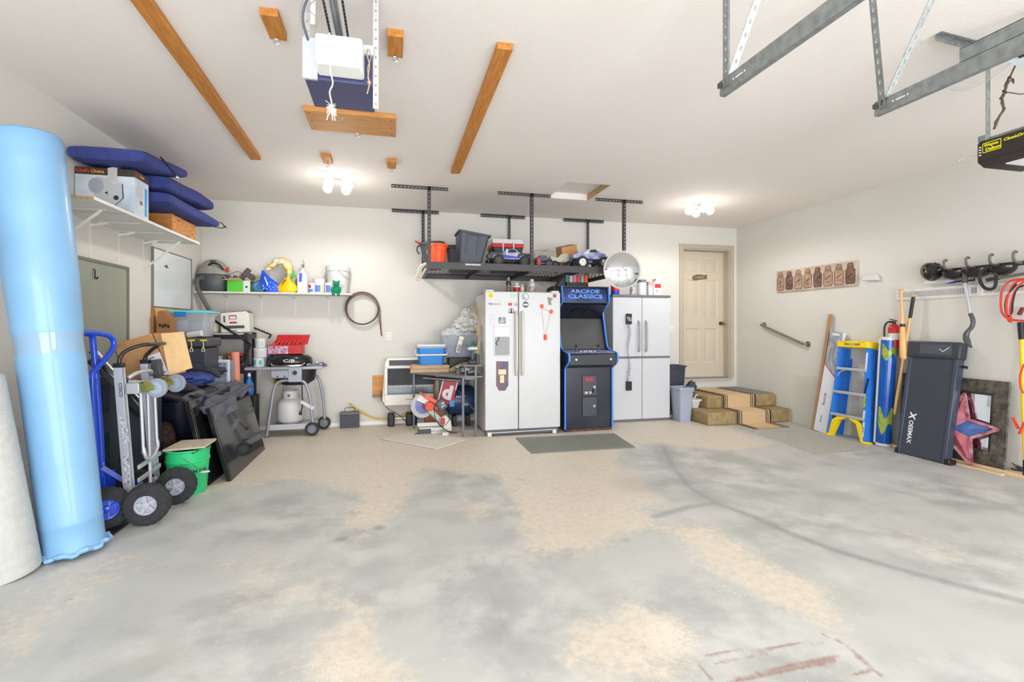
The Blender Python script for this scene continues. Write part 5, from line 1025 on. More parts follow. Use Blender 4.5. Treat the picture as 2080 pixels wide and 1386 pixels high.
# ---------------------------------------------------------------- black shelving with appliances
t = thing('metal_shelf', 'black metal shelving unit in the back left corner', 'shelving unit', (-1.95, 6.5, 0))
for x in (-2.27, -1.70):
    for y in (6.36, 6.70): m = W(t); m.b2(x - 0.022, y - 0.022, 0.0, x + 0.022, y + 0.022, 1.24); m.out('leg', mat('shelf_black', (38, 38, 46), 0.4), t, bevel=0.002)
for z in (0.40, 0.80, 1.21): m = W(t); m.b2(-2.29, 6.345, z - 0.045, -1.68, 6.72, z + 0.008); m.out('shelf_board', mat('shelf_black'), t, bevel=0.003)
m = W(t); m.bar((-1.70, 6.36, 0.55), (-1.70, 6.70, 0.62), 0.02); m.out('side_brace', mat('shelf_black'), t)
m = M(); m.b2(-2.25, 6.36, 1.218, -1.73, 6.62, 1.235); solo(m, 'white_tray', mat('white_tray', (214, 216, 218), 0.5), 'flat white tray under the boxy appliance on the black shelving', 'tray', bevel=0.004)
t = thing('countertop_oven', 'white boxy appliance with red warning stickers on the black shelving', 'appliance', (-1.83, 6.50, 1.236), (0, R(-2), R(4)))
m = M(); m.prism([(-0.15, 0.008), (0.155, 0.008), (0.150, 0.225), (0.13, 0.26), (-0.13, 0.245), (-0.15, 0.235)], 'y', -0.13, 0.13); m.out('body', mat('appliance_white', (226, 224, 214), 0.35), t, bevel=0.008)
m = M(); m.prism([(-0.15, 0.236), (-0.13, 0.247), (0.13, 0.262), (0.145, 0.24)], 'y', -0.128, 0.128); m.out('top', mat('appliance_top', (84, 76, 66), 0.4), t)
m = M(); m.b2(-0.12, -0.133, 0.055, 0.10, -0.129, 0.09); m.out('vent', mat('vent_dark', (66, 66, 76), 0.5), t); m = M(); m.b2(-0.115, -0.134, 0.13, -0.10, -0.129, 0.205); m.out('slot', mat('vent_dark'), t)
m = M()
for a_, b_, c2, d2 in ((-0.06, 0.20, 0.02, 0.212), (-0.06, 0.162, 0.02, 0.168), (-0.06, 0.165, -0.053, 0.21), (0.013, 0.165, 0.02, 0.21), (-0.055, 0.115, 0.022, 0.135)): m.b2(a_, -0.133, b_, c2, -0.1315, d2)
m.out('warning_sticker', mat('crimson_print', (170, 36, 80), 0.5), t); m = M(); m.b2(-0.03, -0.133, 0.022, 0.02, -0.131, 0.032); m.out('display', ink, t)
t = thing('mixing_bowl', 'steel mixing bowl with an orange lid on the middle black shelf', 'bowl', (-1.84, 6.48, 0.853))
m = M(); m.lathe([(0, 0), (0.05, 0.002), (0.085, 0.04), (0.10, 0.1), (0.105, 0.12), (0.10, 0.12), (0.08, 0.05), (0, 0.012)], n=32); m.out('bowl', chrome, t); m = M(); m.lathe([(0, 0.14), (0.104, 0.136), (0.114, 0.128), (0.114, 0.112), (0.106, 0.11)], n=32); m.out('lid', mat('orange_lid', (238, 92, 36), 0.45), t)
m = M(); m.b2(-1.97, 6.36, 0.808, -1.72, 6.62, 0.85); solo(m, 'kitchen_scale', mat('dark_scale', (60, 60, 66), 0.3), 'flat dark appliance under the mixing bowl', 'scale', bevel=0.006)
m = M(); m.lathe([(0, 0), (0.05, 0), (0.056, 0.14), (0.06, 0.145), (0.06, 0.155), (0, 0.155)], (-2.03, 6.42, 0.81), 24); solo(m, 'white_canister', mat('cream_plastic', (232, 226, 210), 0.5), 'cream canister left of the mixing bowl', 'canister')
m = M(); m.b2(-2.21, 6.40, 1.24, -2.02, 6.6, 1.36); solo(m, 'appliance_tray', mat('cream_plastic'), 'cream plastic container left of the boxy appliance', 'container', bevel=0.02)
t = thing('folding_crutch', 'black jointed metal frame slanting across the black shelving', 'metal frame', (-1.8, 6.22, 0.85))
m = W(t); m.bar((-2.01, 6.25, 1.39), (-1.63, 6.27, 1.105), 0.02, 0.026); m.bar((-1.63, 6.27, 1.105), (-1.70, 6.27, 0.915), 0.02, 0.026); m.out('arm', mat('gloss_black'), t, bevel=0.003)
m = W(t); m.bar((-1.70, 6.68, 1.30), (-1.50, 6.68, 1.21), 0.016, 0.02); m.bar((-1.50, 6.68, 1.21), (-1.53, 6.68, 1.165), 0.016, 0.02); m.out('rear_arm', blackm, t)
m = W(t); m.tube([(-2.04, 6.05, 1.12), (-1.98, 6.06, 1.0), (-1.92, 6.08, 0.90), (-1.83, 6.12, 0.83)], 0.02, 8, 5); m.out('hose', black, t)

# ---------------------------------------------------------------- back wall shelf
S2 = 1.735
t = thing('wall_shelf', 'narrow white shelf on the back wall holding bags and tubs', 'shelf', (-1.4, 6.65, 1.45))
m = W(t); m.b2(-2.305, 6.49, S2 - 0.02, -0.525, YB, S2); m.out('board', white, t, bevel=0.002)
for x in (-2.03, -1.636, -1.24, -0.83): 
    m = W(t); m.b2(x - 0.012, YB - 0.004, S2 - 0.28, x + 0.012, YB, S2 - 0.02); m.b2(x - 0.011, 6.55, S2 - 0.025, x + 0.011, YB, S2 - 0.02); m.bar((x, YB - 0.003, S2 - 0.06), (x, 6.68, S2 - 0.024), 0.014, 0.006); m.out('bracket', white, t, smooth=False)
# shop vacuum
vg = mat('vac_grey', (150, 148, 140), 0.5, var=0.12, scale=15); vd = mat('vac_dark', (76, 80, 82), 0.45, var=0.12, scale=15)
t = thing('shop_vacuum', 'dusty grey shop vacuum on the left end of the back wall shelf', 'vacuum cleaner', (-2.13, 6.62, S2 + 0.004))
m = M(); m.lathe([(0, 0), (0.13, 0), (0.15, 0.02), (0.165, 0.10), (0.168, 0.18), (0.16, 0.21), (0.14, 0.22), (0, 0.22)], n=36, sx=1.0, sy=0.75); m.out('tank', vd, t)
m = M(); m.lathe([(0.17, 0.19), (0.175, 0.215), (0.165, 0.25), (0.14, 0.31), (0.10, 0.36), (0.05, 0.385), (0, 0.39)], n=36, sx=1.0, sy=0.75); m.out('motor_head', vg, t)
m = M(); m.torus((0, 0, 0.205), 0.17, 0.008, n=36, m=8, sy=0.75) if False else m.sweep([Vector((0.172 * math.cos(i * 0.1745), 0.13 * math.sin(i * 0.1745), 0.20)) for i in range(36)], 0.008, 8, True); m.out('rim', vd, t)
m = M(); m.tube([(-0.02, -0.10, 0.31), (0.03, -0.135, 0.33), (0.09, -0.125, 0.32), (0.135, -0.09, 0.26)], 0.012, 8, 5); m.out('carry_handle', black, t)
m = M(); m.cyl((-0.085, -0.10, 0.15), (-0.085, -0.145, 0.15), 0.036); m.cut().box((0.02, -0.07, 0.36), (0.06, 0.04, 0.03)); m.out('hose_port', vd, t, bevel=0.004)
m = M(); m.slab([(0.145, -0.08, 0.26), (0.185, -0.08, 0.30), (0.19, -0.08, 0.25), (0.17, -0.08, 0.235)], (0, 0.02, 0)); m.out('red_latch', redp, t)
m = W(t); pts = smooth_path([(-2.215, 6.47, S2 + 0.15), (-2.24, 6.44, S2 + 0.13), (-2.235, 6.42, S2 + 0.05), (-2.20, 6.42, S2 - 0.05), (-2.15, 6.41, S2 - 0.15), (-2.10, 6.40, S2 - 0.25), (-2.09, 6.36, S2 - 0.38)], 14)
m.sweep(pts, [0.022 + (0.0025 if i % 2 else 0) for i in range(len(pts))], 12); m.out('hose', mat('hose_grey', (88, 92, 88), 0.5), t)
# green open carton
t = thing('open_carton', 'open green and white carton with tools sticking out', 'box', (-1.80, 6.60, S2 + 0.001))
m = W(t); x0, x1, y0, y1, z0, z1 = -1.955, -1.70, 6.52, 6.70, S2 + 0.001, S2 + 0.135
for a_ in ((x0, y0, z0, x1, y0 + 0.003, z1), (x0, y1 - 0.003, z0, x1, y1, z1), (x0, y0, z0, x0 + 0.003, y1, z1), (x1 - 0.003, y0, z0, x1, y1, z1), (x0, y0, z0, x1, y1, z0 + 0.003)): m.b2(*a_)
m.out('body', mat('bright_green_print', (84, 196, 52), 0.5), t)
m = W(t); m.b2(x1 - 0.075, y0 - 0.001, z0, x1, y0, z1); m.out('white_panel', paper, t); m = W(t); m.lathe([(0, 0), (0.012, 0)], (x1 - 0.04, y0 - 0.0015, z0 + 0.06), 12, (0, -1, 0)); m.out('printed_photo', ink, t)
m = W(t); m.slab([(x0, y0, z1), (x1 - 0.08, y0, z1), (x1 - 0.10, y0 - 0.06, z1 - 0.03 + 0.06), (x0 - 0.03, y0 - 0.07, z1 + 0.0)], (0, 0, 0.003)); m.cut().slab([(x1, y0, z1), (x1, y1, z1), (x1 + 0.06, y1, z1 - 0.02), (x1 + 0.07, y0, z1 - 0.01)], (0, 0, 0.003)); m.cut().slab([(x0, y0, z1), (x0, y1, z1), (x0 - 0.05, y1, z1 + 0.05), (x0 - 0.05, y0, z1 + 0.06)], (0, 0, 0.003)); m.out('flap', cardl, t)
t = thing('power_tools', 'tangle of black and silver power tool parts in the green carton', 'tools', (-1.79, 6.6, S2 + 0.1))
m = W(t); m.box((-1.79, 6.60, S2 + 0.21), (0.05, 0.06, 0.2), (0, R(38), 0)); m.box((-1.72, 6.60, S2 + 0.20), (0.06, 0.05, 0.12), (0, R(-50), 0)); m.box((-1.85, 6.60, S2 + 0.16), (0.12, 0.06, 0.06), (0, R(20), 0)); m.out('tool_body', mat('tool_grey', (84, 80, 78), 0.45), t, bevel=0.006)
m = W(t); m.torus((-1.69, 6.57, S2 + 0.19), 0.032, 0.005, (0.2, 1, 0), 16, 6); m.cut().tube([(-1.93, 6.57, S2 + 0.22), (-1.85, 6.57, S2 + 0.25), (-1.79, 6.56, S2 + 0.2), (-1.88, 6.56, S2 + 0.14), (-1.93, 6.56, S2 + 0.19)], 0.004, 6, 6); m.out('tool_wire', mat('rusty_wire', (120, 70, 60), 0.5), t)
# blue lid, blue bag, yellow bags
t = thing('blue_dish', 'round clear blue lid standing on edge beside the green carton', 'lid', (-1.605, 6.55, S2)); m = M(); m.lathe([(0, 0.0), (0.02, 0.01), (0.03, 0.0), (0.062, 0.004), (0.07, 0.02), (0.072, 0.02), (0.066, 0.0)], (0, 0, 0.073), 30, (0, -1, 0)); m.out('lid', mat('translucent_blue', (70, 120, 170), 0.25, alpha=0.85), t)
t = thing('snack_bag', 'glossy royal blue bag with white dots on the back wall shelf', 'bag', (-1.46, 6.58, S2))
m = M(); prf = [(0.0, 0.10, 0.06), (0.03, 0.115, 0.06), (0.08, 0.115, 0.055), (0.13, 0.095, 0.045), (0.18, 0.06, 0.03), (0.23, 0.03, 0.012), (0.27, 0.012, 0.006)]
def stackring(m, prf, cx=lambda h: 0, cy=lambda h: 0, n=24, wob=0.08, seed=1):
    rr = random.Random(seed); ph = [rr.uniform(0, 6) for _ in range(4)]; vs = []; fs = []
    for h, a_, b_ in prf:
        for j in range(n):
            g = 2 * math.pi * j / n; q = 1 + wob * math.sin(3 * g + ph[0] + h * 20) + wob * 0.7 * math.sin(5 * g + ph[1] - h * 31)
            vs.append((cx(h) + a_ * q * math.cos(g), cy(h) + b_ * q * math.sin(g), h))
    k = len(prf)
    for i in range(k - 1):
        for j in range(n): fs.append((i * n + j, i * n + (j + 1) % n, (i + 1) * n + (j + 1) % n, (i + 1) * n + j))
    fs += [tuple(range(n))[::-1], tuple((k - 1) * n + j for j in range(n))]; m.add(vs, fs)
stackring(m, prf, cx=lambda h: -0.42 * h * (h > 0.05), n=28); m.out('bag', mat('royal_blue_film', (36, 90, 222), 0.22), t, ang=60)
m = M(); rr = random.Random(7)
for i in range(12): x, z = rr.uniform(-0.08, 0.06), rr.uniform(0.03, 0.13); m.cut().box((x - 0.02, -0.062, z), (0.009, 0.002, 0.009), (0, R(30 * i), 0))
m.cut().box((-0.06, -0.052, 0.13), (0.012, 0.002, 0.12), (0, R(-18), 0)); m.out('white_print', inkw, t)
t = thing('yellow_bag', 'round bright yellow bag on the back wall shelf', 'bag', (-1.29, 6.57, S2))
m = M(); stackring(m, [(0, 0.08, 0.05), (0.02, 0.115, 0.06), (0.07, 0.118, 0.06), (0.11, 0.09, 0.05), (0.15, 0.05, 0.03), (0.18, 0.03, 0.02)], n=26, seed=5, wob=0.05); m.out('bag', mat('yellow_film', (248, 206, 20), 0.3), t, ang=60)
m = M(); m.slab([(-0.06, -0.062, 0.07), (-0.02, -0.062, 0.13), (0.01, -0.045, 0.17), (-0.03, -0.05, 0.15)], (0, -0.002, 0)); m.out('red_print', inkr, t)
t = thing('soil_bag', 'tall slumped yellow, white and green bag arching over the yellow bag', 'bag', (-1.34, 6.68, S2))
m = M(); m.sweep(smooth_path([(0.02, -0.02, 0.0), (0.03, -0.02, 0.15), (0.06, -0.03, 0.27), (0.02, -0.04, 0.37), (-0.06, -0.06, 0.40), (-0.13, -0.08, 0.35), (-0.17, -0.09, 0.30), (-0.21, -0.1, 0.29)], 5), [0.07] * 8 + [0.075] * 8 + [0.062] * 6 + [0.045] * 6 + [0.032] * 4 + [0.02] * 4, 16, flat=0.6); m.out('bag', mat('yellow_white_film', (250, 206, 20), 0.3, rgb2=(226, 226, 222), scale=11), t, ang=35, wave=(0.09, 0.045))
m = M(); m.b2(-0.02, -0.03, 0.0, 0.13, 0.06, 0.21); m.out('white_pack', mat('printed_pack', (226, 226, 222), 0.5, rgb2=(170, 180, 170), scale=30), t, bevel=0.02)
m = M(); m.slab([(0.05, -0.085, 0.30), (0.09, -0.08, 0.31), (0.15, -0.075, 0.20), (0.11, -0.08, 0.18)], (0, -0.004, 0)); m.out('green_print', mat('leaf_green', (60, 170, 60), 0.5), t)
m = M(); m.slab([(-0.03, -0.07, 0.14), (0.03, -0.07, 0.16), (0.08, -0.07, 0.08), (0.05, -0.07, 0.02)], (0, -0.002, 0)); m.out('dark_print', mat('brown_print'), t)
t = thing('white_jug', 'white jug with a purple label on the back wall shelf', 'jug', (-1.115, 6.60, S2))
m = M(); m.prism([(-0.06, 0), (0.06, 0), (0.065, 0.02), (0.06, 0.20), (0.035, 0.27), (0.015, 0.29), (0.015, 0.31), (-0.015, 0.31), (-0.02, 0.28), (-0.055, 0.24), (-0.062, 0.2)], 'y', -0.045, 0.045); m.out('jug', plastic_w, t, bevel=0.012, seg=3)
m = M(); m.slab([(-0.04, -0.047, 0.14), (-0.005, -0.047, 0.14), (0.0, -0.047, 0.25), (-0.035, -0.047, 0.25)], (0, 0.0015, 0)); m.out('label', mat('violet_label', (84, 90, 214), 0.5), t)
t = thing('trigger_spray', 'spray bottle top poking up behind the white jug', 'spray bottle', (-1.13, 6.72, S2))
m = M(); m.lathe([(0, 0), (0.035, 0), (0.04, 0.2), (0.014, 0.28), (0.012, 0.33), (0, 0.33)], n=18); m.out('bottle', plastic_w, t); m = M(); m.box((0, -0.01, 0.36), (0.022, 0.06, 0.03)); m.cut().tube([(0, -0.03, 0.35), (0.0, -0.045, 0.33), (0, -0.04, 0.31)], 0.005, 6); m.cut().tube([(0.0, 0.0, 0.37), (0.01, 0, 0.40), (-0.005, 0, 0.43)], 0.004, 6, 4); m.out('trigger', mat('sage_trigger', (120, 124, 110), 0.5), t, bevel=0.003)
def tub_jar(loc, r, h, label, lid, bands, name='paint_tub', cat='tub'):
    t = thing(name, label, cat, loc); m = M(); m.lathe([(0, 0), (r * 0.94, 0), (r * 0.96, 0.004), (r, h * 0.86), (0, h * 0.86)], n=30); m.out('body', plastic_w, t)
    m = M(); m.lathe([(r * 1.04, h * 0.84), (r * 1.04, h * 0.98), (r * 0.98, h), (0, h)], n=30); m.out('lid', lid, t)
    for a_, b_, z0, z1, mt_ in bands:
        k = 8; m = M(); vs = [(r * 1.012 * math.cos(R(a_ + (b_ - a_) * i / k)), r * 1.012 * math.sin(R(a_ + (b_ - a_) * i / k)), z * h) for z in (z0, z1) for i in range(k + 1)]
        m.add(vs, [(i, i + 1, i + k + 2, i + k + 1) for i in range(k)]); m.out('label', mt_, t)
    return t
lb = mat('sky_label', (96, 130, 214), 0.5); lr_ = inkr; ly_ = mat('cream_label', (244, 226, 150), 0.5); teal = mat('teal_label', (30, 180, 190), 0.5)
tub_jar((-1.005, 6.56, S2), 0.042, 0.125, 'white tub with a red and blue label, first right of the jug', plastic_w, [(-140, -90, 0.5, 0.8, lr_), (-140, -60, 0.1, 0.4, lb)])
tub_jar((-0.925, 6.62, S2), 0.072, 0.185, 'tallest white tub on the shelf, with a blue and cream label', plastic_w, [(-125, -70, 0.1, 0.55, lb), (-65, -40, 0.1, 0.6, ly_)])
tub_jar((-0.80, 6.58, S2), 0.055, 0.135, 'white tub with a sky blue label just left of the green plush', plastic_w, [(-125, -70, 0.1, 0.75, lb)])
t = thing('plush_bear', 'small green plush bear sitting on the shelf edge', 'plush toy', (-0.705, 6.50, S2 - 0.01))
pl = mat('green_plush', (22, 140, 104), 0.95, var=0.25, scale=60, bump=0.5, bscale=200)
m = M(); m.ball((0, 0, 0.055), (0.042, 0.035, 0.052), 18); m.ball((0, -0.008, 0.125), (0.04, 0.034, 0.036), 18); m.ball((0, -0.04, 0.115), (0.015, 0.014, 0.012), 12)
for s_ in (-1, 1): m.ball((s_ * 0.03, -0.004, 0.158), (0.014, 0.008, 0.014), 12); m.ball((s_ * 0.045, -0.02, 0.055), (0.018, 0.018, 0.038), 14); m.ball((s_ * 0.03, -0.04, 0.0), (0.018, 0.02, 0.03), 14)
m.out('body', pl, t, ang=80); m = M()
for s_ in (-1, 1): m.cut().ball((s_ * 0.013, -0.04, 0.135), 0.004, 8)
m.out('eye', ink, t); m = M(); m.lathe([(0.022, -0.01), (0.026, 0), (0.022, 0.01)], (0, -0.004, 0.09), 16, sy=0.9); m.out('ribbon', mat('dark_ribbon', (20, 60, 50), 0.6), t)
t = thing('bucket', 'white bucket with lid at the right end of the back wall shelf', 'bucket', (-0.70, 6.655, S2))
m = M(); m.lathe([(0, 0), (0.118, 0), (0.122, 0.006), (0.142, 0.30), (0, 0.30)], n=44); m.out('body', plastic_w, t); m = M(); m.lathe([(0.145, 0.285), (0.152, 0.29), (0.152, 0.345), (0.146, 0.352), (0.138, 0.352), (0.134, 0.344), (0, 0.344)], n=44); m.out('lid', plastic_w, t)
m = M(); m.tube([(0.015, -0.152, 0.30), (0.05, -0.146, 0.255), (0.10, -0.115, 0.21), (0.145, -0.03, 0.185)], 0.0022, 6, 6); m.out('bail', steelg, t); m = M(); m.torus((0.06, -0.1335, 0.09), 0.018, 0.0015, (0.4, -1, 0), 16, 5); m.out('logo_ring', steelg, t)

# ---------------------------------------------------------------- things fixed on the back wall
t = thing('edge_band_coil', 'brown coiled edging strip hanging on the back wall', 'coil', (-0.405, 6.74, 1.34))
bw = mat('brown_band', (120, 76, 54), 0.35)
m = W(t)
for k, (r_, dx, dz) in enumerate(((0.218, 0, 0), (0.212, 0.004, -0.004), (0.204, -0.004, -0.008), (0.208, 0.006, 0.004), (0.198, 0.0, -0.012), (0.214, -0.003, 0.003), (0.201, 0.003, -0.006), (0.206, -0.002, 0), (0.21, 0, -0.003), (0.194, 0, -0.012), (0.221, 0, 0.002))):
    n = 72; c = Vector((-0.405 + dx, 6.75, 1.555 + dz)); vs = []
    for i in range(n):
        a_ = 2 * math.pi * i / n
        for y in (-0.025, 0.012): vs.append(c + Vector((r_ * math.cos(a_), y, r_ * math.sin(a_))))
        for y in (0.012, -0.025): vs.append(c + Vector(((r_ - 0.003) * math.cos(a_), y, (r_ - 0.003) * math.sin(a_))))
    m.add(vs, [(i * 4 + q, i * 4 + (q + 1) % 4, ((i + 1) % n) * 4 + (q + 1) % 4, ((i + 1) % n) * 4 + q) for i in range(n) for q in range(4)])
m.out('coil', bw, t, ang=30)
m = W(t); m.slab([(-0.19, 6.74, 1.60), (-0.183, 6.74, 1.60), (-0.165, 6.75, 1.30), (-0.168, 6.77, 1.30)], (0, 0.028, 0)); m.cut(); m.slab([(-0.20, 6.73, 1.50), (-0.194, 6.73, 1.50), (-0.150, 6.78, 1.18), (-0.168, 6.79, 1.20)], (0, 0.02, 0)); m.out('loose_end', bw, t)
m = W(t); m.cyl((-0.405, 6.7, 1.76), (-0.405, 6.8, 1.76), 0.004, n=8); m.out('nail', steelg, t)
def plate(name, x, z, label, cat, w=0.07, h=0.115, kind='outlet'):
    t = thing(name, label, cat, (x, YB, z)); m = M(); m.b2(-w / 2, -0.006, -h / 2, w / 2, 0, h / 2); m.out('cover_plate', mat('plate_cream', (232, 228, 218), 0.4), t, bevel=0.003)
    m = M()
    if kind == 'outlet':
        for dz in (-0.025, 0.025): m.cut().box((0, -0.007, dz), (0.034, 0.004, 0.028))
        m.out('socket', plastic_w, t, bevel=0.003); m = M()
        for dz in (-0.025, 0.025):
            for dx in (-0.007, 0.007): m.cut().box((dx, -0.0095, dz + 0.003), (0.003, 0.001, 0.01))
        m.out('slot', ink, t)
    else:
        for dx in ((-0.023, 0.023) if w > 0.1 else (0,)): m.cut().box((dx, -0.009, 0), (0.011, 0.012, 0.024))
        m.out('toggle', plastic_w, t, bevel=0.002)
    return t
plate('wall_outlet', -0.065, 1.187, 'outlet plate on the back wall right of the brown coil', 'outlet')
plate('thermostat_plate', 4.15, 1.60, 'upper switch plate between the white cabinet and the door frame', 'switch', kind='switch')
plate('light_switch', 4.185, 1.28, 'lower double switch plate between the white cabinet and door frame', 'switch', w=0.115, kind='switch')
m = M(); m.b2(-0.275, YB - 0.02, 0.40, -0.12, YB - 0.001, 0.66); solo(m, 'plywood_block', mat('pine_wood_lengthwise'), 'small plywood square on the wall at the left edge of the heater', 'wood block')
m = M(); m.b2(-0.275, YB - 0.04, 0.365, -0.15, YB - 0.001, 0.398); solo(m, 'heater_ledge', mat('aged_wood', (150, 124, 96), 0.6), 'short brown ledge under the plywood square', 'wood strip')
m = M(); m.tube([(-0.57, 6.77, 0.30), (-0.50, 6.75, 0.24), (-0.38, 6.72, 0.165), (-0.25, 6.70, 0.105), (-0.10, 6.68, 0.08), (0.02, 6.68, 0.07), (0.15, 6.70, 0.14), (0.27, 6.74, 0.20), (0.33, 6.75, 0.22)], 0.011, 10, 8)
solo(m, 'gas_hose', mat('yellow_hose', (214, 176, 40), 0.5), 'yellow gas hose sagging along the base of the back wall', 'hose')

# battery
t = thing('car_battery', 'dark grey battery with a thin carry handle against the back wall', 'battery', (-0.56, 6.70, 0))
m = M(); m.box((0, 0, 0.085), (0.235, 0.125, 0.17)); m.out('case', mat('battery_grey', (64, 66, 74), 0.5), t, bevel=0.004); m = M(); m.box((0, 0, 0.185), (0.245, 0.13, 0.028)); m.out('lid', mat('battery_lid', (104, 104, 106), 0.5), t, bevel=0.004)
m = M(); m.tube([(-0.06, 0, 0.2), (-0.062, 0, 0.245), (-0.05, 0, 0.252), (0.05, 0, 0.252), (0.062, 0, 0.245), (0.06, 0, 0.2)], 0.004, 6); m.out('handle', black, t)
m = M(); m.cyl((-0.1, 0, 0.2), (-0.1, 0, 0.212), 0.009, n=10); m.cut().cyl((0.1, 0, 0.2), (0.1, 0, 0.212), 0.009, n=10); m.out('terminal', steelg, t)

# ---------------------------------------------------------------- gas heater on the wall
hw = mat('heater_white', (234, 230, 220), 0.35)
t = thing('wall_heater', 'white gas wall heater with a dark wire grille', 'heater', (0.22, 6.68, 0.27))
m = W(t); x0, x1, z0, z1, yf = -0.15, 0.60, 0.27, 0.90, 6.60
m.prism([(x0 + 0.03, z0), (x1 - 0.03, z0), (x1, z0 + 0.05), (x1 - 0.01, z1 - 0.05), (x1 - 0.05, z1), (x0 + 0.07, z1), (x0 + 0.035, z1 - 0.05), (x0, z0 + 0.06)], 'y', yf + 0.03, YB - 0.005); m.out('case', hw, t, bevel=0.012, seg=3)
m = W(t); m.b2(x0 + 0.075, yf + 0.015, z0 + 0.30 - 0.03, x1 - 0.06, yf + 0.032, z0 + 0.49); m.out('burner_bay', mat('burner_dark', (52, 54, 62), 0.5), t)
m = W(t); m.b2(x0 + 0.03, yf + 0.005, z0 + 0.005, x1 - 0.03, yf + 0.03, z0 + 0.15); m.b2(x0 + 0.04, yf + 0.005, z0 + 0.49, x1 - 0.03, yf + 0.03, z0 + 0.52); m.b2(x0 + 0.03, yf + 0.005, z0 + 0.15, x0 + 0.07, yf + 0.03, z0 + 0.5); m.b2(x1 - 0.07, yf + 0.005, z0 + 0.15, x1 - 0.03, yf + 0.03, z0 + 0.5); m.out('front_panel', hw, t, bevel=0.008)
m = W(t); m.b2(x0 + 0.07, yf + 0.018, z0 + 0.15, x1 - 0.06, yf + 0.03, z0 + 0.24); m.out('reflector', mat('reflector', (120, 124, 134), 0.25, 0.8), t)
m = W(t); m.b2(x0 + 0.09, yf + 0.022, z1 - 0.10, x1 - 0.05, yf + 0.031, z1 - 0.03); m.out('top_vent', mat('vent_dark'), t)
m = W(t)
for i in range(34): x = x0 + 0.075 + i * 0.0185; m.cut().cyl((x, yf, z0 + 0.15), (x, yf, z0 + 0.49), 0.0022, n=6)
for z in (0.16, 0.385, 0.485): m.cut().cyl((x0 + 0.07, yf - 0.001, z0 + z), (x1 - 0.07, yf - 0.001, z0 + z), 0.0028, n=6)
m.out('grille_wire', mat('grille_wire', (110, 112, 116), 0.3, 0.8), t)
let(t, 'ProCom', ((x0 + x1) / 2 - 0.02, yf + 0.0045, z0 + 0.08), (1, 0, 0), (0, 0, 1), 0.022, ink)
m = M(); m.tube([(-0.16, 6.66, 0.47), (-0.165, 6.66, 0.42), (-0.15, 6.64, 0.34), (-0.08, 6.62, 0.24), (0.02, 6.60, 0.18), (0.10, 6.58, 0.12), (0.16, 6.56, 0.06)], 0.0045, 8, 6); solo(m, 'heater_cable', black, 'black power cord dropping from the heater to the dumbbells', 'cord')
t = thing('dumbbell', 'black dumbbell on the floor below the wall heater', 'dumbbell', (0.07, 6.66, 0))
for x in (-0.035, 0.20): m = W(t); m.box((x, 6.66, 0.085), (0.09, 0.15, 0.165)); m.out('weight_head', black, t, bevel=0.018, seg=2)
m = W(t); m.cyl((-0.03, 6.66, 0.095), (0.2, 6.66, 0.095), 0.012); m.out('bar', chrome, t)
t2 = dup(t, (0.36, 6.70, 0), None, 'second black dumbbell beside the desk leg')
# ================================================================ GRILL, DESK, FRIDGE, ARCADE, CABINET
gg = mat('grill_grey', (158, 160, 172), 0.4, 0.35); gblack = mat('grill_lid', (34, 34, 36), 0.18)
t = thing('gas_grill', 'small gas grill with black domed lid on a grey tube cart', 'grill', (-1.2, 6.45, 0))
m = W(t); m.tube([(-1.46, 6.28, 0.02), (-1.40, 6.28, 0.45), (-1.37, 6.28, 0.60), (-1.33, 6.28, 0.655), (-1.26, 6.28, 0.672), (-1.14, 6.28, 0.672), (-1.06, 6.28, 0.655), (-1.02, 6.28, 0.60), (-0.98, 6.28, 0.45), (-0.95, 6.28, 0.14)], 0.019, 12, 5); m.out('leg_frame', gg, t)
m = W(t); m.tube([(-1.38, 6.62, 0.12), (-1.34, 6.62, 0.5), (-1.31, 6.62, 0.66), (-1.2, 6.62, 0.70), (-1.0, 6.62, 0.70), (-0.93, 6.62, 0.64), (-0.88, 6.62, 0.4), (-0.86, 6.62, 0.14)], 0.017, 12, 5); m.out('leg_frame', gg, t)
m = W(t); m.b2(-1.43, 6.27, 0.10, -0.93, 6.62, 0.125); m.b2(-1.43, 6.268, 0.085, -0.93, 6.29, 0.15); m.out('bottom_shelf', mat('cart_grey', (186, 188, 194), 0.5), t, bevel=0.004)
for p in ((-0.955, 6.27, 0.083), (-0.87, 6.64, 0.083)): wheel(black, mat('grey_plastic', (130, 132, 140), 0.5), t, Vector(p) - t.location, 0.08, 0.045, spokes=6)
m = W(t); m.prism([(-1.70, 0.812), (-1.68, 0.80), (-0.86, 0.80), (-0.82, 0.822), (-0.84, 0.835), (-1.69, 0.835)], 'y', 6.26, 6.62); m.out('side_table', gg, t, bevel=0.006)
m = W(t); m.b2(-1.41, 6.235, 0.70, -1.12, 6.262, 0.80); m.out('control_panel', gg, t, bevel=0.015, seg=3)
m = W(t); m.b2(-1.215, 6.225, 0.655, -1.065, 6.26, 0.835); m.out('valve_panel', gg, t, bevel=0.004)
m = W(t); m.cyl((-1.14, 6.225, 0.765), (-1.14, 6.19, 0.765), 0.026, 0.022); m.out('knob', black, t); m = W(t)
for x in (-1.33, -1.255): m.cut().cyl((x, 6.236, 0.725), (x, 6.228, 0.725), 0.009, n=10)
m.out('bolt', black, t)
m = W(t); m.lathe([(0, 0.60), (0.14, 0.605), (0.22, 0.66), (0.245, 0.80), (0, 0.80)], (-1.17, 6.44, 0), 36, sx=1, sy=0.68); m.out('fire_box', black, t)
m = W(t); m.lathe([(0.235, 0.838), (0.258, 0.850), (0.262, 0.89), (0.25, 0.935), (0.21, 0.965), (0.12, 0.975), (0, 0.978)], (-1.235, 6.44, 0), 44, sx=1, sy=0.7); m.out('lid', gblack, t, ang=60)
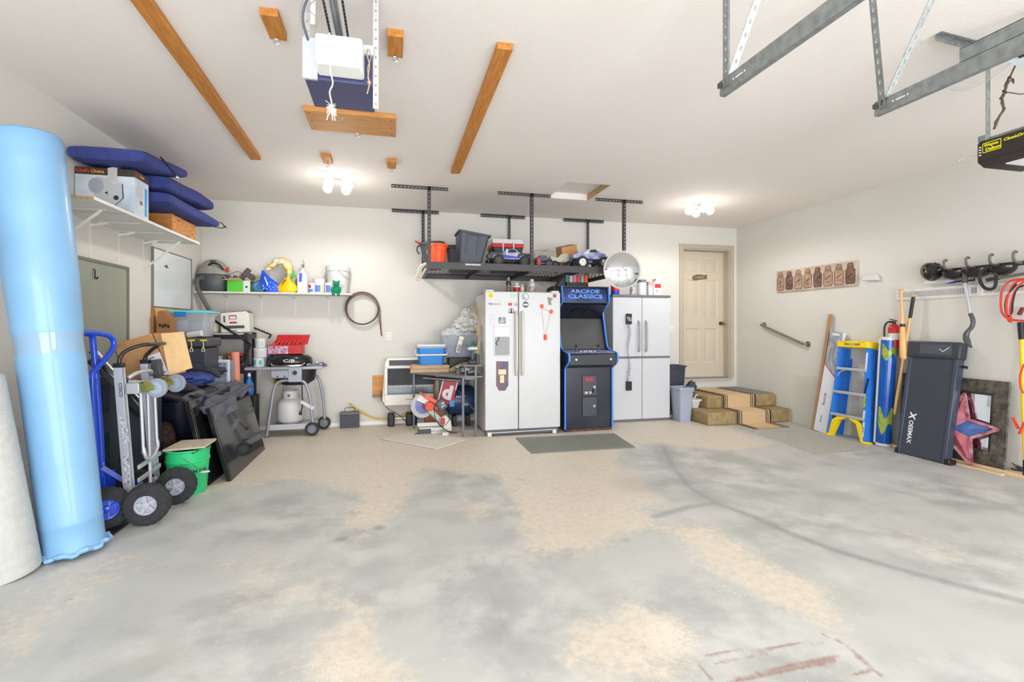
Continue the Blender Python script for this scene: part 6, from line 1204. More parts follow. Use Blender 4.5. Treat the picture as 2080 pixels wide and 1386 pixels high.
m = W(t); m.tube([(-1.40, 6.26, 0.875), (-1.37, 6.225, 0.852), (-1.2, 6.20, 0.852), (-1.08, 6.225, 0.852), (-1.04, 6.27, 0.875)], 0.011, 10, 5); m.out('lid_handle', chrome, t)
let(t, 'C/B', (-1.21, 6.252, 0.905), (1, 0, 0), (0, 0.15, 1), 0.034, mat('chrome_letter', (220, 220, 224), 0.3, 0.4), bold=0.02, width=0.13)
m = M(); m.tube([(-0.99, 6.30, 0.84), (-0.93, 6.32, 0.86), (-0.85, 6.34, 0.87), (-0.80, 6.3, 0.835)], 0.013, 8, 4); m.cyl((-1.02, 6.30, 0.85), (-0.98, 6.30, 0.86), 0.017); m.box((-0.87, 6.35, 0.865), (0.12, 0.03, 0.02), (0, R(15), R(20))); m.tube([(-1.0, 6.4, 0.85), (-0.9, 6.4, 0.85), (-0.83, 6.42, 0.84)], 0.008, 6); solo(m, 'grill_tool', mat('tool_mixed', (150, 152, 160), 0.3, 0.6), 'heap of metal grill tools on the right side table', 'tools')
m = M(); m.lathe([(0, 0), (0.11, 0), (0.12, 0.03), (0.2, 0.33), (0.21, 0.34), (0, 0.34)], (-1.40, 6.70, 0.58), 30, sx=.6, sy=0.4); solo(m, 'yellow_tub', mat('amber_plastic', (214, 160, 20), 0.5), 'amber plastic tub showing behind the grill lid', 'tub')
t = thing('propane_tank', 'white propane tank standing on the cart under the grill', 'gas tank', (-1.235, 6.46, 0.126))
m = M(); m.lathe([(0.09, 0), (0.10, 0.01), (0.14, 0.04), (0.152, 0.08), (0.153, 0.22), (0.14, 0.27), (0.10, 0.31), (0.04, 0.325), (0, 0.326)], n=40); m.out('tank', mat('tank_white', (206, 206, 204), 0.4, var=0.04), t)
m = M(); k = 24; m.lathe([(0.086, 0.30), (0.088, 0.40), (0.084, 0.405), (0.08, 0.30)], n=32, cap=False); m.out('collar', mat('tank_white'), t)
m = M(); m.cyl((0, 0, 0.32), (0, 0, 0.37), 0.02); m.cut().cyl((0, -0.02, 0.35), (0.0, -0.09, 0.35), 0.017); m.cut().cyl((0, 0, 0.37), (0, 0, 0.39), 0.03); m.out('valve', mat('brass_dark', (90, 84, 74), 0.4, 0.7), t)
m = W(t); m.tube([(-1.08, 6.30, 0.74), (-1.07, 6.28, 0.55), (-1.065, 6.28, 0.38), (-1.09, 6.3, 0.27)], 0.007, 8, 5); m.cyl((-1.09, 6.3, 0.29), (-1.09, 6.3, 0.25), 0.016); m.out('gas_line', black, t)
m = W(t); m.slab([(-1.09, 6.27, 0.40), (-0.95, 6.26, 0.31), (-0.93, 6.26, 0.345), (-1.07, 6.27, 0.43)], (0, 0.001, 0)); m.out('paper_tag', paper, t)
t = thing('tool_box', 'open bright red metal toolbox standing on the grill lid', 'tool box', (-1.26, 6.45, 0.98))
m = W(t)
for a_ in ((-1.47, 6.36, 0.98, -1.08, 6.364, 1.09), (-1.47, 6.52, 0.98, -1.08, 6.524, 1.09), (-1.47, 6.36, 0.98, -1.466, 6.524, 1.09), (-1.084, 6.36, 0.98, -1.08, 6.524, 1.09), (-1.47, 6.36, 0.98, -1.08, 6.524, 0.984)): m.b2(*a_)
m.out('body', red, t); m = W(t); m.slab([(-1.43, 6.525, 1.09), (-1.05, 6.525, 1.09), (-1.03, 6.60, 1.21), (-1.41, 6.60, 1.21)], (0, 0.012, 0)); m.out('lid', red, t)
m = W(t); m.b2(-1.465, 6.357, 0.985, -1.24, 6.3595, 1.08); m.out('label', mat('pink_label', (224, 190, 214), 0.5, rgb2=(150, 60, 90), scale=40), t)
m = W(t); m.b2(-1.43, 6.37, 1.06, -1.12, 6.5, 1.09); 
for i in range(7): m.cut().tube([(-1.43 + 0.045 * i, 6.40, 1.09), (-1.40 + 0.045 * i, 6.45, 1.135), (-1.36 + 0.04 * i, 6.5, 1.10)], 0.010, 7, 4)
m.out('tray_contents', mat('orange_red_mix', (226, 80, 50), 0.5, rgb2=(160, 40, 44), scale=25), t)
for k, (x, z, r, lbl, c) in enumerate(((-1.565, 0.836, 0.062, 'bottom paint tub with a teal label, lowest of the stack on the grill table', teal), (-1.55, 0.948, 0.075, 'widest paint tub, in the middle of the stack on the grill table', gr), (-1.55, 1.062, 0.060, 'smallest paint tub, topmost of the stack on the grill table', gr))):
    tub_jar((x, 6.38, z), r, 0.11, lbl, plastic_w, [(-150, -110, 0.2, 0.7, c), (-80, -50, 0.2, 0.7, c)])
m = M(); m.b2(-1.485, 6.40, 0.836, -1.43, 6.46, 0.98); solo(m, 'purple_box', mat('purple_plastic', (70, 50, 130), 0.5), 'dark purple container wedged between tub stack and grill lid', 'container', bevel=0.006)

# desk
dm = mat('desk_grey_metal', (104, 106, 116), 0.45, 0.3)
t = thing('corner_desk', 'grey metal frame corner desk left of the fridge', 'desk', (0.6, 6.3, 0))
m = W(t); m.slab([(0.20, 6.42, 0.705), (0.80, 5.75, 0.705), (1.03, 5.75, 0.705), (1.03, 6.74, 0.705), (0.20, 6.74, 0.705)], (0, 0, 0.02)); m.out('desk_top', mat('desk_surface', (128, 124, 120), 0.5), t, bevel=0.003)
for x, y, h in ((0.25, 6.43, 0.705), (0.80, 5.78, 0.705), (0.95, 5.765, 0.84), (0.25, 6.71, 0.705), (1.0, 6.71, 0.84)): m = W(t); m.b2(x - 0.013, y - 0.013, 0, x + 0.013, y + 0.013, h); m.out('leg', dm, t, bevel=0.002)
m = W(t); m.b2(0.80, 5.77, 0.06, 0.95, 5.79, 0.085); m.cut().b2(0.82, 5.77, 0.68, 0.95, 5.79, 0.705); m.cut().bar((0.80, 6.2, 0.5), (0.96, 5.78, 0.28), 0.012); m.cut().b2(0.82, 5.76, 0.725, 0.835, 5.775, 0.84); m.out('crossbar', dm, t)
m = W(t); m.b2(0.80, 5.75, 0.84, 1.03, 6.1, 0.855); m.out('riser_shelf', mat('desk_surface'), t, bevel=0.002)
m = W(t); m.slab([(0.36, 6.30, 0.645), (0.78, 5.84, 0.645), (0.92, 5.95, 0.645), (0.48, 6.42, 0.645)], (0, 0, 0.018)); m.out('keyboard_tray', mat('tray_dark', (74, 74, 80), 0.4), t, bevel=0.003)
m = W(t); m.slab([(0.36, 6.29, 0.655), (0.78, 5.835, 0.655), (0.787, 5.845, 0.665), (0.365, 6.30, 0.665)], (0, 0, 0.006)); m.out('tray_edge', alu, t)
t = thing('wood_plank_stack', 'stack of brown boards on the desk under the blue cooler', 'boards', (0.46, 6.45, 0.726))
for k in range(2): m = W(t); m.b2(0.205 + 0.012 * k, 6.29 + 0.01 * k, 0.727 + 0.048 * k, 0.70 - 0.005 * k, 6.60, 0.773 + 0.048 * k); m.out('board', mat('tan_board', (190, 158, 130), 0.7, var=0.12, scale=9, stretch=(1, 8, 8)), t, bevel=0.003)
t = thing('cooler', 'small blue cooler with white lid and handle on the desk', 'cooler', (0.47, 6.44, 0.823))
cb = mat('cooler_blue', (36, 134, 214), 0.4)
m = M(); m.tub((0, 0, 0), 0.31, 0.22, 0.36, 0.27, 0.225, rim=0.004, cr=0.04); m.out('body', cb, t); m = M(); m.box((0, 0, 0.225), (0.365, 0.28, 0.012)); m.b2(-0.178, -0.138, 0.235, 0.178, 0.138, 0.262); m.out('lid', plastic_w, t, bevel=0.01)
m = M(); m.tube([(-0.19, 0, 0.19), (-0.20, -0.08, 0.15), (-0.19, -0.155, 0.135), (-0.15, -0.16, 0.13), (0.15, -0.16, 0.13), (0.19, -0.155, 0.135), (0.20, -0.08, 0.15), (0.19, 0, 0.19)], 0.012, 10, 4); m.out('handle', plastic_w, t)
m = M(); m.b2(0.70, 6.38, 0.727, 1.0, 6.70, 0.91); solo(m, 'tool_case', black, 'black tool case on the desk under the clear tote of bags', 'case', bevel=0.01)
t = clear_tote('storage_tote', (0.84, 6.53, 0.912), 0.36, 0.28, 0.50, 0.38, 0.32, 'clear tote overflowing with white plastic bags on the desk', None)
m = M(); m.b2(-0.17, -0.13, 0.008, 0.17, 0.1, 0.16); m.out('blue_contents', mat('slate_blue_stuff', (104, 130, 172), 0.5, rgb2=(60, 90, 150), scale=8), t, bevel=0.03, seg=3)
for k, (p, r_, l_) in enumerate((((0.94, 6.52, 1.33), (0.15, 0.12, 0.12), 'largest white plastic bag, bulging out of the clear tote'), ((0.76, 6.46, 1.22), (0.13, 0.1, 0.065), 'crumpled white bag spilling over the left rim of the clear tote'), ((1.0, 6.58, 1.49), (0.11, 0.08, 0.085), 'greyish bag topmost on the pile beside the fridge'))):
    m = M(); lump(m, p, r_, 0.34, 20 + k, n=64, lobes=9); solo(m, 'plastic_bag', bagw, l_, 'plastic bag', ang=50, wave=(0.06, 0.035))
t = thing('lotion_bottle', 'pale bottle with a printed label leaning in the clear tote front', 'bottle', (0.80, 6.31, 0.96), (0, R(14), 0)); m = M(); m.box((0, 0, 0.10), (0.06, 0.035, 0.17)); m.out('bottle', mat('cream_plastic'), t, bevel=0.012); m = M(); m.box((0.0, 0, 0.21), (0.065, 0.04, 0.05)); m.out('cap', plastic_w, t, bevel=0.006); m = M(); m.box((0, -0.019, 0.08), (0.04, 0.002, 0.09)); m.out('label', mat('pink_grey_print', (190, 160, 160), 0.5, rgb2=(120, 120, 130), scale=90), t)
t = thing('spray_can', 'teal bottle with green cap beside the clear tote', 'bottle', (0.985, 6.2, 0.856)); m = M(); m.lathe([(0, 0), (0.03, 0), (0.032, 0.16), (0.02, 0.19), (0, 0.19)], n=20); m.out('bottle', mat('teal_plastic', (40, 150, 170), 0.4), t); m = M(); m.cyl((0, 0, 0.19), (0, 0, 0.27), 0.024, 0.02); m.out('cap', mat('deep_green', (20, 130, 90), 0.4), t)
t = thing('power_drill', 'black and silver tool standing on the riser shelf by the fridge', 'power tool', (0.93, 5.9, 0.856)); m = M(); m.box((0, 0, 0.025), (0.10, 0.08, 0.05)); m.out('battery_base', black, t, bevel=0.008); m = M(); m.bar((0, 0, 0.05), (0.0, 0, 0.17), 0.035, 0.03); m.out('grip', mat('dark_grip', (50, 50, 54), 0.4), t, bevel=0.006); m = M(); m.cyl((-0.04, 0, 0.19), (0.06, 0, 0.19), 0.028); m.cyl((-0.06, 0, 0.19), (-0.04, 0, 0.19), 0.015); m.out('motor_head', alu, t)
m = M(); rr = random.Random(3)
for i in range(12): c = Vector((rr.uniform(0.74, 0.96), rr.uniform(5.92, 6.2), 0.745)); a = rr.uniform(0, 3); m.box(c + Vector((0, 0, rr.uniform(0, 0.05))), (rr.uniform(0.03, 0.10), rr.uniform(0.02, 0.04), rr.uniform(0.015, 0.04)), (rr.uniform(-.5, .5), rr.uniform(-.5, .5), a))
o = solo(m, 'small_parts_heap', mat('mixed_parts', (210, 212, 216), 0.3, 0.3, rgb2=(50, 50, 60), scale=12), 'heap of small metal and plastic parts on the desk before the drill', 'odds and ends'); o['kind'] = 'stuff'
m = M(); m.tube([(0.70, 6.3, 0.745), (0.76, 6.22, 0.79), (0.85, 6.18, 0.83), (0.93, 6.2, 0.84), (0.98, 6.22, 0.80)], 0.024, 8, 5); m.tube([(0.72, 6.25, 0.74), (0.80, 6.2, 0.77), (0.90, 6.2, 0.76)], 0.02, 8, 5); solo(m, 'strap_coil', mat('olive_strap', (200, 196, 150), 0.8, rgb2=(70, 70, 60), scale=40), 'cream and black webbing strap bunched behind the small parts', 'strap')
m = M(); 
for i in range(10): m.tube([(1.03, 6.12, 1.36), (1.0 + 0.005 * i, 6.05 - 0.01 * i, 1.30), (1.035, 5.98 + 0.01 * i, 1.12), (1.015 - 0.004 * i, 5.92 + 0.015 * i, 0.98)], 0.004, 5, 5)
m.tube([(1.04, 6.35, 1.62), (1.0, 6.2, 1.52), (1.02, 6.1, 1.40)], 0.018, 8, 5, flat=0.4); solo(m, 'rope_hank', mat('straw_twine', (200, 176, 146), 0.8), 'tan twine and cloth strips hanging on the fridge side', 'twine')
# under the desk
t = thing('air_compressor', 'dark blue air compressor tank under the desk beside the fridge', 'compressor', (0.85, 6.5, 0)); nb = mat('compressor_blue', (34, 58, 96), 0.35)
m = W(t); m.lathe([(0, -0.21), (0.1, -0.20), (0.185, -0.15), (0.20, -0.08), (0.20, 0.12), (0.185, 0.17), (0.1, 0.2), (0, 0.21)], (0.86, 6.52, 0.33), 36, (1, 0, 0)); m.out('tank', nb, t)
m = W(t); m.box((0.78, 6.5, 0.07), (0.05, 0.2, 0.14)); m.cut().box((0.96, 6.5, 0.07), (0.05, 0.2, 0.14)); m.out('foot', black, t, bevel=0.004); m = W(t); m.tube([(0.93, 6.34, 0.50), (0.99, 6.3, 0.47), (1.02, 6.3, 0.46)], 0.012, 8, 3); m.out('hose', black, t)
fy = 6.52 - 0.202
let(t, 'REACT', (0.84, fy + 0.004, 0.40), (1, 0, 0), (0, 0.3, 1), 0.03, mat('pale_blue_letter', (200, 214, 230), 0.5), shear=0.3, bold=0.02); let(t, 'JIRE', (0.90, fy + 0.002, 0.30), (1, 0, 0), (0, -0.1, 1), 0.04, mat('pale_blue_letter'), shear=0.3, bold=0.02)
m = W(t); m.b2(0.70, fy - 0.004, 0.28, 0.76, fy, 0.36); m.out('label', mat('bright_blue_print'), t)
t = thing('store_sign_box', 'red box with a large white letter d tilted under the desk', 'box', (0.64, 6.33, 0.32), (0, R(14), R(-6)))
m = M(); m.box((0, 0.05, 0.16), (0.20, 0.10, 0.32)); m.out('box', mat('crimson', (190, 18, 44), 0.4), t, bevel=0.002); let(t, 'd', t.location + Vector((0.0, -0.001, 0.14)), (1, 0, 0), (0, 0, 1), 0.17, inkw, bold=0.08)
m = M(); m.b2(-0.10, -0.002, 0, -0.085, 0, 0.32); m.cut().b2(0.085, -0.002, 0.2, 0.1, 0, 0.32); m.out('edge_stripe', inkw, t)
m = M(); m.b2(0.52, 6.50, 0.3, 0.54, 6.60, 0.66); m.v += []; m.b2(0.40, 6.45, 0.0, 0.64, 6.65, 0.30); solo(m, 'brown_carton', mat('brown_card'), 'brown carton under the desk behind the mitre saw', 'cardboard box')
t = thing('miter_saw', 'orange and grey mitre saw on the floor under the desk', 'saw', (0.5, 6.15, 0)); orr = mat('saw_orange', (228, 92, 66), 0.4); sg = mat('saw_grey', (200, 198, 192), 0.4, 0.4)
m = W(t); m.b2(0.30, 6.05, 0.02, 0.70, 6.12, 0.075); m.b2(0.40, 6.0, 0.0, 0.62, 6.25, 0.035); m.b2(0.56, 5.85, 0.0, 0.64, 6.1, 0.05); m.out('table', sg, t, bevel=0.006); m = W(t); m.b2(0.28, 6.12, 0.075, 0.70, 6.135, 0.125); m.out('fence', sg, t, bevel=0.004)
m = W(t); c = (0.345, 6.08, 0.345); m.lathe([(0.0, 0), (0.15, 0), (0.15, 0.012), (0, 0.012)], c, 44, (0.25, -1, 0)); m.out('blade_guard', mat('clear_guard', (206, 206, 214), 0.2, alpha=0.75), t)
m = W(t); m.lathe([(0, 0.014), (0.10, 0.014), (0, 0.016)], c, 40, (0.25, -1, 0)); m.out('blade', mat('blue_steel', (110, 118, 170), 0.35, 0.4), t)
m = W(t); m.slab([(0.26, 6.03, 0.42), (0.33, 6.03, 0.50), (0.42, 6.03, 0.48), (0.44, 6.03, 0.40), (0.38, 6.03, 0.36)], (0, 0.05, 0)); m.out('upper_guard', mat('pale_guard', (226, 222, 214), 0.4), t, bevel=0.006)
m = W(t); m.cyl((0.42, 5.97, 0.34), (0.42, 6.12, 0.36), 0.055); m.cut().bar((0.36, 6.0, 0.48), (0.52, 6.0, 0.38), 0.035, 0.05); m.cut().bar((0.52, 6.0, 0.38), (0.50, 6.0, 0.30), 0.025, 0.03); m.out('motor_housing', orr, t, bevel=0.01)
m = W(t); m.bar((0.30, 6.0, 0.52), (0.37, 6.0, 0.47), 0.03, 0.03); m.out('handle', mat('brownish_grip', (150, 90, 76), 0.5), t, bevel=0.008)
m = W(t); m.bar((0.42, 6.05, 0.30), (0.60, 6.1, 0.10), 0.06, 0.07); m.out('saw_arm', sg, t, bevel=0.012); m = W(t); m.slab([(0.56, 6.04, 0.19), (0.63, 6.04, 0.22), (0.69, 6.04, 0.14), (0.70, 6.04, 0.02), (0.62, 6.04, 0.02)], (0, 0.06, 0)); m.out('angle_scale', mat('pale_guard'), t, bevel=0.008)
m = W(t); m.cyl((0.575, 6.035, 0.15), (0.60, 6.02, 0.15), 0.04); m.out('angle_lock', orr, t); m = W(t); m.box((0.565, 5.98, 0.36), (0.12, 0.09, 0.13), (0, R(-35), R(8))); m.out('dust_motor', mat('motor_grey', (84, 88, 96), 0.4), t, bevel=0.02)
let(t, 'TURBO', (0.565, 5.934, 0.38), (0.8, -0.05, 0.55), (-0.5, 0, 0.8), 0.017, inkw, bold=0.04, width=0.07); let(t, 'SAW', (0.58, 5.932, 0.352), (0.8, -0.05, 0.55), (-0.5, 0, 0.8), 0.017, inkw, bold=0.04)
m = W(t); m.tube([(0.47, 5.98, 0.33), (0.49, 5.95, 0.2), (0.56, 5.92, 0.1), (0.66, 5.88, 0.04), (0.74, 5.88, 0.03)], 0.005, 6, 6); m.tube([(0.62, 6.0, 0.3), (0.66, 5.95, 0.2), (0.60, 5.9, 0.12)], 0.004, 6, 6); m.out('cord', black, t)
t = thing('power_strip', 'dark power brick with coiled cable on the floor before the saw', 'power strip', (0.36, 6.02, 0.0)); m = M(); m.box((0, 0, 0.035), (0.16, 0.06, 0.05)); m.out('brick', mat('brick_grey', (70, 74, 82), 0.45), t, bevel=0.006); m = M(); m.tube([(-0.08, 0, 0.02), (-0.12, -0.03, 0.008), (-0.05, -0.08, 0.007), (0.06, -0.09, 0.007), (0.09, -0.07, 0.007), (0.0, -0.06, 0.007)], 0.006, 6, 5); m.out('cable', black, t)

# rugs
m = M(); m.slab([(-0.156, 5.877, 0.003), (0.448, 5.236, 0.003), (0.797, 5.57, 0.003), (0.72, 5.74, 0.003), (0.27, 6.22, 0.003), (0.12, 6.18, 0.003)], (0, 0, 0.01)); solo(m, 'carpet_scrap', mat('cream_carpet', (222, 216, 204), 0.95, var=0.06, scale=40, bump=0.4, bscale=150), 'cream carpet offcut on the floor in front of the desk', 'rug', bevel=0.003)
t = thing('rubber_mat', 'grey ribbed rubber mat on the floor before the arcade machine', 'mat', (2.0, 5.18, 0))
q = [Vector(p + (0.002,)) for p in ((1.39, 5.56), (2.62, 5.51), (2.54, 4.815), (1.38, 4.84))]
m = W(t); m.slab(q, (0, 0, 0.006)); m.out('mat', mat('mat_grey', (128, 130, 122), 0.8), t)
m = W(t)
for i in range(90):
    u = (i + 0.5) / 90; a = q[0].lerp(q[1], u); b = q[3].lerp(q[2], u); m.bar(a + Vector((0, -.02, 0.0065)), b + Vector((0, .02, 0.0065)), 0.005, 0.004)
o = m.out('rib', mat('rib_grey', (156, 158, 150), 0.7), t); o['kind'] = 'stuff'

# refrigerator
fw = mat('fridge_white', (208, 209, 210), 0.3, var=0.01, bump=0.05, bscale=200)
FX0, FX1, FY, FH = 1.055, 1.998, 5.71, 1.735; MX = 1.465
t = thing('refrigerator', 'white side-by-side refrigerator covered with magnets and stickers', 'refrigerator', (1.53, 6.1, 0))
m = W(t); m.b2(FX0 + 0.015, FY + 0.09, 0.03, FX1 - 0.005, 6.50, FH - 0.02); m.out('cabinet', mat('fridge_side', (212, 208, 198), 0.5), t, bevel=0.005)
for x0, x1, nm in ((FX0, MX - 0.004, 0), (MX + 0.004, FX1, 1)): m = W(t); m.b2(x0, FY, 0.075, x1, FY + 0.08, FH); m.out('door', fw, t, bevel=0.012, seg=3)
m = W(t); m.b2(FX0 + 0.01, FY + 0.03, 0.015, FX1 - 0.02, FY + 0.09, 0.07); m.out('kick_plate', mat('kick_grey', (90, 92, 102), 0.4), t); m = W(t); m.cyl((FX0 + 0.08, FY + 0.02, 0.04), (FX1 - 0.08, FY + 0.02, 0.045), 0.008); m.out('kick_bar', alu, t)
for x in (FX0 + 0.06, FX1 - 0.07): m = W(t); m.b2(x - 0.03, FY + 0.0, 0.0, x + 0.02, FY + 0.05, 0.05); m.out('hinge_foot', plastic_w, t, bevel=0.006)
for x in (FX0 + 0.05, FX1 - 0.07): m = W(t); m.b2(x - 0.04, FY + 0.02, FH - 0.01, x + 0.06, FY + 0.14, FH + 0.02); m.out('hinge_cover', mat('cream_plastic'), t, bevel=0.006)
hm = mat('handle_cream', (212, 206, 194), 0.35)
for x in (MX - 0.035, MX + 0.04):
    m = W(t); m.tube([(x, FY, 1.49), (x, FY - 0.04, 1.47), (x, FY - 0.055, 1.40), (x, FY - 0.058, 1.10), (x, FY - 0.055, 0.82), (x, FY - 0.04, 0.75), (x, FY, 0.73)], 0.0155, 10, 5); m.out('handle', hm, t)
m = W(t); m.b2(1.155, FY - 0.008, 0.955, 1.365, FY + 0.001, 1.315); m.out('dispenser_frame', fw, t, bevel=0.004); m = W(t); m.b2(1.17, FY - 0.010, 0.97, 1.35, FY - 0.0075, 1.19); m.out('dispenser_recess', mat('recess_grey', (158, 160, 162), 0.5), t)
m = W(t); m.b2(1.165, FY - 0.013, 1.2, 1.355, FY - 0.008, 1.305); m.out('dispenser_panel', mat('panel_pale', (222, 222, 222), 0.25), t, bevel=0.002); m = W(t); m.tube([(1.22, FY - 0.012, 1.19), (1.21, FY - 0.014, 1.15), (1.185, FY - 0.014, 1.12), (1.20, FY - 0.014, 1.09)], 0.006, 6, 4); m.out('spout_lever', mat('motor_grey'), t)
yF = FY - 0.002
def disc_magnet(x, z, r, mt, nm='magnet'): m = W(t); m.lathe([(0, 0.003), (r, 0.002), (r, 0)], (x, yF + 0.002, z), 24, (0, -1, 0)); return m.out(nm, mt, t)
disc_magnet(1.121, 1.687, 0.032, yellow); m = W(t); m.ball((1.112, yF - 0.003, 1.694), (0.003, 0.001, 0.005), 8); m.ball((1.130, yF - 0.003, 1.694), (0.003, 0.001, 0.005), 8); m.tube([(1.105, yF - 0.003, 1.682), (1.121, yF - 0.003, 1.670), (1.137, yF - 0.003, 1.682)], 0.002, 6, 5); m.out('smile', ink, t)
def rect_magnet(x0, z0, x1, z1, mt, nm='sticker', th=0.002): m = W(t); m.b2(x0, FY - th, z0, x1, FY, z1); return m.out(nm, mt, t)
rect_magnet(1.355, 1.665, 1.445, 1.705, mat('mint_green', (176, 220, 196), 0.5)); let(t, 'THE', (1.115, yF, 1.582), (1, 0, 0), (0, 0, 1), 0.02, ink, bold=0.02); let(t, 'GARAGE', (1.19, yF, 1.582), (1, 0, 0), (0, 0, 1), 0.02, mat('dusty_red', (190, 90, 96), 0.5))
rect_magnet(1.335, 1.565, 1.385, 1.60, mat('coral_red', (228, 70, 70), 0.5)); disc_magnet(1.432, 1.58, 0.024, mat('brown_pink', (176, 130, 120), 0.5, rgb2=(220, 200, 190), scale=60))
for x, z in ((1.375, 1.505), (1.262, 1.03)):
    m = W(t); m.torus((x, yF, z), 0.03, 0.0025, (0, 1, 0), 20, 5); m.v = [v for v in m.v]; m.ball((x, yF - 0.001, z + 0.012), (0.009, 0.002, 0.011), 8); m.box((x, yF - 0.001, z - 0.012), (0.02, 0.002, 0.022)); m.box((x, yF - 0.001, z - 0.026), (0.08, 0.002, 0.006)); m.out('emblem', ink, t)
m = W(t); m.slab([(1.10, FY, 1.47), (1.175, FY, 1.47), (1.185, FY, 1.325), (1.115, FY, 1.32)], (0, -0.004, 0)); m.out('note_pad', paper, t, label='white note paper'); rect_magnet(1.215, 1.345, 1.305, 1.425, mat('photo_grey', (96, 96, 100), 0.4, rgb2=(190, 190, 190), scale=25), 'photo')
m = W(t); m.slab([(1.187, FY, 0.90), (1.338, FY, 0.895), (1.338, FY, 0.61), (1.30, FY, 0.545), (1.22, FY, 0.545), (1.187, FY, 0.61)], (0, -0.002, 0)); m.out('poster', mat('tap_poster', (86, 84, 116), 0.5, rgb2=(140, 100, 96), scale=9), t, label='long dark printed tag')
m = W(t); m.b2(1.215, FY - 0.003, 0.74, 1.31, FY - 0.002, 0.80); m.cut().b2(1.235, FY - 0.003, 0.64, 1.285, FY - 0.002, 0.73); m.out('poster_print', mat('yellow_print', (224, 206, 110), 0.5, rgb2=(230, 226, 214), scale=40), t)
for z, r in ((1.675, 0.042), (1.58, 0.038)):
    if z > 1.6: m = W(t); m.torus((1.548, yF, z), r, 0.003, (0, 1, 0), 30, 5); m.tube([(1.53, yF, z + 0.02), (1.525, yF, z), (1.54, yF, z - 0.02), (1.555, yF, z - 0.015)], 0.005, 6, 4); m.out('ring_sticker', mat('green_grey', (120, 150, 140), 0.5), t)
    else: disc_magnet(1.552, z, r, mat('slate_disc', (66, 72, 88), 0.4)); rect_magnet(1.525, z - 0.01, 1.58, z + 0.01, inkw, 'badge_print', 0.006)
m = W(t); m.slab([(1.825 + a, FY, 1.59 + b) for a, b in ((0, 0.08), (0.03, 0.085), (0.08, 0.07), (0.055, 0.045), (0.05, 0.02), (0.065, -0.01), (0.015, -0.01), (0.012, 0.04))], (0, -0.002, 0)); m.out('state_magnet', mat('olive_grey', (140, 146, 120), 0.5), t); rect_magnet(1.84, 1.70, 1.875, 1.72, mat('pale_lilac', (206, 208, 228), 0.5)); disc_magnet(1.922, 1.693, 0.024, mat('maroon_disc', (158, 84, 74), 0.5))
oc = mat('orange_red', (236, 84, 40), 0.4); disc_magnet(1.757, 1.564, 0.026, oc); disc_magnet(1.877, 1.499, 0.026, oc)
m = M(); m.tube([(1.752, yF - 0.006, 1.545), (1.81, yF - 0.006, 1.52), (1.868, yF - 0.006, 1.485)], 0.0016, 5); m.tube([(1.752, yF - 0.006, 1.54), (1.775, yF - 0.006, 1.35), (1.79, yF - 0.006, 1.2)], 0.0012, 5); m.tube([(1.866, yF - 0.006, 1.48), (1.84, yF - 0.006, 1.35), (1.80, yF - 0.006, 1.2)], 0.0012, 5); m.cyl((1.80, yF - 0.008, 1.215), (1.80, yF - 0.008, 1.15), 0.018, 0.02); m.ball((1.752, yF - 0.006, 1.54), 0.007, 8); m.ball((1.868, yF - 0.006, 1.483), 0.007, 8)
solo(m, 'ring_toss', oc, 'orange tassel hanging by strings from two magnets on the fridge door', 'hanging ornament')
def spray(x, y, z, r, h, label, body, cap, name='spray_can', cat='spray can', band=None):
    t = thing(name, label, cat, (x, y, z)); m = M(); m.lathe([(0, 0), (r, 0), (r, h * 0.72), (r * 0.6, h * 0.8), (0, h * 0.8)], n=24); m.out('can', body, t); m = M(); m.lathe([(r * 0.62, h * 0.76), (r * 0.62, h * 0.95), (r * 0.5, h), (0, h)], n=20); m.out('cap', cap, t)
    if band: m = M(); m.lathe([(r * 1.01, h * 0.15), (r * 1.01, h * 0.55)], n=24, cap=False); m.out('label', band, t)
    return t
TZ_ = FH - 0.018
spray(1.42, 6.05, TZ_, 0.034, 0.225, 'tall dark spray can with a grey cap on the fridge', mat('dark_can', (52, 44, 44), 0.3), mat('grey_cap', (150, 154, 150), 0.4), band=mat('tan_print', (170, 140, 110), 0.4, rgb2=(40, 36, 40), scale=30))
spray(1.515, 6.0, TZ_ + 0.018, 0.046, 0.135, 'red and white tub on the fridge, right of the tall dark can', plastic_w, plastic_w, 'paint_tub', 'tub', mat('crimson')); m = M(); m.b2(1.465, 5.96, TZ_ + 0.001, 1.565, 6.06, TZ_ + 0.017); solo(m, 'green_pad', mat('bright_green_print'), 'thin green pad under the red and white tub', 'pad')
spray(1.60, 6.06, TZ_, 0.028, 0.14, 'small plain white canister on the fridge', mat('cream_plastic'), plastic_w, 'canister', 'canister'); spray(1.72, 6.02, TZ_, 0.042, 0.205, 'white bottle with small red lettering on the fridge', plastic_w, plastic_w, 'bottle', 'bottle', mat('redwhite_print', (236, 232, 234), 0.4, rgb2=(150, 60, 90), scale=50))
m = M(); m.slab([(1.94, 6.0, TZ_), (2.0, 5.95, TZ_ + 0.0), (2.02, 6.05, TZ_ + 0.13), (1.98, 6.1, TZ_ + 0.10)], (0.0, 0.10, 0.0)); solo(m, 'dark_wedge', black, 'black wedge shaped object at the right rear of the fridge top', 'wedge')
m = M(Matrix.Translation((1.88, 6.44, TZ_)) @ Euler((R(-12), R(20), 0)).to_matrix().to_4x4()); m.b2(-0.14, 0, 0.0, 0.22, 0.006, 0.2); solo(m, 'leaning_sheet', mat('beige_sheet', (206, 200, 186), 0.6), 'beige sheet leaning on the wall behind the fridge top', 'sheet')

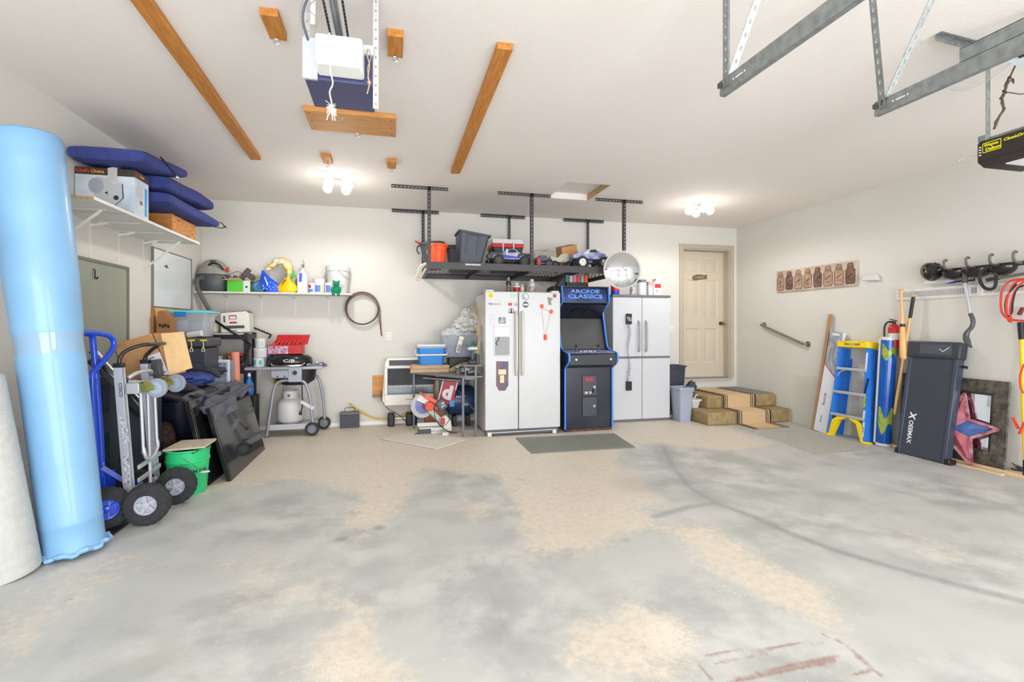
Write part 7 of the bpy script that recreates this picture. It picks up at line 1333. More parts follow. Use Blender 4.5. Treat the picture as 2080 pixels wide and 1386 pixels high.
# arcade machine
ab = mat('arcade_black', (40, 42, 56), 0.28, var=0.25, scale=3); tb = mat('blue_molding', (70, 140, 236), 0.3)
AX0, AX1 = 2.06, 2.715
t = thing('arcade_machine', 'tall arcade cabinet with blue edging and lit blue marquee', 'arcade machine', (2.39, 6.0, 0))
pf = [(5.74, 0.03), (5.74, 0.79), (5.70, 0.82), (5.62, 0.86), (5.585, 0.90), (5.585, 0.955), (5.61, 0.985), (5.80, 1.01), (5.875, 1.04), (5.91, 1.10), (6.025, 1.50), (6.01, 1.545), (5.86, 1.61), (5.835, 1.65), (5.86, 1.83)]
side = pf + [(6.42, 1.83), (6.42, 0.03)]
for x in (AX0, AX1 - 0.02):
    m = W(t); m.prism(side, 'x', x, x + 0.02); m.out('side_panel', mat('arcade_side', (34, 40, 66), 0.3), t)
    m = W(t); m.tube([(x + 0.01, a, b) for a, b in pf], 0.0125, 8, 0); m.out('edge_molding', tb, t)
a0, a1 = AX0 + 0.02, AX1 - 0.02
m = W(t); m.b2(a0, 5.765, 0.03, a1, 5.785, 0.82); m.out('front_panel', ab, t); m = W(t); m.b2(a0, 5.74, 0, a1, 5.9, 0.03); m.out('base', mat('worn_base', (110, 70, 54), 0.7, rgb2=(40, 40, 44), scale=12), t)
m = W(t); m.prism([(5.60, 0.84), (5.595, 0.965), (5.62, 0.975), (5.9, 1.01), (5.9, 0.80), (5.72, 0.80)], 'x', a0, a1); m.out('control_box', mat('control_dark', (52, 54, 62), 0.45), t, bevel=0.006)
m = W(t); m.slab([(a0, 5.63, 0.984), (a1, 5.63, 0.984), (a1, 5.88, 1.012), (a0, 5.88, 1.012)], (0, 0, 0.003)); m.out('control_deck', mat('control_art', (176, 178, 190), 0.4, rgb2=(70, 90, 170), scale=14), t)
for x in (AX0 + 0.16, AX0 + 0.46): 
    m = W(t); m.cyl((x, 5.75, 1.0), (x, 5.75, 1.06), 0.008); m.ball((x, 5.75, 1.07), 0.018, 12); m.out('joystick', mat('gloss_black'), t)
m = W(t)
for i in range(6): m.cut().cyl((AX0 + 0.22 + 0.035 * i, 5.74 - 0.02 * (i % 2), 1.0), (AX0 + 0.22 + 0.035 * i, 5.74 - 0.02 * (i % 2), 1.012), 0.012, n=12)
m.out('button', mat('white_blue_button', (206, 214, 236), 0.3), t)
m = W(t)
for x in (AX0 + 0.10, AX1 - 0.10): m.cut().cyl((x, 5.605, 0.91), (x, 5.588, 0.91), 0.013, n=14)
m.out('start_button', chrome, t)
m = W(t); m.slab([(a0, 5.93, 1.02), (a1, 5.93, 1.02), (a1, 6.08, 1.42), (a0, 6.08, 1.42)], (0, 0.01, 0)); m.out('screen', mat('arcade_glass', (84, 86, 86), 0.08), t)
m = W(t); m.slab([(a0, 6.08, 1.42), (a1, 6.08, 1.42), (a1, 5.90, 1.60), (a0, 5.90, 1.60)], (0, 0.01, 0.01)); m.out('speaker_panel', mat('arcade_dark', (30, 32, 46), 0.3), t)
m = W(t)
for x in (2.31, 2.47): m.cut().lathe([(0, 0), (0.06, 0), (0.06, 0.003)], (x, 6.0 - 0.01, 1.49), 22, (0, -0.7, -0.7))
m.out('speaker_grille', ink, t)
M1 = [Vector(p) for p in ((a0, 5.862, 1.638), (a1, 5.862, 1.638), (a1, 5.882, 1.81), (a0, 5.882, 1.81))]
m = W(t); m.slab(M1, (0, 0.01, 0)); m.out('marquee', mat('marquee_blue', (58, 92, 160), 0.2, rgb2=(30, 40, 70), scale=7), t)
m = W(t); m.b2(a0, 5.85, 1.815, a1, 6.42, 1.828); m.cut().b2(a0, 5.85, 1.615, a1, 5.872, 1.636); m.out('marquee_trim', ab, t)
m = W(t); m.b2(a0, 6.40, 0.03, a1, 6.42, 1.815); m.out('back_panel', ab, t)
ml = mat('marquee_letter', (150, 190, 246), 0.3, rgb2=(96, 120, 220), scale=20)
let(t, 'ARCADE', (2.39, 5.869, 1.765), (1, 0, 0), (0, 0.11, 1), 0.044, ml, bold=0.04, width=0.40); let(t, 'CLASSICS', (2.39, 5.863, 1.70), (1, 0, 0), (0, 0.11, 1), 0.05, ml, bold=0.04, width=0.47)
cd = mat('coin_door', (72, 74, 80), 0.4, 0.4); cx0, cx1 = 2.305, 2.50
m = W(t); m.b2(cx0, 5.752, 0.44, cx1, 5.764, 0.70); m.cut().b2(cx0, 5.752, 0.18, cx1, 5.764, 0.425); m.out('coin_door', cd, t, bevel=0.012, seg=3)
m = W(t); m.b2(cx0 + 0.035, 5.748, 0.63, cx0 + 0.085, 5.752, 0.67); m.cut().b2(cx0 + 0.095, 5.748, 0.63, cx0 + 0.14, 5.752, 0.67); m.out('coin_slot', redp, t); m = W(t); m.b2(cx0 + 0.03, 5.748, 0.465, cx0 + 0.07, 5.752, 0.495); m.cut().b2(cx0 + 0.09, 5.748, 0.465, cx0 + 0.12, 5.752, 0.495); m.out('coin_return', mat('grey_sticker'), t)
m = W(t); m.cyl((cx1 - 0.04, 5.752, 0.55), (cx1 - 0.04, 5.74, 0.55), 0.018); m.cut().cyl((cx1 - 0.04, 5.752, 0.31), (cx1 - 0.04, 5.74, 0.31), 0.018); m.out('lock', chrome, t); m = W(t); m.bar((cx1 - 0.045, 5.745, 0.55), (cx1 - 0.06, 5.74, 0.48), 0.01); m.out('key', black, t)
t = thing('cartridge_rack', 'dark tray of upright game cartridges on top of the arcade machine', 'rack', (2.32, 6.05, 1.829)); m = M(); m.box((0, 0, 0.03), (0.30, 0.18, 0.06), (R(0), 0, 0)); m.slab([(-0.28, -0.05, 0), (-0.15, -0.05, 0), (-0.15, -0.05, 0.13), (-0.19, -0.05, 0.12)], (0, 0.12, 0)); m.out('tray', black, t, bevel=0.004)
for i in range(6): m = M(); m.box((-0.135 + 0.052 * i, -0.02, 0.11), (0.045, 0.12, 0.10)); m.out('cartridge', mat('cartridge_%d' % i, ((40, 120, 100), (190, 170, 180), (200, 120, 130), (190, 70, 90), (150, 160, 150), (240, 90, 50))[i], 0.4), t, bevel=0.004)

# white storage cabinet
CX0, CX1, CY, CH = 2.908, 3.775, 6.15, 1.755; ch = mat('cabinet_trim', (110, 110, 116), 0.5); cwm = mat('cabinet_white', (204, 206, 211), 0.4)
t = thing('storage_cabinet', 'white resin cabinet with grey trim right of the arcade machine', 'cabinet', (3.34, 6.4, 0))
m = W(t); m.b2(CX0, CY + 0.03, 0.03, CX1, 6.62, CH - 0.03); m.out('body', cwm, t); m = W(t); m.b2(CX0 - 0.008, CY - 0.01, CH - 0.03, CX1 + 0.008, 6.64, CH); m.cut().b2(CX0, CY + 0.01, 0, CX1, 6.6, 0.03); m.out('top_trim', ch, t, bevel=0.003)
mid = 3.345
for x0, x1, s_ in ((CX0, mid - 0.004, -1), (mid + 0.004, CX1, 1)):
    m = W(t); m.b2(x0, CY, 0.035, x1, CY + 0.03, CH - 0.035); d_ = m.out('door', cwm, t, bevel=0.004); m = W(t); m.b2(x0, CY - 0.002, 0.875, x1, CY, 0.905); m.out('band', ch, d_)
    m = W(t); x = mid + s_ * 0.055; m.tube([(x, CY, 1.39), (x, CY - 0.035, 1.36), (x, CY - 0.04, 1.17), (x, CY - 0.035, 1.0), (x, CY, 0.975)], 0.014, 8, 4); m.out('handle', mat('handle_grey', (170, 170, 168), 0.4), d_)
m = W(t); m.b2(mid - 0.004, CY + 0.01, 0.03, mid + 0.004, CY + 0.03, CH - 0.03); m.out('door_gap', ch, t)
t = thing('wired_intercom', 'black wall remote and box joined by a coiled cord on the cabinet door', 'intercom', (3.13, CY - 0.002, 1.4))
for z, h in ((1.42, 0.145), (0.50, 0.125)): m = W(t); m.b2(3.095, CY - 0.035, z - h / 2, 3.175, CY - 0.002, z + h / 2); m.out('box', black, t, bevel=0.006)
m = W(t)
for dx in (-0.012, 0.012): m.cut().torus((3.135 + dx, CY - 0.036, 1.42), 0.012, 0.003, (0, 1, 0), 12, 5, sy=3)
m.out('printed_button', paper, t)
m = W(t); pts = []
for i in range(260):
    u = i / 259; z = 1.345 - u * 0.78; r = 0.016 * (1 + 0.4 * math.sin(u * 9)); a = i * 0.62; pts.append((3.13 + 0.012 * math.sin(u * 11) + r * math.cos(a), CY - 0.024 + r * math.sin(a), z))
m.tube(pts, 0.0026, 5); m.out('coiled_cord', mat('grey_coil', (120, 120, 124), 0.5), t)
for nm, x, w_, h, c1, lbl in (('jar', 3.02, 0.12, 0.16, mat('red_blue_tub', (220, 50, 40), 0.4), 'red and blue container on the cabinet beside the arcade machine'), ('jar', 3.29, 0.08, 0.20, mat('grey_black_jar', (110, 110, 116), 0.3, rgb2=(220, 220, 224), scale=25), 'dark jar with round white label, under the mirror edge'), ('jar', 3.43, 0.13, 0.225, mat('jar_white', (228, 230, 232), 0.3), 'wide white jar with a grey lid on the cabinet')):
    t = thing(nm, lbl, 'jar', (x, 6.32, CH)); m = M(); m.lathe([(0, 0), (w_ / 2, 0), (w_ / 2, h * 0.84), (0, h * 0.84)], n=24); m.out('body', c1, t); m = M(); m.lathe([(w_ / 2 * 1.03, h * 0.83), (w_ / 2 * 1.03, h), (0, h)], n=24); m.out('lid', ch if x > 3.2 else redp, t)
    if x < 3.1: m = M(); m.lathe([(w_ / 2 * 1.02, 0.0), (w_ / 2 * 1.02, h * 0.42)], n=24, cap=False); m.out('blue_band', mat('band_blue', (40, 70, 190), 0.4), t)
t = thing('milk_carton', 'white gable-top carton with red print, rightmost on the cabinet', 'carton', (3.66, 6.34, CH)); m = M(); m.prism([(-0.055, 0), (0.055, 0), (0.055, 0.18), (0.02, 0.225), (0.02, 0.245), (-0.02, 0.245), (-0.02, 0.225), (-0.055, 0.18)], 'y', -0.05, 0.05); m.out('carton', paper, t); m = M(); m.b2(-0.04, -0.0515, 0.115, 0.056, -0.05, 0.17); m.cut().b2(-0.015, -0.0515, 0.06, 0.0, -0.05, 0.08); m.out('print', inkr, t)
m = M(); m.b2(3.53, 6.30, CH, 3.60, 6.38, CH + 0.20); t = solo(m, 'carton', paper, 'narrow white carton with a pink top left of the gable-top carton', 'carton', bevel=0.002); m = M(); m.b2(-0.036, -0.042, 0.15, 0.036, 0.042, 0.201); m.out('pink_print', mat('pink_print', (228, 150, 156), 0.5), t)
# ================================================================ RIGHT SIDE
# bins
t = thing('waste_bin', 'tall light grey waste bin beside the white cabinet', 'bin', (3.905, 6.06, 0)); bg_ = mat('bin_grey', (164, 172, 190), 0.45)
m = M(); m.tub((0, 0, 0), 0.16, 0.20, 0.22, 0.27, 0.475, rim=0.006, rimh=0.03, cr=0.025); m.out('body', bg_, t); m = M(); m.box((0, 0, 0.43), (0.232, 0.282, 0.014)); m.out('rim_band', bg_, t, bevel=0.004)
m = M(); m.tub((4.07, 6.58, 0.175), 0.26, 0.22, 0.32, 0.28, 0.56, rim=0.012); solo(m, 'black_bin', mat('slate_black', (60, 62, 74), 0.5), 'black bin standing behind the light grey waste bin', 'bin')
m = M(); lump(m, (4.27, 6.38, 0.42), (0.06, 0.08, 0.09), 0.3, 3); solo(m, 'dark_glove', mat('dark_rag', (70, 72, 84), 0.8, var=0.3, scale=30), 'crumpled dark rag lying at the top step by the black bin', 'rag', ang=80, wave=(0.02, 0.04))
t = thing('spray_caddy', 'small white basket on the lower step beside the grey bin', 'basket', (4.13, 6.12, 0.172)); m = M(); m.tub((0, 0, 0), 0.10, 0.12, 0.15, 0.16, 0.12); m.out('basket', plastic_w, t); m = M(); m.tube([(0.02, 0, 0.1), (0.03, 0, 0.16), (0.07, 0, 0.17)], 0.008, 6, 3); m.out('trigger', paper, t)

# carpeted steps
cp = mat('olive_carpet', (176, 154, 112), 0.95, rgb2=(150, 128, 88), scale=14, bump=0.5, bscale=180)
t = thing('carpeted_steps', 'two olive carpeted steps leading up to the tan door', 'steps', (4.7, 6.2, 0))
m = W(t); m.b2(4.04, 5.66, 0, XR - 0.004, YB - 0.015, 0.172); m.out('lower_step', cp, t, bevel=0.02, seg=3); m = W(t); m.b2(4.24, 5.95, 0.172, XR - 0.004, YB - 0.015, 0.345); m.out('upper_step', cp, t, bevel=0.02, seg=3)
rx0, rx1 = 4.46, 5.0; jt = mat('jute', (206, 178, 138), 0.9, var=0.06, scale=60)
path = [(6.70, 0.352), (5.95, 0.352), (5.932, 0.345), (5.928, 0.30), (5.932, 0.185), (5.92, 0.178), (5.66, 0.180), (5.640, 0.17), (5.636, 0.12), (5.638, 0.02), (5.62, 0.009), (5.32, 0.006)]
t = thing('carpet_runner', 'tan jute runner with black striped borders over the steps', 'rug', (4.73, 5.9, 0))
def ribbon(m, x0, x1, off, sk=0.0):
    P = [Vector((0, a, b)) for a, b in path]; vs = []; k = len(P)
    for i, p in enumerate(P):
        tg = (P[min(i + 1, k - 1)] - P[max(i - 1, 0)]).normalized(); n = Vector((0, -tg.z, tg.y)); n = n if n.z - n.y > 0 else -n; q = p + n * off; sh = (6.7 - p.y) * sk
        vs += [Vector((x0 + sh, q.y, q.z)), Vector((x1 + sh, q.y, q.z))]
    vs += [v - Vector((0, -0.001, 0.002)) for v in vs]; K = 2 * k; fs = []
    for i in range(k - 1): a = 2 * i; fs += [(a, a + 1, a + 3, a + 2), (a + K, a + 2 + K, a + 3 + K, a + 1 + K), (a, a + 2, a + 2 + K, a + K), (a + 1, a + 1 + K, a + 3 + K, a + 3)]
    m.add(vs, fs)
m = W(t); ribbon(m, rx0, rx1, 0.003); m.out('runner', jt, t)
for a in (0.004, 0.038, 0.068): 
    for x0 in (rx0 + a, rx1 - a - 0.02): m = W(t); ribbon(m, x0, x0 + (0.024 if a < 0.01 else 0.012), 0.0048); m.out('border_stripe', mat('dark_stripe', (52, 40, 36), 0.9), t)
m = M(); m.slab([(5.02, 5.98, 0.347), (5.34, 5.98, 0.347), (5.34, 6.75, 0.347), (5.02, 6.75, 0.347)], (0, 0, 0.008)); solo(m, 'door_mat', mat('grey_mat', (140, 138, 132), 0.95, bump=0.5, bscale=150), 'grey door mat on the upper step beside the runner', 'mat')
t = thing('plastic_floor_mat', 'pale see-through ribbed plastic mat before the stepladder', 'mat', (4.8, 4.8, 0)); q = [Vector(p + (0.003,)) for p in ((4.38, 5.60), (5.20, 5.55), (4.98, 4.12), (4.20, 4.10))]
m = W(t); k = 46
for i in range(k): u = (i + 0.5) / k; m.bar(q[0].lerp(q[1], u), q[3].lerp(q[2], u), 0.005, 0.003)
k = 70
for i in range(k + 1): u = i / k; m.bar(q[0].lerp(q[3], u), q[1].lerp(q[2], u), 0.005, 0.004)
m.out('grid', mat('pale_grid', (190, 186, 176), 0.6), t, smooth=False)

# handrail, jar picture, wall device
t = thing('grab_bar', 'brushed steel grab bar slanting down the right wall', 'handrail', (5.32, 5.8, 1.07)); ss = mat('brushed_steel', (158, 146, 126), 0.3, 0.85)
m = W(t); m.tube([(XR, 6.19, 1.345), (5.33, 6.19, 1.345), (5.308, 6.165, 1.338), (5.305, 6.12, 1.322), (5.305, 5.47, 1.104), (5.308, 5.42, 1.09), (5.33, 5.395, 1.08), (XR, 5.395, 1.08)], 0.017, 12, 4); m.out('bar', ss, t)
m = W(t); m.cyl((XR, 6.19, 1.345), (XR - 0.01, 6.19, 1.345), 0.038); m.cut().cyl((XR, 5.395, 1.08), (XR - 0.01, 5.395, 1.08), 0.038); m.out('flange', ss, t)
t = thing('jar_picture', 'long picture of eight brown mason jars on the right wall', 'picture', (XR, 5.3, 1.95))
y0, y1, z0, z1, px_ = 4.675, 5.92, 1.805, 2.105, XR - 0.03
m = W(t); m.b2(px_, y0, z0, XR, y1, z1); m.out('canvas', mat('aged_canvas', (206, 190, 172), 0.7, rgb2=(184, 160, 142), scale=5), t, bevel=0.003)
jb, jf = mat('jar_brown_ink', (84, 50, 38), 0.7), mat('jar_wash', (190, 158, 132), 0.7, rgb2=(150, 120, 98), scale=14)
n = 8; wd = (y1 - y0) / n
for i in range(n):
    c = y1 - wd * (i + 0.5); w2 = wd * 0.40; dark = i in (1, 4, 7)
    bd = [(-w2, 0.05), (-w2 * 0.85, 0.025), (w2 * 0.85, 0.025), (w2, 0.05), (w2, 0.19), (w2 * 0.62, 0.215), (w2 * 0.62, 0.255), (w2 * 0.45, 0.275), (-w2 * 0.45, 0.275), (-w2 * 0.62, 0.255), (-w2 * 0.62, 0.215), (-w2, 0.19)]
    m = W(t); m.slab([(px_, c - a, z0 + b) for a, b in bd], (-0.001, 0, 0)); jj = m.out('jar_print', mat('jar_dark_wash', (140, 112, 96), 0.7, rgb2=(96, 70, 60), scale=18) if dark else jf, t)
    m = W(t); m.tube([(px_ - 0.001, c - a, z0 + b) for a, b in bd], 0.004, 5, 0, True, 0.5)
    for b in (0.215, 0.235): m.tube([(px_ - 0.001, c - w2 * 0.62, z0 + b), (px_ - 0.001, c + w2 * 0.62, z0 + b)], 0.003, 5)
    m.tube([(px_ - 0.001, c - w2 * 0.6, z0 + 0.15), (px_ - 0.001, c - w2 * 0.1, z0 + 0.14), (px_ - 0.001, c + w2 * 0.2, z0 + 0.12), (px_ - 0.001, c + w2 * 0.6, z0 + 0.11)], 0.005, 5, 3)
    for b in (0.085, 0.075): m.tube([(px_ - 0.001, c - w2 * 0.5, z0 + b), (px_ - 0.001, c + w2 * 0.5, z0 + b)], 0.002, 5)
    m.out('jar_outline', jb, t)
m = W(t); m.b2(px_ - 0.001, y0 + 0.012, z0 + 0.06, px_, y0 + 0.022, z0 + 0.2); m.out('red_smear', mat('faded_red', (170, 90, 90), 0.7), t)
m = M(); m.prism([(4.40, 1.84), (4.59, 1.85), (4.60, 1.90), (4.42, 1.915)], 'x', XR - 0.05, XR); solo(m, 'wall_alarm', plastic_w, 'small white alarm box on the right wall beside the jar picture', 'alarm', bevel=0.008)

# things leaning on the right wall
m = M(); m.slab([at(1612, 862, X=5.28), at(1683, 875, X=5.25), at(1683, 812, X=5.34), at(1618, 806, X=5.34)], (0.004, 0, 0)); 
P = [at(1612, 800, X=5.35), at(1690, 806, X=5.35)]
m = M(); m.slab([(5.26, 5.62, 0.004), (5.26, 5.0, 0.004), (5.355, 5.0, 0.66), (5.355, 5.60, 0.66)], (0.005, 0, 0)); solo(m, 'glass_sheet', mat('greenish_glass', (222, 226, 214), 0.08, alpha=0.16), 'clear greenish glass sheet leaning on the right wall behind the plank', 'glass sheet')
def qprism(m, b0, t0, w, d):
    """slab standing from b0 to t0, w wide along Y, d deep toward the wall"""
    b0, t0 = Vector(b0), Vector(t0); v = (t0 - b0).normalized(); u = Vector((0, 1, 0)); u = (u - v * u.dot(v)).normalized(); n = v.cross(u); n = n if n.x > 0 else -n
    m.slab([b0 - u * w / 2, b0 + u * w / 2, t0 + u * w / 2, t0 - u * w / 2], n * d); return u, v, n
m = M(); qprism(m, (5.17, 5.13, 0.003), (5.325, 5.02, 1.47), 0.042, 0.03); solo(m, 'wooden_plank', mat('plain_plank', (168, 132, 98), 0.7, var=0.1, scale=6, stretch=(8, 8, 0.8)), 'tall brown plank leaning left of the flooring carton', 'plank', bevel=0.002)
t = thing('flooring_carton', 'tall white flooring carton with grey pattern and red diagonal line', 'carton', (5.18, 5.02, 0))
b0, t0 = Vector((5.16, 5.01, 0.003)), Vector((5.295, 4.895, 1.245)); m = W(t); u, v, n = qprism(m, b0, t0, 0.185, 0.05); m.out('carton', mat('carton_white', (226, 228, 238), 0.5), t, bevel=0.002)
L = (t0 - b0).length; F_ = lambda a, b, e=0.001: b0 + u * a + v * b - n * e
m = W(t); m.slab([F_(-0.09, L), F_(0.09, L), F_(0.09, L * 0.68), F_(-0.09, L * 0.56)], -n * 0.0008); m.out('pattern', mat('pattern_grey', (176, 184, 196), 0.5, rgb2=(120, 130, 146), scale=40, stretch=(1, 1, 0.25)), t)
m = W(t); m.slab([F_(0.09, L * 0.68, .002), F_(0.09, L * 0.67, .002), F_(-0.09, L * 0.55, .002), F_(-0.09, L * 0.56, .002)], -n * 0.0008); m.out('red_line', inkr, t)
m = W(t); m.slab([F_(-0.05, L * 0.99, .002), F_(0.05, L * 0.99, .002), F_(0.05, L * 0.965, .002), F_(-0.05, L * 0.965, .002)], -n * 0.0008); m.out('top_label', paper, t)
let(t, 'floorté', F_(0.01, L * 0.33, .002), v, u, 0.04, mat('violet_ink', (90, 80, 120), 0.5)); let(t, 'SHAW', F_(0.01, L * 0.13, .002), v, u, 0.022, ink)
# step ladder (local: x to the wall, y along it)
lb_ = mat('ladder_blue', (46, 128, 224), 0.4); ly = yellow; t = thing('step_ladder', 'blue fibreglass stepladder with yellow top leaning on the right wall', 'ladder', (5.13, 4.60, 0), (0, R(6.5), 0))
def rail_ch(m, y0, y1, x, h0, h1, s_):
    a, b = Vector((x, y0, h0)), Vector((x, y1, h1)); m.bar(a, b, 0.006, 0.075, up=(1, 0, 0)); off = Vector((0, s_ * 0.014, 0))
    for dx in (-0.036, 0.036): m.bar(a + off + Vector((dx, 0, 0)), b + off + Vector((dx, 0, 0)), 0.03, 0.004, up=(1, 0, 0))
for s_ in (-1, 1): m = M(); rail_ch(m, s_ * 0.235, s_ * 0.185, 0, 0.01, 1.09, -s_ ); m.out('front_rail', lb_, t); m = M(); rail_ch(m, s_ * 0.215, s_ * 0.175, 0.105, 0.02, 1.06, -s_); m.out('rear_rail', lb_, t)
m = M(); m.b2(-0.06, -0.2, 1.07, 0.15, 0.2, 1.145); m.out('top_cap', ly, t, bevel=0.012, seg=3); m = M(); m.b2(-0.0615, -0.10, 1.095, -0.06, 0.10, 1.12); m.cut().b2(-0.0615, -0.16, 1.13, -0.06, -0.08, 1.134); m.cut().b2(-0.0615, 0.08, 1.13, -0.06, 0.16, 1.134); m.out('cap_print', mat('dark_yellow_print', (150, 130, 20), 0.5), t)
let(t, 'WERNER', t.location + Vector((-0.063, 0, 1.1075)), (0, -1, 0), (0, 0, 1), 0.014, inkw)
for i, z in enumerate((0.27, 0.54, 0.82)): w = 0.235 - 0.05 * z / 1.09; m = M(); m.b2(-0.045, -w + 0.005, z - 0.02, 0.045, w - 0.005, z + 0.012); m.out('step', mat('step_alu', (190, 192, 194), 0.5, 0.4), t, bevel=0.003)
m = M()
for s_ in (-1, 1): m.cut().prism([(s_ * 0.225, 0.01), (s_ * 0.195, 0.01), (s_ * 0.12, 0.2), (s_ * 0.03, 0.235), (s_ * 0.03, 0.252), (s_ * 0.13, 0.245), (s_ * 0.19, 0.20)], 'x', -0.04, 0.03)
m.out('yellow_brace', ly, t, bevel=0.002)
m = M(); 
for s_ in (-1, 1): m.cut().b2(-0.05, s_ * 0.235 - 0.03, 0.0, 0.05, s_ * 0.235 + 0.03, 0.025)
m.out('foot', ly, t, bevel=0.004)
m = M()
for z in (0.82,):
    for s_ in (-1, 1): m.cut().tube([(-0.03, s_ * 0.185, z - 0.1), (-0.03, s_ * 0.14, z - 0.04), (-0.03, s_ * 0.08, z - 0.02)], 0.007, 6, 4)
m.out('step_brace', alu, t)
fx = -0.04; yr = -0.212
yr_ = lambda z: -(0.235 - 0.05 * z / 1.09) + 0.012
for z0_, z1_, c in ((0.80, 1.02, paper), (0.40, 0.53, mat('lime_label', (220, 226, 30), 0.5, rgb2=(60, 70, 30), scale=50)), (0.28, 0.37, paper), (0.07, 0.24, paper)): m = M(); yr = yr_((z0_ + z1_) / 2); m.b2(fx - 0.001, yr - 0.013, z0_, fx, yr + 0.011, z1_); m.out('sticker', c, t)
let(t, 'WERNER', t.location + Vector((fx - 0.002, yr, 0.155)), (0, 0, -1), (0, -1, 0), 0.012, ink)
m = M(); m.bar((-0.046, -0.225, 0.73), (-0.046, -0.20, 0.56), 0.02, 0.012); m.out('hinge_bar', black, t, bevel=0.002)
# rolled print
b0 = Vector((5.24, 4.26, 0.004)); t = thing('poster_tube', 'tall rolled underwater print in clear wrap with white end caps', 'roll', b0, lean_T(b0, (5.29, 4.23, 1.2)).to_3x3())
m = M(); m.lathe([(0, 0.02), (0.072, 0.02), (0.072, 1.17), (0, 1.17)], n=36); m.out('print', mat('underwater_print', (24, 104, 196), 0.15, rgb2=(16, 70, 160), scale=3), t)
m = M()
for z, hh, mt_ in ((0.28, 0.16, 0), (1.03, 0.10, 1)):
    k = 10; vs = [(0.0735 * math.cos(R(-15 + 120 * i / k)), 0.0735 * math.sin(R(-15 + 120 * i / k)), z + s_ * hh * (0.55 + 0.4 * math.sin(i * 0.8 + s_))) for s_ in (-1, 1) for i in range(k + 1)]; m.cut().add(vs, [(i, i + 1, i + k + 2, i + k + 1) for i in range(k)])
m.out('coral_print', mat('coral_green', (60, 160, 80), 0.2, rgb2=(190, 180, 60), scale=22), t)
m = M(); m.lathe([(0, 0), (0.075, 0), (0.075, 0.03), (0, 0.03)], n=30); m.cut().lathe([(0, 1.16), (0.075, 1.16), (0.075, 1.195), (0, 1.195)], n=30); m.out('end_cap', plastic_w, t); m = M(); m.box((0.045, -0.062, 0.6), (0.028, 0.02, 1.16)); m.out('white_edge', plastic_w, t, bevel=0.004)

# fire extinguisher, bats, wall rail
t = thing('fire_extinguisher', 'red fire extinguisher hanging on the right wall behind the bat', 'fire extinguisher', (5.31, 4.195, 1.08))
m = M(); m.lathe([(0, 0), (0.05, 0.0), (0.054, 0.01), (0.054, 0.21), (0.04, 0.245), (0.02, 0.26), (0, 0.26)], n=28); m.out('cylinder', red, t); m = M(); m.cyl((0, 0, 0.26), (0, 0, 0.29), 0.016); m.cut().bar((0.0, 0.05, 0.315), (0, -0.03, 0.295), 0.012, 0.008); m.cut().bar((0, 0.05, 0.275), (0, -0.02, 0.285), 0.012, 0.008); m.out('valve_handle', black, t)
m = M(); m.lathe([(0.0545, 0.09), (0.0545, 0.16)], n=28, cap=False); m.out('label', paper, t); m = M(); m.tube([(-0.01, 0.0, 0.285), (-0.03, 0.05, 0.28), (-0.03, 0.085, 0.22), (-0.03, 0.085, 0.1)], 0.009, 8, 5); m.out('hose', black, t)
batw = mat('bat_wood', (232, 184, 120), 0.4, var=0.08, scale=6, stretch=(8, 8, 1))
def bat(top, bot, label, mt, q=1.0):
    top, bot = Vector(top), Vector(bot); ax = (bot - top); Lb = ax.length; t = thing('baseball_bat', label, 'baseball bat', top); m = M(); m.lathe([(0, 0), (0.022, 0.0), (0.025, 0.008), (0.014, 0.02), (0.0135, Lb * 0.2), (0.017, Lb * 0.42), (0.028 * q, Lb * 0.65), (0.033 * q, Lb * 0.85), (0.032 * q, Lb * 0.97), (0.02 * q, Lb), (0, Lb)], n=22, axis=ax); m.out('bat', mt, t); return t, ax.normalized(), Lb
t, ax, Lb = bat((5.235, 4.06, 1.71), (5.245, 4.045, 0.965), 'pale wooden bat hanging barrel down from the white wall rail', batw); m = M(); m.lathe([(0.023, 0.37), (0.024, 0.40)], n=20, axis=ax, cap=False); m.out('black_band', black, t)
t, ax, Lb = bat(at(1856, 600, X=5.30), at(1817, 842, X=5.27), 'slanting wooden bat with a black grip behind the hanging one', batw, 0.5); m = M(); m.lathe([(0.0165, 0.01), (0.016, 0.24)], n=16, axis=ax, cap=False); m.out('grip', black, t)
t = thing('wall_rail', 'long white slotted tool rail on the right wall', 'rail', (XR, 3.4, 1.65)); wr = mat('rail_white', (228, 226, 222), 0.45)
m = W(t); m.b2(XR - 0.018, 2.6, 1.600, XR, 4.22, 1.625); m.b2(XR - 0.018, 2.6, 1.685, XR, 4.22, 1.712); m.b2(XR - 0.006, 2.6, 1.625, XR, 4.22, 1.685); m.out('rail', wr, t)
m = W(t)
for i in range(75): y = 4.18 - i * 0.021; m.b2(XR - 0.012, y - 0.003, 1.63, XR - 0.006, y + 0.003, 1.68)
o = m.out('slot', mat('slot_grey', (180, 180, 178), 0.5), t); o['kind'] = 'stuff'
m = W(t); m.b2(XR - 0.14, 4.035, 1.70, XR - 0.018, 4.06, 1.712); m.cut().b2(XR - 0.03, 3.50, 1.60, XR - 0.012, 3.54, 1.71); m.cut().b2(XR - 0.03, 3.40, 1.60, XR - 0.012, 3.44, 1.71); m.out('hook', wr, t)
t = thing('trowel_tool', 'white and black long-handled scraper lying along the top of the rail', 'tool', (5.33, 3.65, 1.74)); m = W(t); m.b2(5.32, 3.62, 1.745, 5.345, 3.90, 1.785); m.cut().b2(5.32, 3.28, 1.74, 5.345, 3.44, 1.80); m.out('blade', plastic_w, t, bevel=0.006); m = W(t); m.tube([(5.33, 3.63, 1.785), (5.33, 3.45, 1.79), (5.33, 3.45, 1.75), (5.33, 3.63, 1.75)], 0.008, 6, 0, True); m.out('handle', black, t)
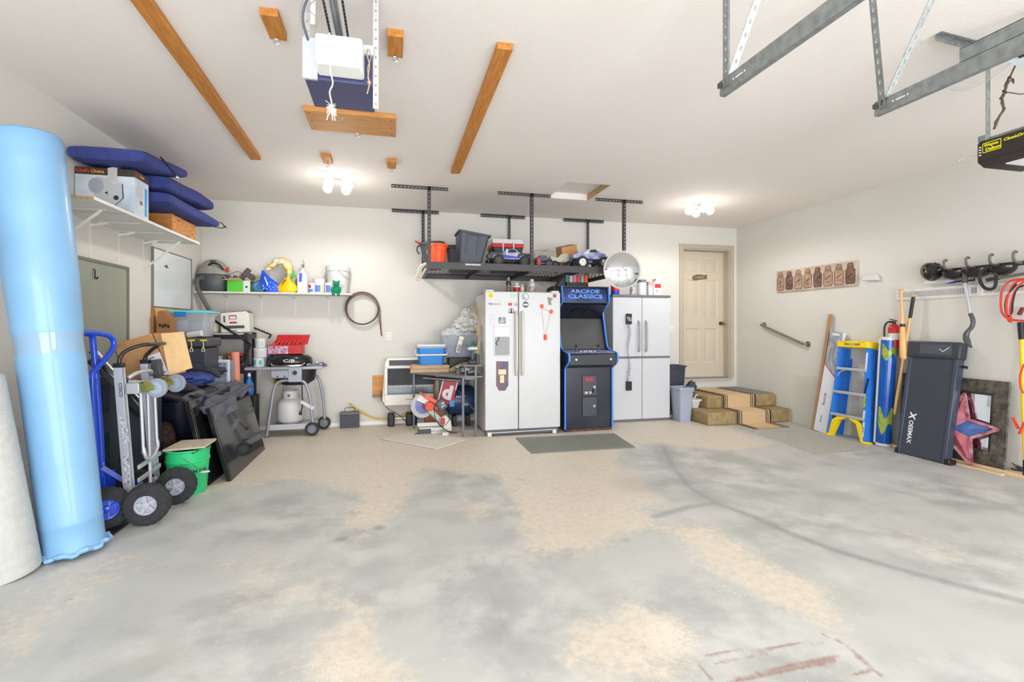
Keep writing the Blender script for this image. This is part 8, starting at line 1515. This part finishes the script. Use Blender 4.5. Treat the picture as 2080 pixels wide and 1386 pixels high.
m = W(t); m.slab([(5.318, 3.70, 1.735), (5.318, 3.62, 1.755), (5.318, 3.60, 1.735)], (0.004, 0, 0)); m.out('blue_tip', mat('band_blue'), t)
# black hook rack
t = thing('hook_rack', 'black bar with curved hooks along the right wall', 'hook rack', (XR, 3.3, 1.87)); hb = mat('hook_black', (44, 40, 38), 0.4)
m = W(t); m.b2(XR - 0.04, 2.6, 1.85, XR - 0.002, 3.76, 1.885); m.out('bar', hb, t, bevel=0.004)
for y in (3.646, 3.455, 3.268, 3.095, 2.9):
    m = W(t); m.tube([(XR - 0.03, y, 1.87), (XR - 0.11, y, 1.872), (XR - 0.14, y, 1.90), (XR - 0.142, y, 1.945), (XR - 0.12, y, 1.965), (XR - 0.105, y, 1.955)], 0.011, 8, 5); m.out('hook', mat('hook_grey', (112, 106, 98), 0.45), t)
for k, y in enumerate((3.565, 3.375, 3.185)):
    m = M(); vs = [(0.105 * math.cos(i / 10 * math.pi / 2), -0.085 * math.sin(i / 10 * math.pi / 2)) for i in range(11)]; m.lathe(vs + [(0, -0.085)], (XR - 0.125, y, 1.845), 30, cap=False, sx=0.8)
    m.lathe([(0.105, 0), (0.1, -0.002), (0.02, -0.075)], (XR - 0.125, y, 1.845), 30, cap=False, sx=0.8)
    solo(m, 'rack_dome', mat('gloss_bowl', (34, 32, 32), 0.2), ('black dome under the hook rack, nearest the mesh helmet', 'middle black dome under the hook rack', 'black dome under the hook rack, nearest the red cables')[k], 'dome')
t = thing('mesh_helmet', 'black crumpled cap at the left end of the hook rack', 'cap', (5.27, 3.765, 1.79)); m = M(); lump(m, (0, 0, 0.075), (0.07, 0.075, 0.085), 0.22, 31); m.out('cap', mat('gloss_bowl'), t, ang=30); m = M(); m.torus((0.01, 0.035, 0.075), 0.075, 0.012, (0.5, 1, 0), 26, 8, sy=1.15); m.out('rim', mat('rim_brown', (92, 80, 66), 0.5), t)
m = M(); m.tube([(5.23, 3.465, 1.87), (5.225, 3.46, 1.83), (5.22, 3.45, 1.76), (5.215, 3.44, 1.72)], 0.022, 10, 3); t = thing('string_trimmer', 'silver shafted tool hanging upside down from the hook rack', 'tool', (5.2, 3.42, 1.2)); m2 = W(t); m2.tube([(5.235, 3.47, 1.87), (5.225, 3.46, 1.72)], 0.021, 12); m2.out('upper_grip', mat('grip_grey', (76, 78, 84), 0.4), t)
m = W(t); m.cyl((5.225, 3.46, 1.72), (5.20, 3.40, 1.43), 0.015); m.out('shaft', alu, t); m = W(t); m.tube([(5.20, 3.40, 1.43), (5.195, 3.375, 1.37), (5.19, 3.38, 1.31), (5.18, 3.41, 1.26), (5.17, 3.415, 1.21), (5.15, 3.38, 1.15), (5.14, 3.35, 1.12)], [0.018, 0.018, 0.018, 0.018, 0.018, 0.018, 0.018, 0.018, 0.018, 0.018, 0.018, 0.018, 0.02, 0.022, 0.024, 0.024, 0.024, 0.026, 0.026, 0.024, 0.02, 0.016, 0.012, 0.01, 0.008][:25], 10, 4); m.out('curved_grip', mat('grip_grey'), t)
t = thing('loop_handle_tool', 'black loop handled shovel lying sideways over the rail', 'tool', (5.2, 3.1, 1.72)); m = W(t); m.tube([(5.2, 3.25, 1.84), (5.2, 3.31, 1.81), (5.2, 3.325, 1.74), (5.2, 3.295, 1.67), (5.2, 3.25, 1.645), (5.2, 3.21, 1.665), (5.2, 3.20, 1.74), (5.2, 3.205, 1.81)], 0.014, 8, 5); m.cut().bar((5.2, 3.27, 1.73), (5.2, 3.18, 1.74), 0.03, 0.03); m.out('loop_handle', hb, t); m = W(t); m.cyl((5.2, 3.22, 1.735), (5.2, 2.6, 1.80), 0.013); m.out('shaft', mat('olive_shaft', (104, 102, 86), 0.4), t)
rc = mat('red_cable', (224, 60, 44), 0.4); t = thing('jumper_cables', 'red and black jumper cables looped over the right end of the rail', 'cables', (5.15, 3.0, 1.5))
Pj = lambda L_: [at(x, y, X=5.18) for x, y in L_]
m = W(t); m.tube(Pj([(2110, 568), (2078, 567), (2050, 572), (2036, 590), (2033, 615), (2036, 636), (2050, 648), (2080, 652), (2110, 650)]), 0.0085, 8, 6); m.cut().tube(Pj([(2100, 562), (2062, 575), (2048, 600), (2044, 625), (2048, 650), (2055, 652), (2052, 630), (2060, 595), (2080, 572), (2105, 566)]), 0.0085, 8, 6); m.out('red_cable', rc, t)
m = W(t); m.tube(Pj([(2105, 575), (2068, 585), (2058, 610), (2055, 635), (2046, 642), (2042, 620), (2048, 598), (2065, 577)]), 0.0075, 8, 6); m.out('black_cable', black, t)
m = W(t); m.tube(Pj([(2080, 740), (2072, 765), (2074, 790), (2082, 800)]), 0.007, 8, 5); m.cut().bar(at(2057, 848, X=5.18), at(2069, 872, X=5.18), 0.02, 0.012); m.cut().bar(at(2082, 858, X=5.18), at(2070, 882, X=5.18), 0.02, 0.012); m.out('clamp', rc, t)
t = thing('yellow_pole_tool', 'yellow fibreglass pole tool standing at the right edge', 'tool', (5.22, 2.97, 0)); yx = 5.22
m = W(t); A = at(2076, 690, X=5.28); B = at(2084, 935, X=5.2); m.cyl(at(2073, 655, X=5.29), A, 0.022); m.cut().cyl(B, (B.x, B.y, 0.05), 0.02); m.out('black_collar', black, t); m = W(t); m.cyl(A, B, 0.019); m.out('pole', mat('pole_yellow', (246, 206, 40), 0.35), t); m = W(t); m.bar(at(2070, 640, X=5.29), at(2078, 625, X=5.29), 0.03, 0.02); m.out('top_bracket', mat('bracket_maroon', (120, 50, 46), 0.5), t)
m = M(); c = at(2076, 960, Z=0.02); rr = random.Random(8)
for i in range(7): m.torus(c + Vector((rr.uniform(-.02, .02), rr.uniform(-.03, .02), 0.01 + 0.008 * i)), 0.05 + rr.uniform(-.01, .01), 0.004, (rr.uniform(-.3, .3), rr.uniform(-.3, .3), 1), 22, 6)
solo(m, 'wire_coil', mat('dark_wire', (58, 58, 54), 0.5), 'small tangle of dark wire at the foot of the yellow pole', 'wire')

# planks, framed mirror, star, treadmill
for y0_, y1_, x, z, h, lbl in ((4.32, 3.02, 5.30, 0.0, 0.035, 'long pale plank on the floor under the framed mirror'), (3.55, 3.14, 5.19, 0.0, 0.018, 'short thin slat on the floor in front of the long plank')): m = M(); m.box((x, (y0_ + y1_) / 2, z + h / 2 + 0.001), (0.10 if h > .03 else 0.045, y0_ - y1_, h), (0, 0, R(-1))); solo(m, 'floor_plank', mat('pale_pine', (222, 196, 158), 0.6, var=0.08, scale=6, stretch=(8, 1, 8)), lbl, 'plank', bevel=0.002)
t = thing('framed_mirror', 'mirror in a wide dark embossed frame leaning on the right wall', 'mirror', (5.275, 3.65, 0.037), (0, R(5), 0)); W2, H2, f = 0.475, 0.78, 0.115
em = mat('embossed_dark', (112, 106, 96), 0.4, 0.3, rgb2=(66, 62, 56), scale=22, bump=1.0, bscale=38)
m = M(); A = [(-W2, 0), (W2, 0), (W2, H2), (-W2, H2)]; B = [(-W2 + f, f), (W2 - f, f), (W2 - f, H2 - f), (-W2 + f, H2 - f)]
vs = [(0.0, a, b) for a, b in A] + [(-0.012, a * 0.985, b * 0.97 + 0.012) for a, b in A] + [(-0.020, a, b) for a, b in B] + [(0.012, a, b) for a, b in B]
m.add(vs, [(i + 4 * k, (i + 1) % 4 + 4 * k, (i + 1) % 4 + 4 * k + 4, i + 4 * k + 4) for k in range(3) for i in range(4)]); m.out('frame', em, t, smooth=False)
m = M(); B2 = [(-W2 + f + .025, f + .025), (W2 - f - .025, f + .025), (W2 - f - .025, H2 - f - .025), (-W2 + f + .025, H2 - f - .025)]; m.add([(-0.021, a, b) for a, b in B] + [(-0.004, a, b) for a, b in B2], [(i, (i + 1) % 4, (i + 1) % 4 + 4, i + 4) for i in range(4)]); m.out('inner_lip', mat('lip_dark', (70, 64, 58), 0.3), t, smooth=False)
m = M(); m.b2(-0.004, -W2 + f, f, 0.0, W2 - f, H2 - f); m.out('mirror_glass', mat('mirror'), t)
STAR_C = (5.25, 3.555, 0.33)
t = thing('metal_star', 'large red and blue metal barn star leaning beside the treadmill', 'star decoration', STAR_C, (0, R(8), R(0)))
Rs = 0.35; cols = [mat('star_blue', (38, 72, 150), 0.4, rgb2=(90, 120, 180), scale=12), mat('star_red', (160, 52, 72), 0.4, rgb2=(196, 120, 130), scale=10)]
tipa = [R(10 + 72 * i) for i in range(5)]; m = M()
def sp(a, r, x=0): return (x, -r * math.cos(a), r * math.sin(a))
for i, a in enumerate(tipa):
    m.mi = 0 if i == 0 else 1; tip = sp(a, Rs * 0.86, -0.012); c = (-0.05, 0, 0); l, r_ = sp(a - R(36), Rs * 0.40), sp(a + R(36), Rs * 0.40); m.add([c, l, tip, r_], [(0, 1, 2), (0, 2, 3)])
m.out('star_face', cols, t, smooth=False)
m = M()
for i, a in enumerate(tipa):
    P = [sp(a - R(36), Rs * 0.42, -0.005), sp(a, Rs, -0.01), sp(a + R(36), Rs * 0.42, -0.005)]; m.bar(P[0], P[1], 0.024, 0.016, up=(1, 0, 0)); m.bar(P[1], P[2], 0.024, 0.016, up=(1, 0, 0))
m.out('star_rim', mat('rim_red', (150, 40, 58), 0.4, rgb2=(214, 170, 176), scale=14), t)
t = thing('walking_pad', 'dark treadmill pad standing upright against the right wall', 'treadmill', (5.09, 3.765, 0.0), (0, R(9.5), 0)); tg = mat('treadmill_grey', (52, 56, 66), 0.45); w = 0.235; Ht = 1.175
m = M(); m.b2(-0.002, -w + 0.04, 0.01, 0.06, w - 0.04, Ht - 0.15); m.out('belt', mat('belt_dark', (60, 64, 76), 0.75), t)
for s_ in (-1, 1): m = M(); m.b2(-0.012, s_ * (w - 0.04), 0.0, 0.075, s_ * w, Ht - 0.14); m.out('side_rail', mat('rail_slate', (62, 70, 86), 0.4), t, bevel=0.008)
m = M(); m.b2(-0.022, -w - 0.012, Ht - 0.17, 0.085, w + 0.012, Ht); m.out('motor_cover', tg, t, bevel=0.018, seg=3); m = M(); m.b2(-0.024, -w + 0.06, Ht - 0.13, -0.0215, 0.12, Ht - 0.03); m.out('display', mat('display_dark', (84, 90, 96), 0.2), t, bevel=0.001)
m = M(); m.tube([(-0.025, -0.07, Ht - 0.075), (-0.025, -0.10, Ht - 0.10), (-0.025, -0.155, Ht - 0.055)], 0.003, 6); m.out('check_mark', inkw, t); m = M(); 
for s_ in (-1, 1): m.cut().b2(-0.016, s_ * w - 0.035, -0.0, 0.08, s_ * w + 0.012, 0.055)
m.out('end_cap', black, t, bevel=0.008)
m = M(); m.b2(0.02, -w - 0.05, 0.93, 0.05, -w - 0.012, 0.955); m.out('peg', black, t)
let(t, 'OEEMAX', t.location + Vector((-0.004, 0.125, 0.24)), (0, 0, -1), (0, -1, 0), 0.042, inkw, bold=0.03, width=0.235); let(t, 'X', t.location + Vector((-0.004, 0.12, 0.405)), (0, 0.15, -1), (0, -1, 0), 0.062, inkw, bold=0.05)

# ---------------------------------------------------------------- repeats of a kind share a group
GROUPS = {'ceiling_board': 'long boards on the ceiling', 'ceiling_block': 'pine blocks with eye hooks on the ceiling', 'door_track': 'garage door tracks', 'garage_door_opener': 'garage door openers',
          'toy_truck': 'toy trucks on the ceiling rack', 'hand_truck': 'hand trucks by the left wall', 'flat_screen_television': 'televisions leaning by the left wall', 'paint_tub': 'white tubs and jars',
          'plastic_bag': 'white plastic bags on the desk', 'dumbbell': 'dumbbells under the heater', 'rack_dome': 'black domes under the hook rack', 'baseball_bat': 'wooden bats on the right wall',
          'floor_plank': 'planks along the right wall', 'jar': 'jars on the white cabinet', 'cardboard_box': 'cardboard boxes', 'cooler': 'coolers', 'tool_box': 'tool boxes', 'wall_shelf': 'white wall shelves'}
for o in list(bpy.data.objects):
    if o.parent is None and 'category' in o and 'group' not in o:
        g = GROUPS.get(o.name.split('.')[0])
        if g: o['group'] = g
